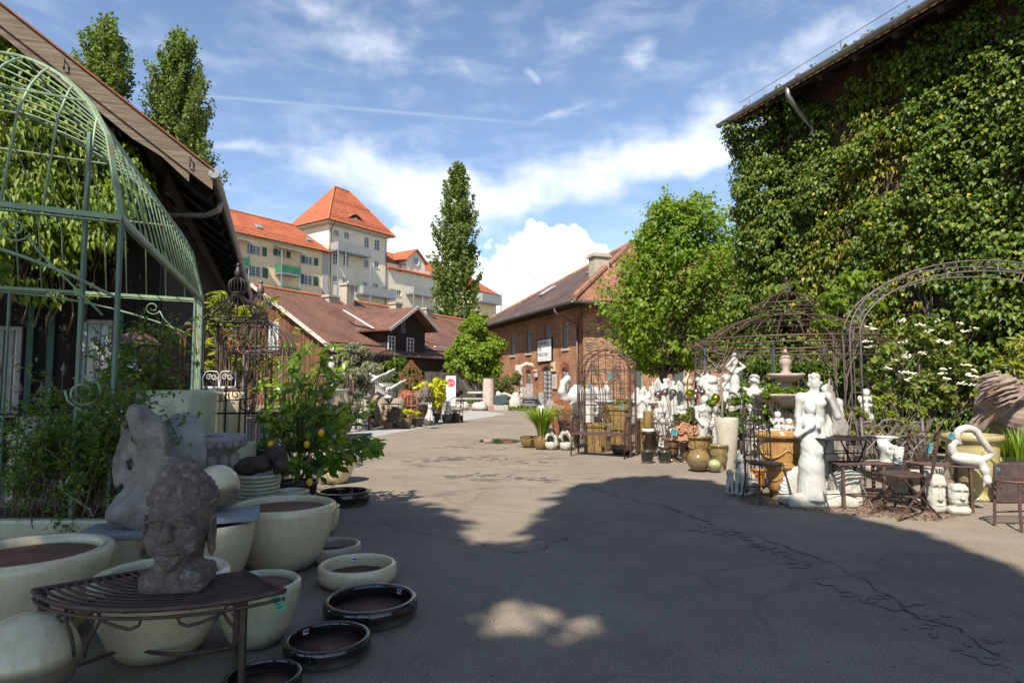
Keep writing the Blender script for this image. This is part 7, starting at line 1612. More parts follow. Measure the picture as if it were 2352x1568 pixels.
for k in range(16): a = 2 * pi * k / 16; q = MB(); q.tube([(r * cos(a), r * sin(a), z) for r, z in ((r1 * 1.14, zt1 + .26), (r1 * 1.02, zt1 + .20), (r1 * .94, zt1 + .22), (r1 * .74, zt1 + .37), (r1 * .48, zt1 + .48), (r1 * .22, zt1 + .54), (.02, zt1 + .56))], .010, 4); q.build('lantern_rib', iron_br, T)
q = MB()
for s_ in (0, 1.57): ax = (cos(s_), sin(s_), 0); q.scroll((0, 0, zt1 + .66), .10, 1.1, .007, ax, (0, 0, 1), R(-60)); q.ring((0, 0, zt1 + .66), .10, .007, 18, 4, (-sin(s_), cos(s_), 0))
q.tube([(0, 0, zt1 + .54), (0, 0, zt1 + .86)], .008, 5); q.ell((0, 0, zt1 + .86), .03, 8); q.build('finial', iron_gy, T)
for tier, (r, z, n, s_) in enumerate(((GR, zr0 + .13, 48, .065), (GR, zr0 + .0, 48, .045), (r1, zt1 + .09, 26, .06), (r1, zt1 - .06, 26, .045))):
 for k in range(n): a = 2 * pi * k / n; q = MB(); q.ring((r * cos(a), r * sin(a), z), s_, .006, 9, 3, (cos(a), sin(a), 0), 0 if tier % 2 == 0 else pi, pi if tier % 2 == 0 else 2 * pi); q.build('frieze_scroll', iron_dk, T) if k % 2 == 0 or True else None
for z in (.35, .85):
 q = MB(); q.tube([(GR * cos(a), GR * sin(a), z) for a in [R(200 + i * 6) for i in range(20)]], .012, 5); q.build('balustrade_rail', iron_dk, T)
# ---- big garden arch at the right
GA = thing('garden_arch', 'wide grey iron garden arch with scrollwork at the right edge', 'arch', (0, 0, 0)); ay = 9.4
xl, xr = px(1954, ay), px(2700, ay * .93); zs = at(1942, 770, ay).z; zc = at(2300, 598, ay).z
cx_ = (xl + xr) / 2
for dy, dx, o in ((0, 0, 0), (0, 0, .16), (.42, .10, .02), (.42, .10, .18)):
 hw_ = (xr - xl) / 2 - o; q = MB(); q.tube([(cx_ - hw_ + dx, ay + dy, 0), (cx_ - hw_ + dx, ay + dy, zs)] + [(cx_ + dx - hw_ * cos(a), ay + dy, zs + (zc - zs - o) * sin(a)) for a in [i * pi / 30 for i in range(1, 30)]] + [(cx_ + hw_ + dx, ay + dy, zs), (cx_ + hw_ + dx, ay + dy, 0)], .0125, 6); q.build('arch_rod', iron_gy, GA, smooth=True)
for i in range(1, 30, 3):
 a = i * pi / 30; hw_ = (xr - xl) / 2
 p = [Vector((cx_ + dx - (hw_ - o) * cos(a), ay + dy, zs + (zc - zs - o) * sin(a))) for dy, dx, o in ((0, 0, 0), (0, 0, .16), (.42, .10, .02), (.42, .10, .18))]
 q = MB(); q.tube([p[0], p[1]], .011, 4); q.tube([p[0], p[2]], .011, 4); q.tube([p[2], p[3]], .011, 4); q.build('arch_rung', iron_gy, GA)
 a2 = a + .16; c = Vector((cx_ - (hw_ - .08) * cos(a2), ay, zs + (zc - zs - .08) * sin(a2))); t = Vector((sin(a2), 0, cos(a2))); n_ = Vector((-cos(a2), 0, sin(a2))); q = MB(); q.scroll(c, .055, 1.2, .006, t, n_, 0, 14, 4); q.scroll(c + t * .13, .055, 1.2, .006, -t, -n_, 0, 14, 4); q.build('scroll', iron_gy, GA)
for z in (.1, .5, .9, 1.3): q = MB(); q.tube([(xl, ay, z), (xl + .16, ay, z)], .008, 4); q.scroll((xl + .08, ay, z + .15), .05, 1.2, .005, (1, 0, 0), (0, 0, 1), 0, 12, 4); q.build('scroll', iron_gy, GA)
# ---- chairs, tables, benches in iron
def bistro_chair(label, u, vb, rz, mat, name='garden_chair'):
 p = gp(u, vb); T = thing(name, label, 'chair', p, rz); w, d, sh = .20, .20, .45
 q = MB(); q.lathe([(.19, sh - .008), (.205, sh), (.205, sh + .014), (.19, sh + .018)], 28); q.build('seat', mat, T)
 for x in (-w + .02, w - .02):
  q = MB(); q.tube([(x * .85, -.14, sh), (x * 1.0, -.19, sh * .55), (x * 1.18, -.25, 0)], .009, 5); q.build('leg', mat, T); q = MB(); q.tube([(x * 1.05, .23, 0), (x * .95, .17, sh * .6), (x * .95, .17, sh), (x * .98, .20, .92)], .010, 5); q.build('leg', mat, T)
 q = MB(); q.tube([(-w * .95, .19, .88)] + [(-w * .95 * cos(a), .205, .90 + .075 * sin(a)) for a in [i * pi / 12 for i in range(13)]] + [(w * .95, .19, .88)], .010, 6); q.build('back_hoop', mat, T, smooth=True); q = MB(); q.tube([(-w * .95 * cos(a), .195, .80 + .065 * sin(a)) for a in [i * pi / 12 for i in range(13)]], .007, 5); q.build('back_hoop', mat, T, smooth=True); q = MB(); q.tube([(-w * .95 * cos(a), .185, .50 + .05 * sin(a)) for a in [i * pi / 12 for i in range(13)]], .008, 5); q.build('back_hoop', mat, T, smooth=True); q = MB()
 for k in range(1, 7): x = -w * .95 + 2 * w * .95 * k / 7; q.tube([(x, .185, .52), (x, .195, .85)], .0045, 4)
 q.build('back_bars', mat, T)
 for m in (-1, 1): q = MB(); q.scroll((m * .13, .19, .80), .035, 1.2, .0045, (m, 0, 0), (0, 0, 1), 0, 12, 4); q.scroll((m * .13, .187, .57), .035, 1.2, .0045, (m, 0, 0), (0, 0, -1), 0, 12, 4); q.build('scroll', mat, T)
 q = MB(); q.tube([(-w * 1.1, -.22, .12), (w * 1.1, -.22, .12)], .006, 4); q.tube([(-w, .2, .14), (w, .2, .14)], .006, 4); q.build('stretcher', mat, T)
 return T
bistro_chair('black iron bistro chair with rounded barred back before the amber urns', m2(520, 0)[0], 1150, .12, iron_bl)
u, v = m2(1245, 1395); p = gp(u, v); T = thing('bistro_table', 'round brown iron folding table in front of the white statues', 'table', p + Vector((0, .12, 0)), .15); q = MB(); TH = .79
q.ring((0, 0, TH), .335, .012, 44, 6)
for k in range(-9, 10): x = k * .0335; h_ = sqrt(max(0, .33 ** 2 - x * x)); q.beam((x, -h_, TH), (x, h_, TH), .020, .006)
q.lathe([(.02, TH - .006), (.335, TH - .006)], 40); q.build('table_top', iron_dk, T)
for m in (-1, 1):
 for x in (-.27, .27): q = MB(); q.tube([(x, m * .27, 0), (x * .92, -m * .24, TH - .02)], .010, 5); q.build('leg', iron_dk, T)
 for z in (.16, .62): q = MB(); y = m * (.27 - .51 * z / TH); q.tube([(-.27, y, z), (.27, y, z)], .007, 4); q.build('stretcher', iron_dk, T)
def folding_chair(label, u, vb, rz):
 T = thing('folding_chair', label, 'chair', gp(u, vb), rz); w = .19
 q = MB(); q.ring((0, -.02, .45), .2, .011, 30, 6)
 for k in range(-5, 6): x = k * .034; h_ = sqrt(max(0, .195 ** 2 - x * x)); q.beam((x, -.02 - h_, .45), (x, -.02 + h_, .45), .018, .006)
 q.build('seat', iron_br, T)
 for x in (-w, w): q = MB(); q.beam((x, -.26, 0), (x, .16, .42), .026, .012); q.beam((x, .16, .42), (x, .20, .52), .026, .012); q.beam((x, .20, .52), (x * .97, .30, .92), .034, .014); q.build('back_leg', iron_br, T); q = MB(); q.beam((x * .9, .30, 0), (x * .9, -.17, .44), .026, .012); q.build('leg', iron_br, T)
 for z, y in ((.10, -.16), (.10, .2)): q = MB(); q.beam((-w, y, z), (w, y, z), .012); q.build('stretcher', iron_br, T)
 for z in (.60, .68, .76, .84, .90): q = MB(); y = .22 + (z - .55) * .21; q.beam((-w, y, z), (w, y, z), .05, .008, (0, .2, 1)); q.build('back_slat', iron_br, T)
 return T
fc = folding_chair('brown iron folding chair turned sideways before the curved bench', mr(905, 0)[0], 1186, R(-78))
ptag('blue green tag hanging on the folding chair back', fc.location + Vector((.22, -.16, .80)), 0, .05, .15, rot=(0, .2, 0))
# curved bench with cast back
BY = 7.35; bcx = px(2050, BY); T = thing('curved_bench', 'long curved brown iron bench with cast lattice back holding white sculptures', 'bench', (bcx, BY, 0), -.16); L_, SHh = 1.42, .50
def bcur(x, o=0.0): return .16 * (x / (L_ / 2)) ** 2 + o
for k in range(9): q = MB(); o = k * .042; q.tube([(x, bcur(x) * -1 + o - .1, SHh) for x in [-L_ / 2 + L_ * i / 14 for i in range(15)]], .010, 5); q.build('slat', iron_br, T)
for x in (-L_ / 2, L_ / 2): q = MB(); q.tube([(x, -bcur(x) - .11, SHh), (x, -bcur(x) + .25, SHh)], .014, 5); q.build('end_rail', iron_br, T)
for x in (-L_ / 2 + .05, -.18, .22, L_ / 2 - .05):
 for y in (-.08, .22): q = MB(); q.beam((x, y - bcur(x), 0), (x, y - bcur(x), SHh), .032); q.build('leg', iron_br, T)
for z in (.14,): q = MB(); q.tube([(-L_ / 2 + .05, -.1, z), (L_ / 2 - .05, -.1, z)], .012, 5); q.tube([(-L_ / 2 + .05, .12, z), (L_ / 2 - .05, .12, z)], .012, 5); q.build('stretcher', iron_br, T)
x0, x1 = -.26, .42; q = MB(); q.beam((x0, .24, SHh), (x0, .30, 1.02), .03); q.beam((x1, .24, SHh), (x1, .30, 1.02), .03); q.tube([(x0, .29, .95), (x0 + .08, .29, .97), (x0 + .17, .29, .90), ((x0 + x1) / 2 - .1, .29, .98), ((x0 + x1) / 2, .29, 1.0), ((x0 + x1) / 2 + .1, .29, .98), (x1 - .17, .29, .90), (x1 - .08, .29, .97), (x1, .29, .95)], .014, 6); q.beam((x0, .27, .80), (x1, .27, .80), .022); q.build('back_frame', iron_gy, T, smooth=True)
for k in range(6): q = MB(); x = x0 + .06 + k * (x1 - x0 - .12) / 5; q.ring((x, .28, .87), .052, .011, 14, 5, (0, -1, 0)); q.build('back_ring', iron_gy, T)
for k in range(4): q = MB(); x = x0 + .1 + k * (x1 - x0) / 4; q.tube([(x - .1, .25, SHh), (x - .05, .26, .64), (x + .04, .27, .74), (x + .1, .27, .80)], .010, 5); q.tube([(x + .1, .25, SHh), (x + .05, .26, .64), (x - .04, .27, .74), (x - .1, .27, .80)], .010, 5); q.build('back_lattice', iron_gy, T)
BENCH = T
T = thing('iron_stool', 'brown iron slatted stool casting a shadow at the right edge', 'stool', (px(2345, 6.3), 6.3, 0), .15); q = MB(); SW = .34
q.tube([(SW * cos(a), SW * .55 * sin(a), .47) for a in [i * 2 * pi / 36 for i in range(36)]], .013, 6, closed=True); q.build('seat_frame', iron_br, T, smooth=True); q = MB()
for k in range(-8, 9): x = k * .038; h_ = .55 * sqrt(max(0, SW ** 2 - x * x)); q.tube([(x, -h_, .47), (x + .015, 0, .478), (x, h_, .47)], .0075, 5)
q.build('slats', iron_br, T)
for x in (-.25, .25):
 for y in (-.13, .13): q = MB(); q.tube([(x * .9, y, .46), (x, y * 1.02, .25), (x * 1.02, y * 1.1, 0)], .014, 6); q.build('leg', iron_br, T); q = MB(); q.tube([(x * .92, y, .40), (x * .7, y, .36), (x * .62, y, .41), (x * .72, y, .43), (x * .78, y, .40)], .007, 5); q.build('scroll', iron_br, T)
q = MB(); q.tube([(-.25, .13, .14), (.25, .13, .14)], .009, 5); q.tube([(-.25, -.13, .14), (.25, -.13, .14)], .009, 5); q.build('stretcher', iron_br, T)
# rust-worn scroll chair beside the white planter
T = thing('scroll_chair', 'worn rusty scroll backed iron seat beside the tall white planter', 'chair', gp(m2(190, 0)[0] + 40, 1068), .1); mt = M('iron_worn_paint', (.30, .24, .21), .7, (.16, .10, .07), 7, metal=.2, dirt=(.24, .09, .04))
q = MB(); q.beam((-.35, 0, .50), (.45, -.05, .50), .03); q.beam((-.35, .38, .50), (.45, .34, .50), .03); q.box((.05, .17, .5), (.78, .36, .012)); q.build('seat', mt, T)
for x in (-.34, .44):
 for y in (0, .37): q = MB(); q.tube([(x, y, .5), (x * 1.03, y, 0)], .012, 5); q.build('leg', mt, T)
q = MB(); q.tube([(-.34, .37, .5), (-.37, .40, .75), (-.42, .40, .9), (-.36, .40, 1.02), (-.20, .40, 1.08), (.1, .40, 1.06), (.3, .40, .98), (.46, .40, .96)], .012, 6); q.build('back_frame', mt, T, smooth=True)
for x, z, r_ in ((-.32, .92, .09), (-.12, .86, .15), (.2, .82, .12), (-.2, .62, .10)): q = MB(); q.scroll((x, .39, z), r_, 1.2, .010, (1, 0, 0), (0, 0, 1), R(120), 18, 5); q.build('scroll', mt, T)
# ---- motorbike, stop sign, iron bench, stone yard goods further back
T = thing('stop_sign', 'white upright board with red octagonal STOP sign', 'sign', (px(1036, 33), 33, 0), .05); zb_, zt_ = at(1036, 903, 33).z, at(1036, 863, 33).z; w = .52
b = MB(); b.box((0, 0, (zt_ + .35) / 2), (w, .06, zt_ - .35)); b.build('board', white_p, T); b = MB(); c = (0, -.035, zt_ - .36); b.prism([(w * .43 * cos(a), -.034, c[2] + w * .43 * sin(a)) for a in [pi / 8 + i * pi / 4 for i in range(8)]], (0, -.006, 0)); b.build('octagon', red_p, T)
text('STOP', w * .36, Vector((-w * .365, -.043, c[2])), Matrix(((.82, 0, 0), (0, 0, -1), (0, 1, 0))), white_p, T, ext=.003)
text('STOP', w * .36, Vector((-w * .355, -.043, c[2])), Matrix(((.82, 0, 0), (0, 0, -1), (0, 1, 0))), white_p, T, ext=.003)
mb_p = gp(1045, 933); T = thing('motorbike', 'black and red motorcycle parked before the stop sign, seen from behind', 'motorbike', mb_p, R(-35))
for y in (-.62, .72):
 q = MB(); q.ring((0, y, .31), .25, .075, 28, 8, (1, 0, 0)); w_ = q.build('wheel', tyre, T, smooth=True); q = MB(); q.ring((0, y, .31), .19, .02, 24, 5, (1, 0, 0))
 for k in range(6): a = k * pi / 3; q.tube([(0, y, .31), (0, y + .19 * cos(a), .31 + .19 * sin(a))], .018, 4)
 q.build('rim', steel_b, w_)
s = Sc(); s.e((0, .25, .80), (.17, .27, .15), k=.08).e((0, -.25, .80), (.14, .34, .08), k=.08).e((0, -.55, .88), (.10, .2, .07), k=.06).e((0, .05, .5), (.17, .3, .22), k=.08).e((0, .62, .95), (.16, .14, .17), k=.06); s.mesh('body', black_p, T, .03)
s = Sc(); s.e((0, .28, .86), (.175, .22, .12), k=.05).e((.0, -.48, .90), (.11, .18, .05), k=.04); s.mesh('fairing', redpl, T, .02)
q = MB(); q.tube([(-.36, .42, 1.06), (-.18, .5, 1.02), (0, .55, 1.0), (.18, .5, 1.02), (.36, .42, 1.06)], .016, 6); q.build('handlebar', black_p, T); q = MB(); q.tube([(.16, -.75, .42), (.15, -.2, .3), (.1, .2, .3)], .055, 8); q.build('exhaust', steel_b, T)
for m in (-1, 1): q = MB(); q.tube([(m * .3, .45, 1.06), (m * .36, .42, 1.22)], .008, 4); q.ell((m * .37, .42, 1.25), (.07, .02, .05), 10); q.build('mirror', black_p, T)
q = MB(); q.box((0, -.83, .62), (.22, .012, .16), M=Matrix.Rotation(-.3, 3, 'X')); pl2 = q.build('number_plate', white_p, T); q = MB(); q.box((-.09, -.838, .62), (.025, .012, .14), M=Matrix.Rotation(-.3, 3, 'X')); q.build('plate_band', M('plate_blue', (.02, .08, .4), .4), pl2); q = MB(); q.ell((0, -.74, .82), (.09, .03, .035), 10); q.build('tail_light', redpl, T)
T = thing('iron_armchair', 'dark iron garden chair with scrolled arms beside the dark pots', 'chair', gp(1045, 970), -.2); q = MB(); q.lathe([(.27, .44), (.30, .45), (.30, .47), (.27, .475)], 24); q.build('seat', iron_bl, T)
for x in (-.24, .24): q = MB(); q.tube([(x, -.2, .45), (x * 1.15, -.26, .3), (x * 1.05, -.22, .12), (x * 1.25, -.3, 0)], .016, 6); q.build('leg', iron_bl, T); q = MB(); q.tube([(x, .2, .45), (x, .26, 0)], .014, 5); q.build('leg', iron_bl, T); q = MB(); q.tube([(x * 1.05, .2, .72), (x * 1.15, -.05, .76), (x * 1.2, -.22, .70)], .014, 6); q.scroll((x * 1.2, -.22, .63), .08, 1.2, .012, (0, -1, 0), (0, 0, 1), R(90)); q.build('arm', iron_bl, T)
q = MB(); q.tube([(-.25, .22, .45), (-.27, .26, .85), (-.15, .27, .95), (0, .27, .98), (.15, .27, .95), (.27, .26, .85), (.25, .22, .45)], .014, 6)
for k in range(-3, 4): q.tube([(k * .06, .23, .47), (k * .07, .265, .93)], .006, 4)
for z in (.6, .75): q.tube([(-.26, .25, z), (.26, .25, z)], .006, 4)
q.build('back', iron_bl, T)
def stele(label, u0, u1, vt, vb, mat, d=.25, rz=0.2, Y=None, top=0.0, name='stone_stele'):
 Y = Y or 2016 / (vb - 886); w = (u1 - u0) * Y / FP; z1 = at(u0, vt, Y).z; T = thing(name, label, 'stele', (px((u0 + u1) / 2, Y), Y + d / 2, 0), rz); q = MB(); q.box((0, 0, z1 / 2), (w, d, z1)); q.v = [(x * (1 - top * (z > z1 * .5)), y, z + (.06 * noise.noise(Vector((x * 5, y * 5, u0))) if z > z1 * .5 else 0)) for x, y, z in q.v]; q.build('block', mat, T, bevel=.02); return T
zs_ = lambda x, y: ((1700 + x / 3.92) * .5742, (1350 + y / 3.92) * .5742)
for l, x0, x1, yt, yb, m_, k in (('tall pale rectangular stone stele in front of the brick wall', 1580, 1692, 725, 1100, stone_gr, {}), ('short rough stone stele with a round hole before the arched door', 1775, 1898, 862, 1075, stone_gr, {}), ('polished black stone stele beside the arched door', 1910, 1995, 800, 1060, black_p, {}),
  ('slim dark grey carved stele left of the stone cross', 1345, 1405, 660, 1040, stone_dk, {'top': .3}), ('low pale stone block at the foot of the black stele', 1905, 2010, 990, 1120, stone_gr, {}), ('narrow grey stele behind the dark stacked boulder', 1718, 1772, 890, 1080, stone_dk, {}), ('pale marble slab with carved leaf relief behind the tall stele', 1490, 1600, 780, 1075, marble_w, {}), ('thick pale grey stele beside the iron rod', 1455, 1508, 815, 1080, stone_gr, {})):
 (u0, vt), (u1, vb) = zs_(x0, yt), zs_(x1, yb); stele(l, u0, u1, vt, vb, m_, **k)
(u, v), c = zs_(995, 990), Vector((px(zs_(995, 0)[0], 36.5), 36.5, 0)); T = thing('stone_column', 'round weathered sandstone column standing on a pink slab', 'column', c); h_ = at(zs_(995, 600)[0], zs_(995, 640)[1], c.y).z; b = MB(); r_ = .36; b.lathe([(r_, .25), (r_, .3), (r_ * .94, .36), (r_ * .9, h_ - .25), (r_ * .85, h_ - .2), (r_ * .8, h_)], 28); b.build('shaft', pinkstone, T, smooth=2); b = MB(); b.box((0, 0, .12), (1.9, .8, .25)); b.build('base', M('red_granite', (.30, .17, .14), .8, sc=9), T, bevel=.02)
c = gp(*zs_(1635, 1150)); T = thing('boulder_stack', 'stack of dark rough boulders with a flat top on a pallet', 'boulder', c + Vector((0, .6, 0))); T.scale = (.8, .8, .66); s = Sc(); s.e((0, 0, .45), (.62, .5, .28), k=.06).e((.03, 0, .78), (.58, .48, .2), k=.06).b((0, 0, 1.05), (.6, .48, .1), rad=.06, k=.04); s.mesh('stones', stone_dk, T, .05, rough=.03, rsc=7); b = MB()
for y in (-.4, 0, .4): b.box((0, y, .16), (1.5, .14, .03)); b.box((0, y, .06), (1.4, .1, .1))
b.build('pallet', plank_gr, T)
c = gp(*zs_(1415, 1140)); T = thing('stone_cone', 'smooth pale rounded stone cone with curved horn at its side', 'sculpture', c + Vector((0, .4, 0))); s = Sc(); s.chain([(0, 0, 0), (0, 0, .4), (.02, 0, .85)], [.42, .36, .2], .1).chain([(-.1, .2, .75), (-.6, .25, .95), (-.95, .3, .9)], [.1, .08, .04], .05).chain([(-.85, .3, .0), (-.95, .3, .6), (-1.0, .3, .95)], [.25, .26, .16], .08); s.mesh('stone', stone_lt, T, .05, flat=0)
c = gp(*zs_(1560, 760)) if False else at(zs_(1560, 760)[0], zs_(1560, 1075)[1], 34); T = thing('stone_horn', 'curved pale carved horn rising over the leaf relief slab', 'sculpture', (px(zs_(1590, 0)[0], 40.5), 40.5, -.35)); s = Sc(); s.chain([(-.45, 0, 2.5), (-.3, 0, 3.0), (.0, 0, 3.15), (.35, 0, 3.1), (.5, 0, 2.95)], [.08, .12, .13, .11, .06], .06).c((-.3, 0, 0), (-.35, 0, 2.6), .2, .1, k=.05).b((-.5, .1, 2.9), (.22, .1, .2)); s.mesh('horn', stone_lt, T, .045)
c = Vector((px(zs_(745, 0)[0], 38), 38, 0)); T = thing('stone_table', 'low stone garden bench table under the maple', 'table', c + Vector((0, .5, 0))); b = MB(); b.box((0, 0, .62), (2.4, .7, .12)); b.build('top', stone_gr, T, bevel=.02)
for x in (-.9, .9): b = MB(); b.box((x, 0, .28), (.25, .5, .56)); b.build('leg', stone_gr, T)
c = Vector((px(zs_(870, 0)[0], 38.5), 38.5, 0)); T = thing('round_stone_table', 'round white stone table beside the sandstone column', 'table', c + Vector((0, .5, 0))); b = MB(); b.lathe([(.8, .92), (.85, .95), (.85, 1.02), (.8, 1.05)], 28); b.build('top', marble_w, T); b = MB(); b.box((0, 0, .46), (.6, .5, .92)); b.build('foot', stone_gr, T)
c = Vector((px(zs_(1185, 0)[0], 36), 36, 0)); T = thing('stone_trough', 'dark green grey tilted stone box on a white block', 'trough', c + Vector((0, .3, 0)), .3); b = MB(); b.box((0, 0, .62), (.75, .45, .5), M=Euler((.1, -.15, 0)).to_matrix()); b.build('box', M('slate_green', (.06, .09, .085), .7, sc=6), T, bevel=.02); b = MB(); b.box((0, 0, .15), (.85, .5, .3)); b.build('block', marble_w, T, bevel=.02)
for x, y, l in ((820, 1040, 'yellowish split stone lump at the grass edge'), (880, 1035, 'pale tan stone lump next to the yellowish one'), (590, 1015, 'white rounded rock behind the motorcycle wheel')):
 c = Vector((px(zs_(x, y)[0], 36), 36, 0)); T = thing('rock', l, 'rock', c); s = Sc(); s.e((0, 0, .2), (.38, .3, .28)).e((.12, .05, .3), (.25, .25, .22), k=.1); s.mesh('rock', stone_lt if x < 850 else marble_w, T, .05, rough=.03, rsc=6, flat=0)
# grass strip by the stones
rng = np.random.default_rng(81)
def grass(name, label, poly_uv, n, h, mat=lf_grass, kind='stuff', lie=False):
 P = [gp(u, v) for u, v in poly_uv]; P2 = [(p.x, p.y) for p in P]; xs, ys = [p[0] for p in P2], [p[1] for p in P2]; S = []
 while len(S) < n:
  x, y = rng.uniform(min(xs), max(xs)), rng.uniform(min(ys), max(ys))
  if inpoly(x, y, P2): S.append((x, y, 0))
 S = np.array(S); a = rng.uniform(0, 2 * pi, n); nr = np.stack([np.cos(a), np.sin(a), .25 + 0 * a], 1)
 if lie: S[:, 2] = .012; return tag(leaves(name, mat, None, S, np.tile([0, 0, 1.0], (n, 1)) + rng.normal(size=(n, 3)) * .15, h, .5, .0, False), label, kind=kind)
 return tag(leaves(name, mat, None, S, nr, h, .16, .3, False, np.tile([0, 0, 1.0], (n, 1))), label, kind=kind)
grass('grass', 'rough green grass strip at the foot of the stone steles', [zs_(600, 1035), zs_(760, 1040), zs_(860, 1085), zs_(1000, 1125), zs_(1350, 1145), zs_(1560, 1150), zs_(1500, 1120), zs_(1350, 1080), zs_(1000, 1050), zs_(860, 1010), zs_(700, 1010)], 5200, .30)
grass('leaf_litter', 'scattered leaf bits and grit on the asphalt beside the pots', [(560, 1568), (640, 1420), (700, 1290), (830, 1180), (900, 1130), (960, 1180), (1020, 1300), (1100, 1568)], 420, .022, lf_litter, lie=True)
grass('leaf_litter', 'dry brown leaves and dirt lying before the statues', [m2(90, 1260), m2(330, 1370), m2(900, 1430), mr(0, 1150), mr(560, 1190), mr(1250, 1250), mr(1700, 1150), mr(1500, 1000), mr(300, 1000), m2(900, 1290), m2(400, 1250)], 3200, .035, lf_litter, lie=True)
# ================================================================ the brick house and its fittings stand farther off and a little lower
for o in list(COL.objects):
 if o.parent is None and o.name.split('.')[0] in ('brick_building', 'wall_sign', 'stone_corbel', 'tracery_fragment', 'stone_plaque'):
  o.location = Vector((o.location.x * 1.28, o.location.y * 1.28, o.location.z * 1.28 - .39)); o.scale *= 1.28
# ================================================================ STATUES
def person(armL, armR, legs=None, robe=0, hair='curl', female=False, veil=False, twist=0.0, seated=False, fingers=False):
 """a figure one unit tall facing -y; arm = (elbow, wrist)"""
 s = Sc(); hx = .012
 F = face(Sc(), nk=False); s.mv(F, (hx, -.004, .925), .118, rz=twist); s.e((hx, .012, .945), (.052, .062, .062), k=.02)
 s.c((hx * .6, .012, .885), (0, .012, .83), .032, .040, k=.03)
 sw = .105 if female else .122
 s.e((0, .0, .755), (sw * .80, .062, .085), k=.05).e((0, .0, .655), (.074 if female else .088, .052, .085), k=.05).e((0, .006, .555), (.098 if female else .092, .066, .07), k=.05).c((-sw, .008, .815), (sw, .008, .815), .038, k=.05)
 if female:
  for m in (-1, 1): s.e((m * .045, -.052, .755), (.038, .034, .036), k=.02)
 else:
  for m in (-1, 1): s.e((m * .048, -.045, .775), (.052, .026, .036), k=.02)
 for m, (e, w) in ((-1, armL), (1, armR)):
  s.e((m * sw, .008, .81), (.042, .042, .045), k=.03); s.chain([(m * sw * 1.08, .008, .805), e, w], [.036, .030, .020], .022)
  d = (Vector(w) - Vector(e)).normalized(); h_ = Vector(w) + d * .025; s.e(h_, (.022, .018, .024), k=.015)
  if fingers:
   sd = d.cross(Vector((0, 1, .3))).normalized()
   for i in range(4): a = h_ + sd * (-.017 + .011 * i) + d * .012; s.c(a, a + d * (.034, .042, .040, .030)[i] + Vector((0, .012, 0)), .0062, .0048, k=.006)
   s.c(h_ - sd * .02, h_ - sd * .034 + d * .022, .0068, .005, k=.008)
 if robe:
  top = .60 if robe == 1 else .80; s.chain([(0, .0, top), (0, .01, .35), (.0, .015, .0)], [.085, .115, .14], .05)
  for i in range(17): a = i * 2 * pi / 17; s.c((.075 * cos(a), .01 + .06 * sin(a), top - .04), (.125 * cos(a + .12), .015 + .115 * sin(a + .12), .0), .012, .026, k=.018)
 else:
  for m, (k_, a_) in zip((-1, 1), legs or (((-.055, -.02, .285), (-.06, .01, .045)), ((.06, -.02, .285), (.075, -.0, .045)))):
   s.chain([(m * .054, .005, .54), k_], [.072, .047], .04); s.chain([k_, a_], [.046, .026], .03); s.e(Vector(k_) * .62 + Vector(a_) * .38 + Vector((0, .016, 0)), (.036, .038, .07), k=.04)
   s.c((a_[0], a_[1] + .012, .022), (a_[0] + .012 * m, a_[1] - .075, .014), .026, .018, k=.02)
 if hair == 'curl':
  for i in range(42):
   d = Vector(unit(rng.normal(size=3)));
   if d.y < -.55 and d.z < .45 or d.z < -.5: continue
   s.e((hx + d.x * .058, .014 + d.y * .066, .945 + d.z * .066), .0165, k=.008)
 elif hair == 'long':
  s.e((hx, .03, .95), (.062, .065, .07), k=.02)
  for i in range(9): a = -1.2 + i * .3; s.chain([(hx + .055 * sin(a), .045 + .03 * cos(a), .96), (hx + .075 * sin(a) + .02, .06, .86), (hx + .06 * sin(a) + .05, .055, .74 - .01 * i)], [.018, .020, .012], .01)
 elif hair == 'bun': s.e((hx, .03, .955), (.058, .062, .062), k=.01).e((hx, .08, .985), (.035, .03, .03), k=.01)
 if veil: s.e((hx, .028, .95), (.066, .066, .075), k=.01).chain([(hx, .05, .93), (0, .05, .82), (0, .05, .5)], [.06, .10, .10], .03)
 return s
def wings(s, z=.75, w=.26, up=.35):
 for m in (-1, 1):
  s.chain([(m * .03, .07, z), (m * w * .6, .11, z + up * .7), (m * w, .12, z + up * .4)], [.03, .03, .02], .02)
  for i in range(7): f = i / 6; a = Vector((m * w * (.25 + .75 * f), .11, z + up * (.5 * sin(pi * f * .8) + .1))); s.c(a, a + Vector((m * .03, .02, -.16 - .12 * f)), .024, .012, k=.014)
 return s
def plinth(T, w, h_, mat=marble_w):
 b = MB(); b.lathe([(w, 0), (w, h_ * .2), (w * .85, h_ * .26), (w * .78, h_ * .8), (w * .9, h_ * .86), (w * .95, h_)], 24); b.build('plinth', mat, T, smooth=2)
def stat(name, label, u, Y, sc, rz, sk, z0=0.0, hv=.011, mat=marble, part='figure', cat='statue', group=None, warp=None, rough=0.0015):
 T = thing(name, label, cat, (px(u, Y), Y, z0), rz, group, sc); sk.mesh(part, mat, T, hv, flat=0, rough=rough, rsc=30); return T
rng = np.random.default_rng(91)
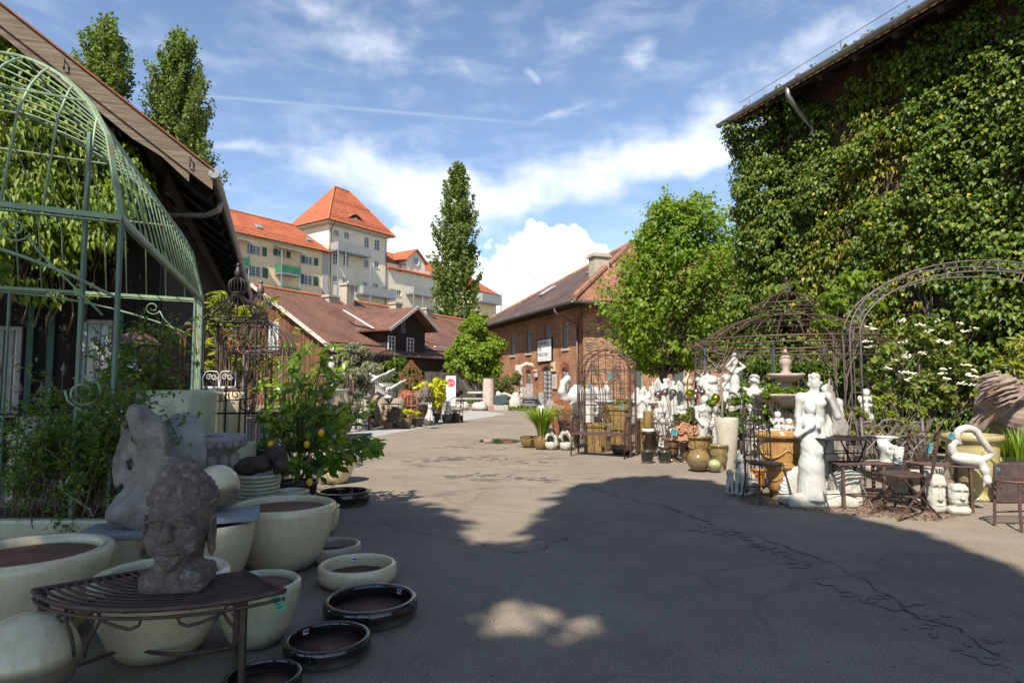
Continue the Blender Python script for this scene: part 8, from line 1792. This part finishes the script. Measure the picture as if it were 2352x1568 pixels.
# two life-like marble figures in front
p = gp(m2(1010, 0)[0], 1150); s = person(((-.15, .01, .66), (-.10, .02, .53)), ((.20, -.03, .67), (.12, -.075, .80)), (((-.06, -.015, .285), (-.065, .01, .045)), ((.085, -.045, .30), (.125, .005, .055))), fingers=True, twist=.55)
s.chain([(.14, .045, .80), (.155, .06, .6), (.14, .06, .3), (.12, .06, .02)], [.025, .03, .05, .085], .03).b((.03, .02, .0), (.20, .14, .035), rad=.02)
s.e((0, 0, .535), (.115, .085, .05), k=.04).chain([(-.10, -.05, .56), (-.02, -.10, .50), (.06, -.10, .40), (.05, -.10, .22)], [.02, .035, .03, .02], .02).chain([(.08, -.06, .55), (.09, -.08, .4), (.08, -.07, .2)], [.03, .035, .02], .02)
T = YO = stat('marble_youth', 'tall white marble statue of a curly haired nude youth, one hand raised', 1867, 7.75, 1.50, -.12, s, .03, .0072, part='body'); YO.scale = (1.26, 1.3, 1.5)
s = person(((-.16, -.01, .665), (-.055, -.075, .745)), ((.125, -.015, .655), (.055, -.075, .545)), robe=1, hair='long', female=True, fingers=True, twist=-.3)
for i in range(9): a = -.9 + i * .22; s.chain([(.05 + .01 * i, .02, .92 - .015 * i), (.10 + .006 * i, .03, .80 - .012 * i), (.13, .01, .68 - .02 * i), (.10, -.03, .56 - .01 * i)], [.014, .016, .014, .008], .012)
s.chain([(.0, -.06, .60), (.03, -.08, .5), (.02, -.06, .36)], [.03, .04, .03], .03)
T = stat('marble_woman', 'white marble statue of a long haired woman with hand on her chest', 1857, 7.42, 1.12, .1, s, .08, .0085, part='body')
T = thing('shell_base', 'white scalloped shell on a rough base around the marble woman', 'statue base', (px(m2(960, 0)[0], 7.52), 7.52, 0)); b = MB(); n = 26
for i in range(n): a = pi * (.02 + .96 * i / (n - 1)); d = Vector((cos(a), .12, sin(a))); b.tube([Vector((0, .1, .09)) + d * .04, Vector((0, .13, .09)) + d * .22, Vector((0, .10, .09)) + d * (.37 + .01 * (i % 2))], [.008, .024, .03], 6)
b.build('shell', marble, T, smooth=True); s = Sc(); s.b((0, 0, .045), (.40, .20, .05), rad=.03).e((-.2, -.1, .1), (.16, .10, .06), k=.06).e((.22, -.06, .11), (.2, .14, .07), k=.06); s.mesh('base', marble_w, T, .02, rough=.006, rsc=15, flat=0)
T = thing('stone_stump', 'white rough hewn stone stump right of the marble woman', 'stone', (px(m2(1215, 0)[0], 7.6), 7.6, 0)); s = Sc(); s.b((0, 0, .18), (.17, .14, .19), rad=.03).e((-.02, 0, .40), (.13, .12, .07), k=.06); s.mesh('stump', marble_w, T, .017, rough=.008, rsc=26, flat=0)
# row of white statues before the brick house
pr = lambda: person(((-.13, -.05, .68), (-.025, -.10, .77)), ((.13, -.05, .68), (.025, -.10, .77)), robe=2, veil=True, hair='bun', female=True)
A_pray = stat('praying_woman', 'white statue of a veiled praying woman, left one beside the arbour post', m3(1385, 0)[0], 15.6, 1.12, .3, pr(), .22, .014, group='white robed statues')
dup(A_pray, (px(m3(1450, 0)[0], 15.2), 15.2, .22), -.2, 1.08, 'white statue of a veiled praying woman, right one with long straight folds')
dup(A_pray, (px(m3(1385, 0)[0], 17.6), 17.6, .3), .5, .9, 'white veiled statue furthest back behind the praying pair')
s = wings(person(((-.12, -.06, .68), (-.02, -.11, .78)), ((.12, -.06, .68), (.02, -.11, .78)), robe=2, hair='bun', female=True), w=.24)
A_ang = stat('angel_statue', 'white angel with folded hands and curved wings beside the arbour', m3(1570, 0)[0], 15.8, .95, .1, s, .42, .014, group='white angel statues'); dup(A_ang, (px(m4(345, 0)[0], 16.2), 16.2, .58), .25, 1.0, 'white angel with spread wings standing highest behind the rose mirror balls'); dup(A_ang, (px(m4(440, 0)[0], 16.4), 16.4, .62), -.5, .9, 'white angel turned to the left, next to the highest one')
dup(A_ang, (px(m4(100, 0)[0], 17.4), 17.4, .3), .9, .8, 'small white angel seen side on at the left of the row')
ch = Sc(); ch.e((0, 0, .80), (.13, .14, .14)).e((0, 0, .52), (.15, .13, .2), k=.06).e((0, .02, .30), (.19, .16, .14), k=.06).c((0, 0, .7), (0, 0, .62), .07)
for m in (-1, 1): ch.chain([(m * .12, 0, .62), (m * .2, -.1, .48), (m * .08, -.18, .58)], [.06, .05, .04], .04).chain([(m * .1, 0, .28), (m * .15, -.25, .34), (m * .13, -.28, .06)], [.09, .07, .05], .05).c((m * .13, -.28, .05), (m * .14, -.38, .03), .05, .035).e((m * .17, .14, .58), (.10, .03, .14), (0, m * .5, 0))
for i in range(30): d = Vector(unit(rng.normal(size=3))); d.z = abs(d.z); ch.e((d.x * .12, .02 + d.y * .13, .82 + d.z * .12), .035, k=.02) if d.y > -.6 else None
ch.b((0, 0, .10), (.26, .24, .12), rad=.05)
A_ch = stat('cherub_statue', 'white seated cherub statue at the foot of the praying women', m3(1600, 0)[0], 14.8, .42, .2, ch, .32, .022, group='white cherub statues')
for x, Y, z, sc_, rz, l in ((545, 13.8, .55, .45, -.5, 'white cherub with bent head left of the gold mirror ball'), (410, 14.2, .25, .5, .2, 'white cherub low under the rose mirror balls'), (520, 15.0, .45, .5, .6, 'white cherub beside the carved pillar head'), (310, 13.9, .30, .55, -.3, 'larger white cherub directly below the left rose ball'), (1510, 12.0, .42, .42, .3, 'white cherub under the pink fountain, left'), (1740, 11.6, .5, .45, -.2, 'white cherub under the pink fountain, carrying a shell'), (1880, 11.2, .42, .42, .1, 'white cherub behind the bistro chair back'), (1560, 10.8, .15, .4, -.4, 'white cherub low behind the scroll backed seat')):
 dup(A_ch, (px(m4(x, 0)[0], Y), Y, z), rz, sc_, l)
dup(A_ch, (px(m2(1470, 0)[0], 9.8), 9.8, .95), -.4, .42, 'white cherub half hidden in the shrub behind the garden arch'); dup(A_ch, (px(m2(1500, 0)[0], 9.6), 9.6, .58), .3, .42, 'white cherub low in the shrub behind the garden arch')
dup(A_ch, (px(m3(870, 0)[0], 16.2), 16.2, .62), .3, .5, 'white cherub beside the birdbath seen through the arbour')
# jar carrier, torso, bust
s = person(((-.16, .0, .88), (-.06, -.02, .99)), ((.20, .0, .86), (.06, -.02, .99)), robe=1, hair='bun', female=True); s.e((0, .0, 1.03), (.055, .055, .05)).c((0, 0, 1.06), (0, 0, 1.11), .035, .055)
T = stat('jar_carrier', 'white statue of a draped woman holding a jar above her head', m4(1215, 0)[0], 13.4, 1.02, -.2, s, .92, .013)
b = MB(); b.box((0, 0, -.45), (.30, .30, .9)); b.build('plinth', marble_w, T)
s = person(((-.2, -.02, .66), (-.2, -.03, .5)), ((.2, -.02, .66), (.2, -.03, .5)), robe=0, twist=.3)
s.p = [q for q in s.p if not (q[0] == 'c' and min(q[1][2], q[2][2]) < .45)]; s.e((0, 0, .47), (.11, .09, .06))
T = thing('marble_torso', 'white marble torso of a bearded man under the wire gazebo', 'statue', (px(m4(1460, 0)[0], 12.6), 12.6, -.12), .15, None, 1.72); s.mesh('torso', marble, T, .013, flat=.42); b = MB(); b.box((0, 0, .25), (.22, .2, .36)); b.build('plinth', marble_w, T)
s = Sc(); F = face(Sc(), lipw=.9); s.mv(F, (0, 0, .62), .62, rz=.05); s.e((0, .08, .68), (.24, .28, .30)).e((0, .06, .12), (.38, .22, .16), k=.1)
for i in range(60):
 d = Vector(unit(rng.normal(size=3)))
 if d.y < -.45 and d.z < .5 or d.z < -.3: continue
 s.e((d.x * .26, .07 + d.y * .30, .70 + d.z * .29), .07, k=.03)
T = stat('marble_bust', 'large white bust with curly hair behind the lower gold mirror ball', m4(905, 0)[0], 12.9, .78, .05, s, .82, .026); b = MB(); b.box((0, 0, -.52), (.5, .4, 1.04)); b.build('plinth', marble_w, T)
s = person(((-.18, .02, .90), (-.05, .03, .99)), ((.22, .02, .78), (.14, -.06, .64)), robe=1, hair='long', female=True)
T = stat('marble_nymph', 'white statue of a woman with arm over her head behind the large bust', m4(860, 0)[0], 13.8, 1.35, .5, s, .32, .014); dup(T, (px(m4(1105, 0)[0], 14.2), 14.2, .42), -.6, 1.22, 'white statue of a woman with arm raised, right of the bare standard tree')
s = person(((-.14, -.02, .66), (-.09, -.08, .56)), ((.14, -.02, .66), (.11, -.07, .55)), hair='curl', twist=.4); s.c((-.02, -.05, .52), (.06, -.06, .30), .05, .03).b((0, 0, .0), (.13, .12, .04), rad=.01)
A_y = stat('youth_statue', 'slender white statue of a youth half hidden by leaves beside the white planter', m4(830, 0)[0], 11.6, 1.12, .1, s, .08, .013, group='white nude statues'); dup(A_y, (px(m4(285, 0)[0], 13.2), 13.2, .12), .5, .95, 'white nude statue turned away directly behind the left mirror balls'); dup(A_y, (px(m4(1330, 0)[0], 13.2), 13.2, .1), .3, 1.25, 'white statue standing in the leaves right of the jar carrier')
dup(A_y, (px(m2(1090, 0)[0], 9.3), 9.3, .1), -.2, 1.3, 'white statue hidden behind the marble youth, near the carved wings')
T = thing('carved_wings', 'grey weathered pair of carved wings rising behind the marble youth', 'ornament', (px(m2(1060, 0)[0], 8.7), 8.7, .25)); s = Sc()
for i in range(7): s.chain([(.02 + .03 * i, 0, .5 - .05 * i), (.06 + .04 * i, 0, .95 - .06 * i), (.10 - .02 * i + .05 * i, .02, 1.24 - .09 * i)], [.045, .035, .014], .02)
s.c((0, 0, 0), (.1, 0, .5), .08); s.mesh('wings', M('wing_stone', (.28, .25, .22), .85, (.17, .15, .13), 9, bump=.4), T, .016)
tiered('white birdbath fountain seen through the arbour back', m3(955, 0)[0], 15.6, [(.30, 1.02, .03)], marble, .6, name='birdbath')
tiered('white tiered basin fountain between the praying women and mirror balls', m3(1600, 0)[0], 15.2, [(.42, .42, 0), (.30, .75, 0), (.2, 1.0, 0)], marble_w, .3)
T = tiered('weathered pink stone two tier fountain with plants under the gazebo', m2(705, 0)[0], 11.9, [(.60, 1.22, .02), (.33, 1.60, .02)], pinkstone, .9);
rng = np.random.default_rng(93)
# dark pillar head, pine cone finial
T = thing('carved_head_finial', 'ochre carved head with ornate crown standing before the dark window', 'sculpture', (px(m4(635, 0)[0], 15.4), 15.4, .95)); s = Sc(); F = face(Sc()); s.mv(F, (0, 0, .3), .34); s.e((0, .03, .55), (.14, .14, .12)).c((0, .03, .6), (0, .03, .78), .08, .01); s.mesh('head', M('sandstone_ochre', (.5, .40, .26), .85, (.3, .23, .15), 7, bump=.4), T, .016); b = MB(); b.box((0, .05, -.45), (.3, .3, 1.0)); b.build('plinth', marble_w, T)
# elephants
def elephant(label, u, Y, sc, rz):
 T = thing('elephant_statue', label, 'statue', (px(u, Y), Y, 0), rz, None, sc); s = Sc(); s.e((0, .5, .88), (.36, .58, .42), k=.1).e((0, -.12, 1.08), (.24, .26, .28), k=.1).chain([(0, -.32, 1.02), (0, -.52, 1.0), (0, -.62, 1.18), (0, -.56, 1.40), (0, -.42, 1.50), (0, -.34, 1.42)], [.14, .10, .085, .08, .075, .07], .06).c((0, 1.0, 1.0), (0, 1.12, .5), .05, .02)
 for m in (-1, 1): s.e((m * .26, .06, 1.05), (.05, .2, .26), (0, m * .3, m * -.5), k=.04).c((m * .10, -.3, .92), (m * .12, -.5, .86), .035, .015).c((m * .2, .12, .8), (m * .2, .08, .0), .14, .13, k=.06).c((m * .2, .85, .8), (m * .2, .88, .0), .15, .13, k=.06).e((m * .12, -.3, 1.14), (.025, .02, .02), k=.01, op='s')
 s.mesh('elephant', marble, T, .03, flat=0); return T
elephant('big white elephant statue with raised trunk behind the rusty plate', m3(590, 0)[0], 16.6, 1.06, -.9)
# animals in front
def dog(label, u, vb, sc, rz, ears='up', mat=marble_w):
 p = gp(u, vb); T = thing('dog_statue', label, 'statue', p + Vector((0, .1, 0)), rz, 'dog statues', sc); s = Sc(); s.e((0, .14, .20), (.13, .16, .17), k=.08).e((0, -.02, .34), (.10, .11, .18), k=.08).c((0, -.05, .48), (0, -.06, .58), .075, .07, k=.05).e((0, -.08, .63), (.075, .09, .075), k=.04).c((0, -.13, .615), (0, -.23, .585), .045, .03, k=.03).e((0, -.255, .592), .014, k=.01)
 for m in (-1, 1):
  s.chain([(m * .06, -.08, .38), (m * .065, -.11, .18), (m * .065, -.12, .03)], [.055, .04, .034], .03).e((m * .065, -.155, .025), (.038, .055, .028), k=.02).e((m * .12, .12, .12), (.06, .13, .11), k=.05).e((m * .13, -.0, .03), (.04, .09, .03), k=.03)
  if ears == 'up': s.c((m * .045, -.05, .68), (m * .06, -.04, .80), .032, .006, k=.015)
  else: s.e((m * .085, -.06, .55), (.022, .045, .11), (0, m * .15, 0), k=.015)
 s.chain([(.02, .28, .06), (.16, .26, .03), (.22, .1, .03)], [.03, .03, .015], .02).b((0, .04, .0), (.17, .26, .02), rad=.01); s.mesh('dog', mat, T, .0125, flat=0, rough=.003, rsc=50); return T
dog('white shepherd dog statue with upright ears sitting by the bistro chair', m2(335, 0)[0], 1136, .72, -1.0); dog('small shaggy white dog statue left of the shepherd dog', m2(205, 0)[0], 1134, .44, -.6, 'flop'); dog('white floppy eared dog statue right of the bistro table', mr(385, 0)[0], 1152, .58, -.2, 'flop'); dog('dark grey dog statue hidden behind the medium amber urn', m2(470, 0)[0], 1118, .5, .6, 'up', stone_gr)
def lionh(label, u, Y, z, r):
 T = thing('lion_statue', label, 'statue', (px(u, Y), Y, z), .3, None, r); s = Sc(); s.e((0, 0, .5), (.28, .26, .3)).e((0, -.25, .42), (.15, .14, .12), k=.06).e((0, .15, .2), (.4, .4, .4), k=.1)
 for i in range(46):
  d = Vector(unit(rng.normal(size=3)))
  if d.y < -.5: continue
  s.c((d.x * .3, .05 + d.y * .28, .48 + d.z * .34), (d.x * .38, .1 + d.y * .34, .38 + d.z * .42), .06, .03, k=.03)
 s.mesh('lion', marble, T, .03, flat=-.1, rough=.004, rsc=20); return T
lionh('small white lion statue beside the daylilies', m3(170, 0)[0], 14.3, .12, .40); lionh('white reclining lion statue by the stone steles, behind the daylilies', m3(60, 0)[0], 27, .0, .7); lionh('white curled animal statue under the gazebo rail', m4(1690, 0)[0], 10.9, .42, .3)
def swan(label, x0, x1, yt, yb, kind):
 (u0, vt), (u1, vb) = m3(x0, yt), m3(x1, yb); Y = 2016 / (vb - 886); w = (u1 - u0) * Y / FP; h_ = (vb - vt) * Y / FP; T = thing('swan_planter', label, 'planter', (px((u0 + u1) / 2, Y) , Y + .1, 0)); s = Sc(); r = w * .42
 s.e((0, 0, r * .8), (r, r * .75, r * .85), k=.03).e((0, 0, r * 1.5), (r * .72, r * .55, r * .8), op='s', k=.02)
 if kind: s.chain([(r * .9, 0, r * .9), (r * .75, 0, h_ * .72), (r * .1, 0, h_ * .92), (-r * .55, 0, h_ * .84), (-r * .9, 0, h_ * .62), (-r * 1.3, -.01, h_ * .60)], [.05, .04, .034, .034, .035, .014], .03)
 else: s.chain([(r * 1.15, 0, r * .5), (r * .85, 0, h_ * .62), (r * .2, 0, h_ * .95), (-r * .5, 0, h_ * .92), (-r * .85, 0, h_ * .70), (-r * .5, 0, h_ * .52)], [.03, .04, .04, .038, .045, .02], .03)
 s.mesh('swan', marble_w, T, .012, flat=0, rough=.002, rsc=30)
swan('white swan basket planter with beak to the left', 85, 292, 968, 1210, 1); swan('white heart shaped swan planter right of the beaked one', 292, 500, 960, 1216, 0)
def moai(label, x0, x1, yt, yb, neck):
 (u0, vt), (u1, vb) = mr(x0, yt), mr(x1, yb); Y = 2016 / (vb - 886) + .05; w = (u1 - u0) * Y / FP; h_ = (vb - vt) * Y / FP; T = thing('stone_face_sculpture', label, 'sculpture', (px((u0 + u1) / 2, Y), Y, 0), -.05); s = Sc(); z0 = h_ * .28 if neck else 0; H = h_ - z0; a = w * (.36 if neck else .47)
 s.b((0, 0, z0 + H * .5), (a, a * .85, H * .5), rad=a * .55, k=.02).b((0, -a * .75, z0 + H * .76), (a * .88, a * .28, H * .07), rad=.02, k=.03).c((0, -a * .85, z0 + H * .72), (0, -a * 1.05, z0 + H * .38), a * .14, a * .22, k=.02)
 for m in (-1, 1): s.e((m * a * .45, -a * .98, z0 + H * .64), (a * .3, a * .22, H * .07), k=.02, op='s').e((m * a * 1.0, 0, z0 + H * .5), (a * .12, a * .25, H * .2), k=.02).e((m * a * .14, -a * 1.0, z0 + H * .36), (a * .14, a * .16, a * .1), k=.02)
 s.e((0, -a * .88, z0 + H * .22), (a * .45, a * .1, H * .022), k=.015).e((0, -a * .9, z0 + H * .28), (a * .4, a * .1, H * .03), k=.02, op='s')
 if neck: s.b((0, .0, h_ * .13), (w * .5, w * .32, h_ * .14), rad=.05, k=.03)
 s.mesh('head', marble_w, T, .0075, flat=0, rough=.0014, rsc=60)
moai('tall narrow white stone head with long nose under the curved bench', 1105, 1285, 695, 1118, 0); moai('short white stone head with heavy chin and neck under the curved bench', 1320, 1560, 800, 1140, 1)
def on_bench(x, z=.512): return px(x, BY)
def facepot(label, x0, x1, yt, yb, rz, dy):
 (u0, vt), (u1, vb) = mr(x0, yt), mr(x1, yb); Y = BY + dy; w = (u1 - u0) * Y / FP; h_ = (vb - vt) * Y / FP; T = thing('face_planter', label, 'planter', (px((u0 + u1) / 2, Y), Y, .51), rz); s = Sc(); F = face(Sc()); s.mv(F, (0, 0, h_ * .52), h_ * .86); s.c((0, .05, h_ * .62), (0, .03, h_ * 1.04), w * .22, w * .47, k=.03).c((0, .02, h_ * .84), (0, .02, h_ * 1.2), w * .36, w * .42, op='s', k=.01).b((0, 0, h_ * 1.12), (w, w, h_ * .12), op='s').c((0, .03, h_ * .16), (0, .03, 0), w * .26, w * .32, k=.04)
 s.mesh('head', marble, T, .007, flat=0)
facepot('larger white face planter with flat open top on the curved bench', 548, 832, 255, 548, .1, .05); facepot('smaller white face planter in front of the larger one', 705, 905, 385, 582, -.5, -.12)
T = thing('heart_sculpture', 'white stone heart shaped ring standing on the curved bench', 'sculpture', (px(mr(1590, 0)[0], BY), BY - .05, .50)); q = 7.3 / FP * .20144; s = Sc(); H_ = [(1470, 372), (1430, 300), (1450, 225), (1540, 195), (1640, 225), (1715, 330), (1790, 440), (1850, 470), (1760, 520), (1650, 560), (1500, 560), (1400, 500), (1365, 420), (1390, 360), (1470, 372)]
W_ = [.016, .034, .040, .042, .042, .040, .034, .008, .038, .044, .047, .047, .045, .038, .016]; P_ = []
def cr(a, b, c, d, t): return .5 * (2 * b + (c - a) * t + (2 * a - 5 * b + 4 * c - d) * t * t + (3 * b - a - 3 * c + d) * t ** 3)
for i in range(14):
 J = [max(0, min(14, i + k)) for k in (-1, 0, 1, 2)]
 if i == 7: J[0] = 7
 if i == 6: J[3] = 7
 for k in range(4): P_.append(tuple(cr(*[f[j] for j in J], k / 4) for f in ([h[0] for h in H_], [h[1] for h in H_], W_)))
s.chain([((x - 1590) * q, 0, (600 - y) * q) for x, y, w in P_], [w * .95 for x, y, w in P_], .006); s.mesh('ring', marble_w, T, .009, rough=.001, rsc=50)
T = thing('cat_statue', 'white sleeping cat statue with its head hanging over the curved bench', 'statue', (px(mr(1590, 0)[0], BY - .2), BY - .22, .50), .1, None, 1.0); s = Sc(); s.e((-.05, .02, .075), (.16, .09, .075), (0, .15, 0), k=.04).e((.06, 0, .07), (.08, .07, .06), k=.04).chain([(.09, -.02, .06), (.12, -.05, -.04), (.13, -.06, -.12)], [.05, .042, .03], .03).e((.13, -.07, -.15), (.045, .04, .05), k=.03)
for m in (-1, 1): s.c((.13 + m * .03, -.06, -.18), (.13 + m * .045, -.06, -.225), .016, .005, k=.01)
s.mesh('cat', marble, T, .008); ptag('green blue tag at the bench end below the sleeping cat', (px(mr(1730, 0)[0], BY), BY - .25, .49), 0, .05, .04); ptag('green blue written tag hanging on the white heart', (px(mr(1350, 0)[0], BY), BY - .1, .86), 0, .09, .10, rot=(0, .6, .1)); ptag('blue tag on the neck of the smaller face planter', (px(mr(790, 0)[0], BY - .2), BY - .24, .56), 0, .08, .05)
T = thing('stone_bowl', 'weathered cream footed stone bowl under the curved bench', 'bowl', (px(mr(790, 0)[0], 7.9), 7.9, 0)); b = MB(); b.lathe([(.26, 0), (.27, .05), (.18, .09), (.12, .14), (.16, .18), (.34, .24), (.46, .34), (.50, .42), (.47, .43), (.40, .36)], 36); b.f = b.f[:-1]; b.build('body', marble_w, T, smooth=True); b = MB(); b.lathe([(.42, .38), (.001, .34)], 30); b.build('soil', soil, T)
# driftwood horse at the right edge
T = thing('driftwood_horse', 'big driftwood horse head and shoulders leaning in from the right edge', 'sculpture', (px(2310, 8.7), 8.7, 0)); s = Sc(); g2 = lambda u, v, d=0.0: tuple(at(u, v, 8.7 + d) - Vector((px(2310, 8.7), 8.7, 0)))
s.chain([g2(2400, 1000), g2(2370, 960), g2(2330, 930), g2(2300, 905), g2(2275, 930), g2(2240, 985)], [.52, .47, .35, .23, .16, .085], .1).chain([g2(2330, 950), g2(2318, 990), g2(2308, 1015)], [.16, .11, .06], .06).chain([g2(2350, 1000), g2(2342, 1080), g2(2345, 1150)], [.2, .12, .11], .06).chain([g2(2390, 1000), g2(2395, 1150)], [.25, .15], .06)
s.mesh('body', drift, T, .022, rough=.010, rsc=24, flat=0); s = Sc()
for i in range(80): f = rng.random(); a = Vector(g2(2300 + 70 * f + rng.normal() * 6, 862 + 42 * f + rng.normal() * 8, -.2 - .22 * rng.random())); d = Vector((-.28 - .22 * rng.random(), -.02, -.10 - .12 * rng.random() + .06 * (1 - f))); s.chain([a, a + d * .5 + Vector((0, 0, .02)), a + d], [.018, .015, .005], .008)
s.chain([g2(2312, 905), g2(2296, 875), g2(2282, 847)], [.07, .045, .01], .03); s.mesh('mane', drift, T, .013)
# ================================================================ PLANTS ON THE RIGHT
rng = np.random.default_rng(95)
def strap(name, label, u, Y, z, n, h_, w, mat, cat='plant', spread=.5):
 T = thing(name, label, cat, (px(u, Y), Y, z)); V, F = [], []
 for k in range(n):
  a = rng.uniform(0, 2 * pi); L = h_ * rng.uniform(.7, 1.15); sp = spread * rng.uniform(.3, 1.0) * L; r0 = rng.uniform(0, .07); n0 = len(V)
  for i in range(6): f = i / 5; rr = r0 + sp * f ** 1.7; zz = L * (f - .42 * f ** 3 * spread * 1.6); ww = w * (1 - f ** 2 * .95) / 2; c = np.array([rr * cos(a), rr * sin(a), zz]); t = np.array([-sin(a), cos(a), 0]) * ww; V += [c - t, c + t]
  F += [(n0 + 2 * i, n0 + 2 * i + 1, n0 + 2 * i + 3, n0 + 2 * i + 2) for i in range(5)]
 raw('leaves', np.array(V), np.array(F), mat, T); return T
strap('daylily', 'bright green arching daylilies growing in the low brown bowl', m3(60, 0)[0], 14.0, .22, 230, 1.25, .03, leafmat('leaf_daylily', [(0, (.12, .19, .015)), (1, (.26, .32, .03))], .45), spread=.8)
strap('iris_leaves', 'upright yellow green iris leaves behind the driftwood horse', 2328, 8.3, .2, 90, .75, .035, lf_maple, spread=.3); strap('iris_leaves', 'second tuft of upright iris leaves by the stone trough', 2300, 8.6, .2, 60, .65, .03, lf_maple, spread=.3)
def b7(name, label, u, Y, blobs, mat, size, dens, **k): return bushy(name, label, k.pop('cat', 'shrub'), u, 0, Y, blobs, mat, size, dens, **k)
b7('oleander', 'green spiky oleander behind the dark urns and wire basket', 1590, 12.2, [(1590, 945, 22), (1575, 970, 22), (1605, 960, 22, -.2), (1560, 965, 16), (1600, 985, 20), (1580, 995, 18)], leafmat('leaf_spiky', [(0, (.09, .12, .02)), (1, (.24, .25, .05))], .35), .16, 1000, asp=.16, up=.8, shell=.15, trunk_r=.02)
b7('potted_shrub', 'fresh green leafy shrub right of the tall white planter', 1705, 11.0, [(1700, 925, 24), (1685, 950, 24), (1715, 955, 24), (1695, 975, 22), (1735, 960, 18), (1705, 905, 14), (1640, 925, 14), (1660, 935, 14)], lf_shrub, .075, 2200, trunk_r=.02)
b7('fountain_plants', 'green leafy plants growing in the pink fountain basin', 1800, 11.6, [(1760, 905, 14), (1785, 900, 14), (1815, 900, 15), (1840, 905, 14), (1775, 893, 10)], lf_linden, .09, 2200, cat='plant', trunk_r=.01)
b7('conifer', 'small yellow green conifer behind the arbour in the olive planter', 1418, 14.9, [(1430, 935, 20), (1415, 920, 18), (1440, 950, 18), (1412, 950, 18), (1438, 920, 16)], lf_conif, .07, 2600, cat='plant', trunk_r=.02)
b7('boxwood', 'spreading yellow green shrub with fine twigs behind the curved bench', 2010, 9.4, [(1985, 940, 34), (2030, 930, 36), (2065, 950, 34), (2000, 975, 34), (2050, 985, 34), (2100, 950, 30), (1960, 985, 26), (2090, 985, 26), (1950, 945, 22)], lf_conif, .05, 2300, trunk_r=.02, shell=.3)
b7('viburnum', 'tall shrub with cream flower heads in front of the ivy wall', 2110, 11.0, [(2010, 850, 44), (2060, 800, 48), (2110, 760, 50), (2150, 820, 52), (2090, 870, 50), (2190, 780, 46), (2210, 850, 48), (2150, 900, 48), (2230, 910, 40), (2050, 910, 40), (2010, 900, 36)], leafmat('leaf_viburnum', [(0, (.09, .13, .02)), (.6, (.15, .20, .028)), (1, (.25, .22, .06))], .4), .095, 900, trunk_r=.035, shell=.25, asp=.7)
V_ = bpy.data.objects['viburnum']
for k in range(34):
 u, v = rng.uniform(1990, 2240), rng.uniform(735, 890); c = at(u, v, 10.45 + rng.uniform(-.2, .2)) - V_.location; q = MB()
 for i in range(9): q.ell(c + Vector((rng.normal() * .035, rng.normal() * .03, rng.normal() * .012)), (.022, .022, .012), 6)
 q.build('flower_head', petal, V_, smooth=True)
b7('chestnut_sapling', 'young chestnut with hand shaped leaves in front of the ivy', 1930, 13.2, [(1900, 700, 34), (1950, 660, 34), (1985, 640, 28), (1930, 730, 34), (1990, 690, 30), (1880, 745, 26)], lf_linden, .17, 380, cat='tree', trunk_r=.03, asp=.5)
b7('shrub', 'leafy green shrub behind the pink fountain and wire gazebo', 1800, 15.2, [(1760, 850, 34), (1800, 835, 36), (1840, 850, 36), (1780, 890, 34), (1850, 890, 32), (1890, 850, 34), (1920, 890, 32)], lf_shrub, .11, 800, trunk_r=.03)
b7('shrub', 'yellowing bamboo like shrub at the far right edge', 2330, 9.6, [(2320, 850, 40), (2345, 900, 40), (2330, 800, 30), (2290, 890, 24)], lf_bam, .13, 700, trunk_r=.03, asp=.25)
T = thing('standard_tree', 'bare twiggy standard tree growing from the tall white planter', 'tree', (px(m4(1060, 0)[0], 10.75), 10.75, .75)); q = MB(); t0 = at(*m4(1040, 290), 10.75) - T.location; q.tube(limb((0, 0, 0), t0, 0, 5, .02), [.022, .02, .019, .018, .018, .02], 6)
for k in range(26):
 a = rng.uniform(0, 2 * pi); e = t0 + Vector((cos(a) * rng.uniform(.15, .55), sin(a) * .35, rng.uniform(.02, .55))); tw = limb(t0, e, .04, 5, .12); q.tube(tw, [.009, .007, .006, .005, .004, .002], 4)
 for j in range(2): q.tube(limb(tw[3], tw[3] + Vector((rng.normal() * .12, rng.normal() * .1, rng.uniform(0, .15))), 0, 3, .1), .003, 3)
q.build('trunk', bark_l, T, smooth=True)
b = MB(); T = thing('pond_trough', 'dark stone water trough behind the jade urn', 'trough', (px(2330, 7.9), 7.9, 0)); b.box((.1, 0, .24), (1.3, .6, .48)); b.build('body', log_m, T, bevel=.02); b = MB(); b.box((.1, 0, .485), (1.1, .45, .01)); b.build('water', water_m, T)
T = bpy.data.objects['bistro_table']; u, v = (1240 + 430 / 1.344) * .5742, 983; dup(T, gp(u, v) + Vector((0, .1, 0)), .2, 1.0, 'dark iron folding table in front of the giant stone faces')
dup(bpy.data.objects['curved_bench'], gp(800, 987), .1, (1.0, 1, 1.0), 'dark iron garden bench between the white fountain and the giant faces')
T = thing('overhead_cable', 'thin cable sagging from the brick building to the ivy building', 'cable'); a, c = at(1322, 690, 36), at(1722, 590, 19.5); b = MB(); b.tube([a.lerp(c, i / 12) - Vector((0, 0, .9 * sin(pi * i / 12))) for i in range(13)], .014, 4); b.build('cable', iron_bl, T)
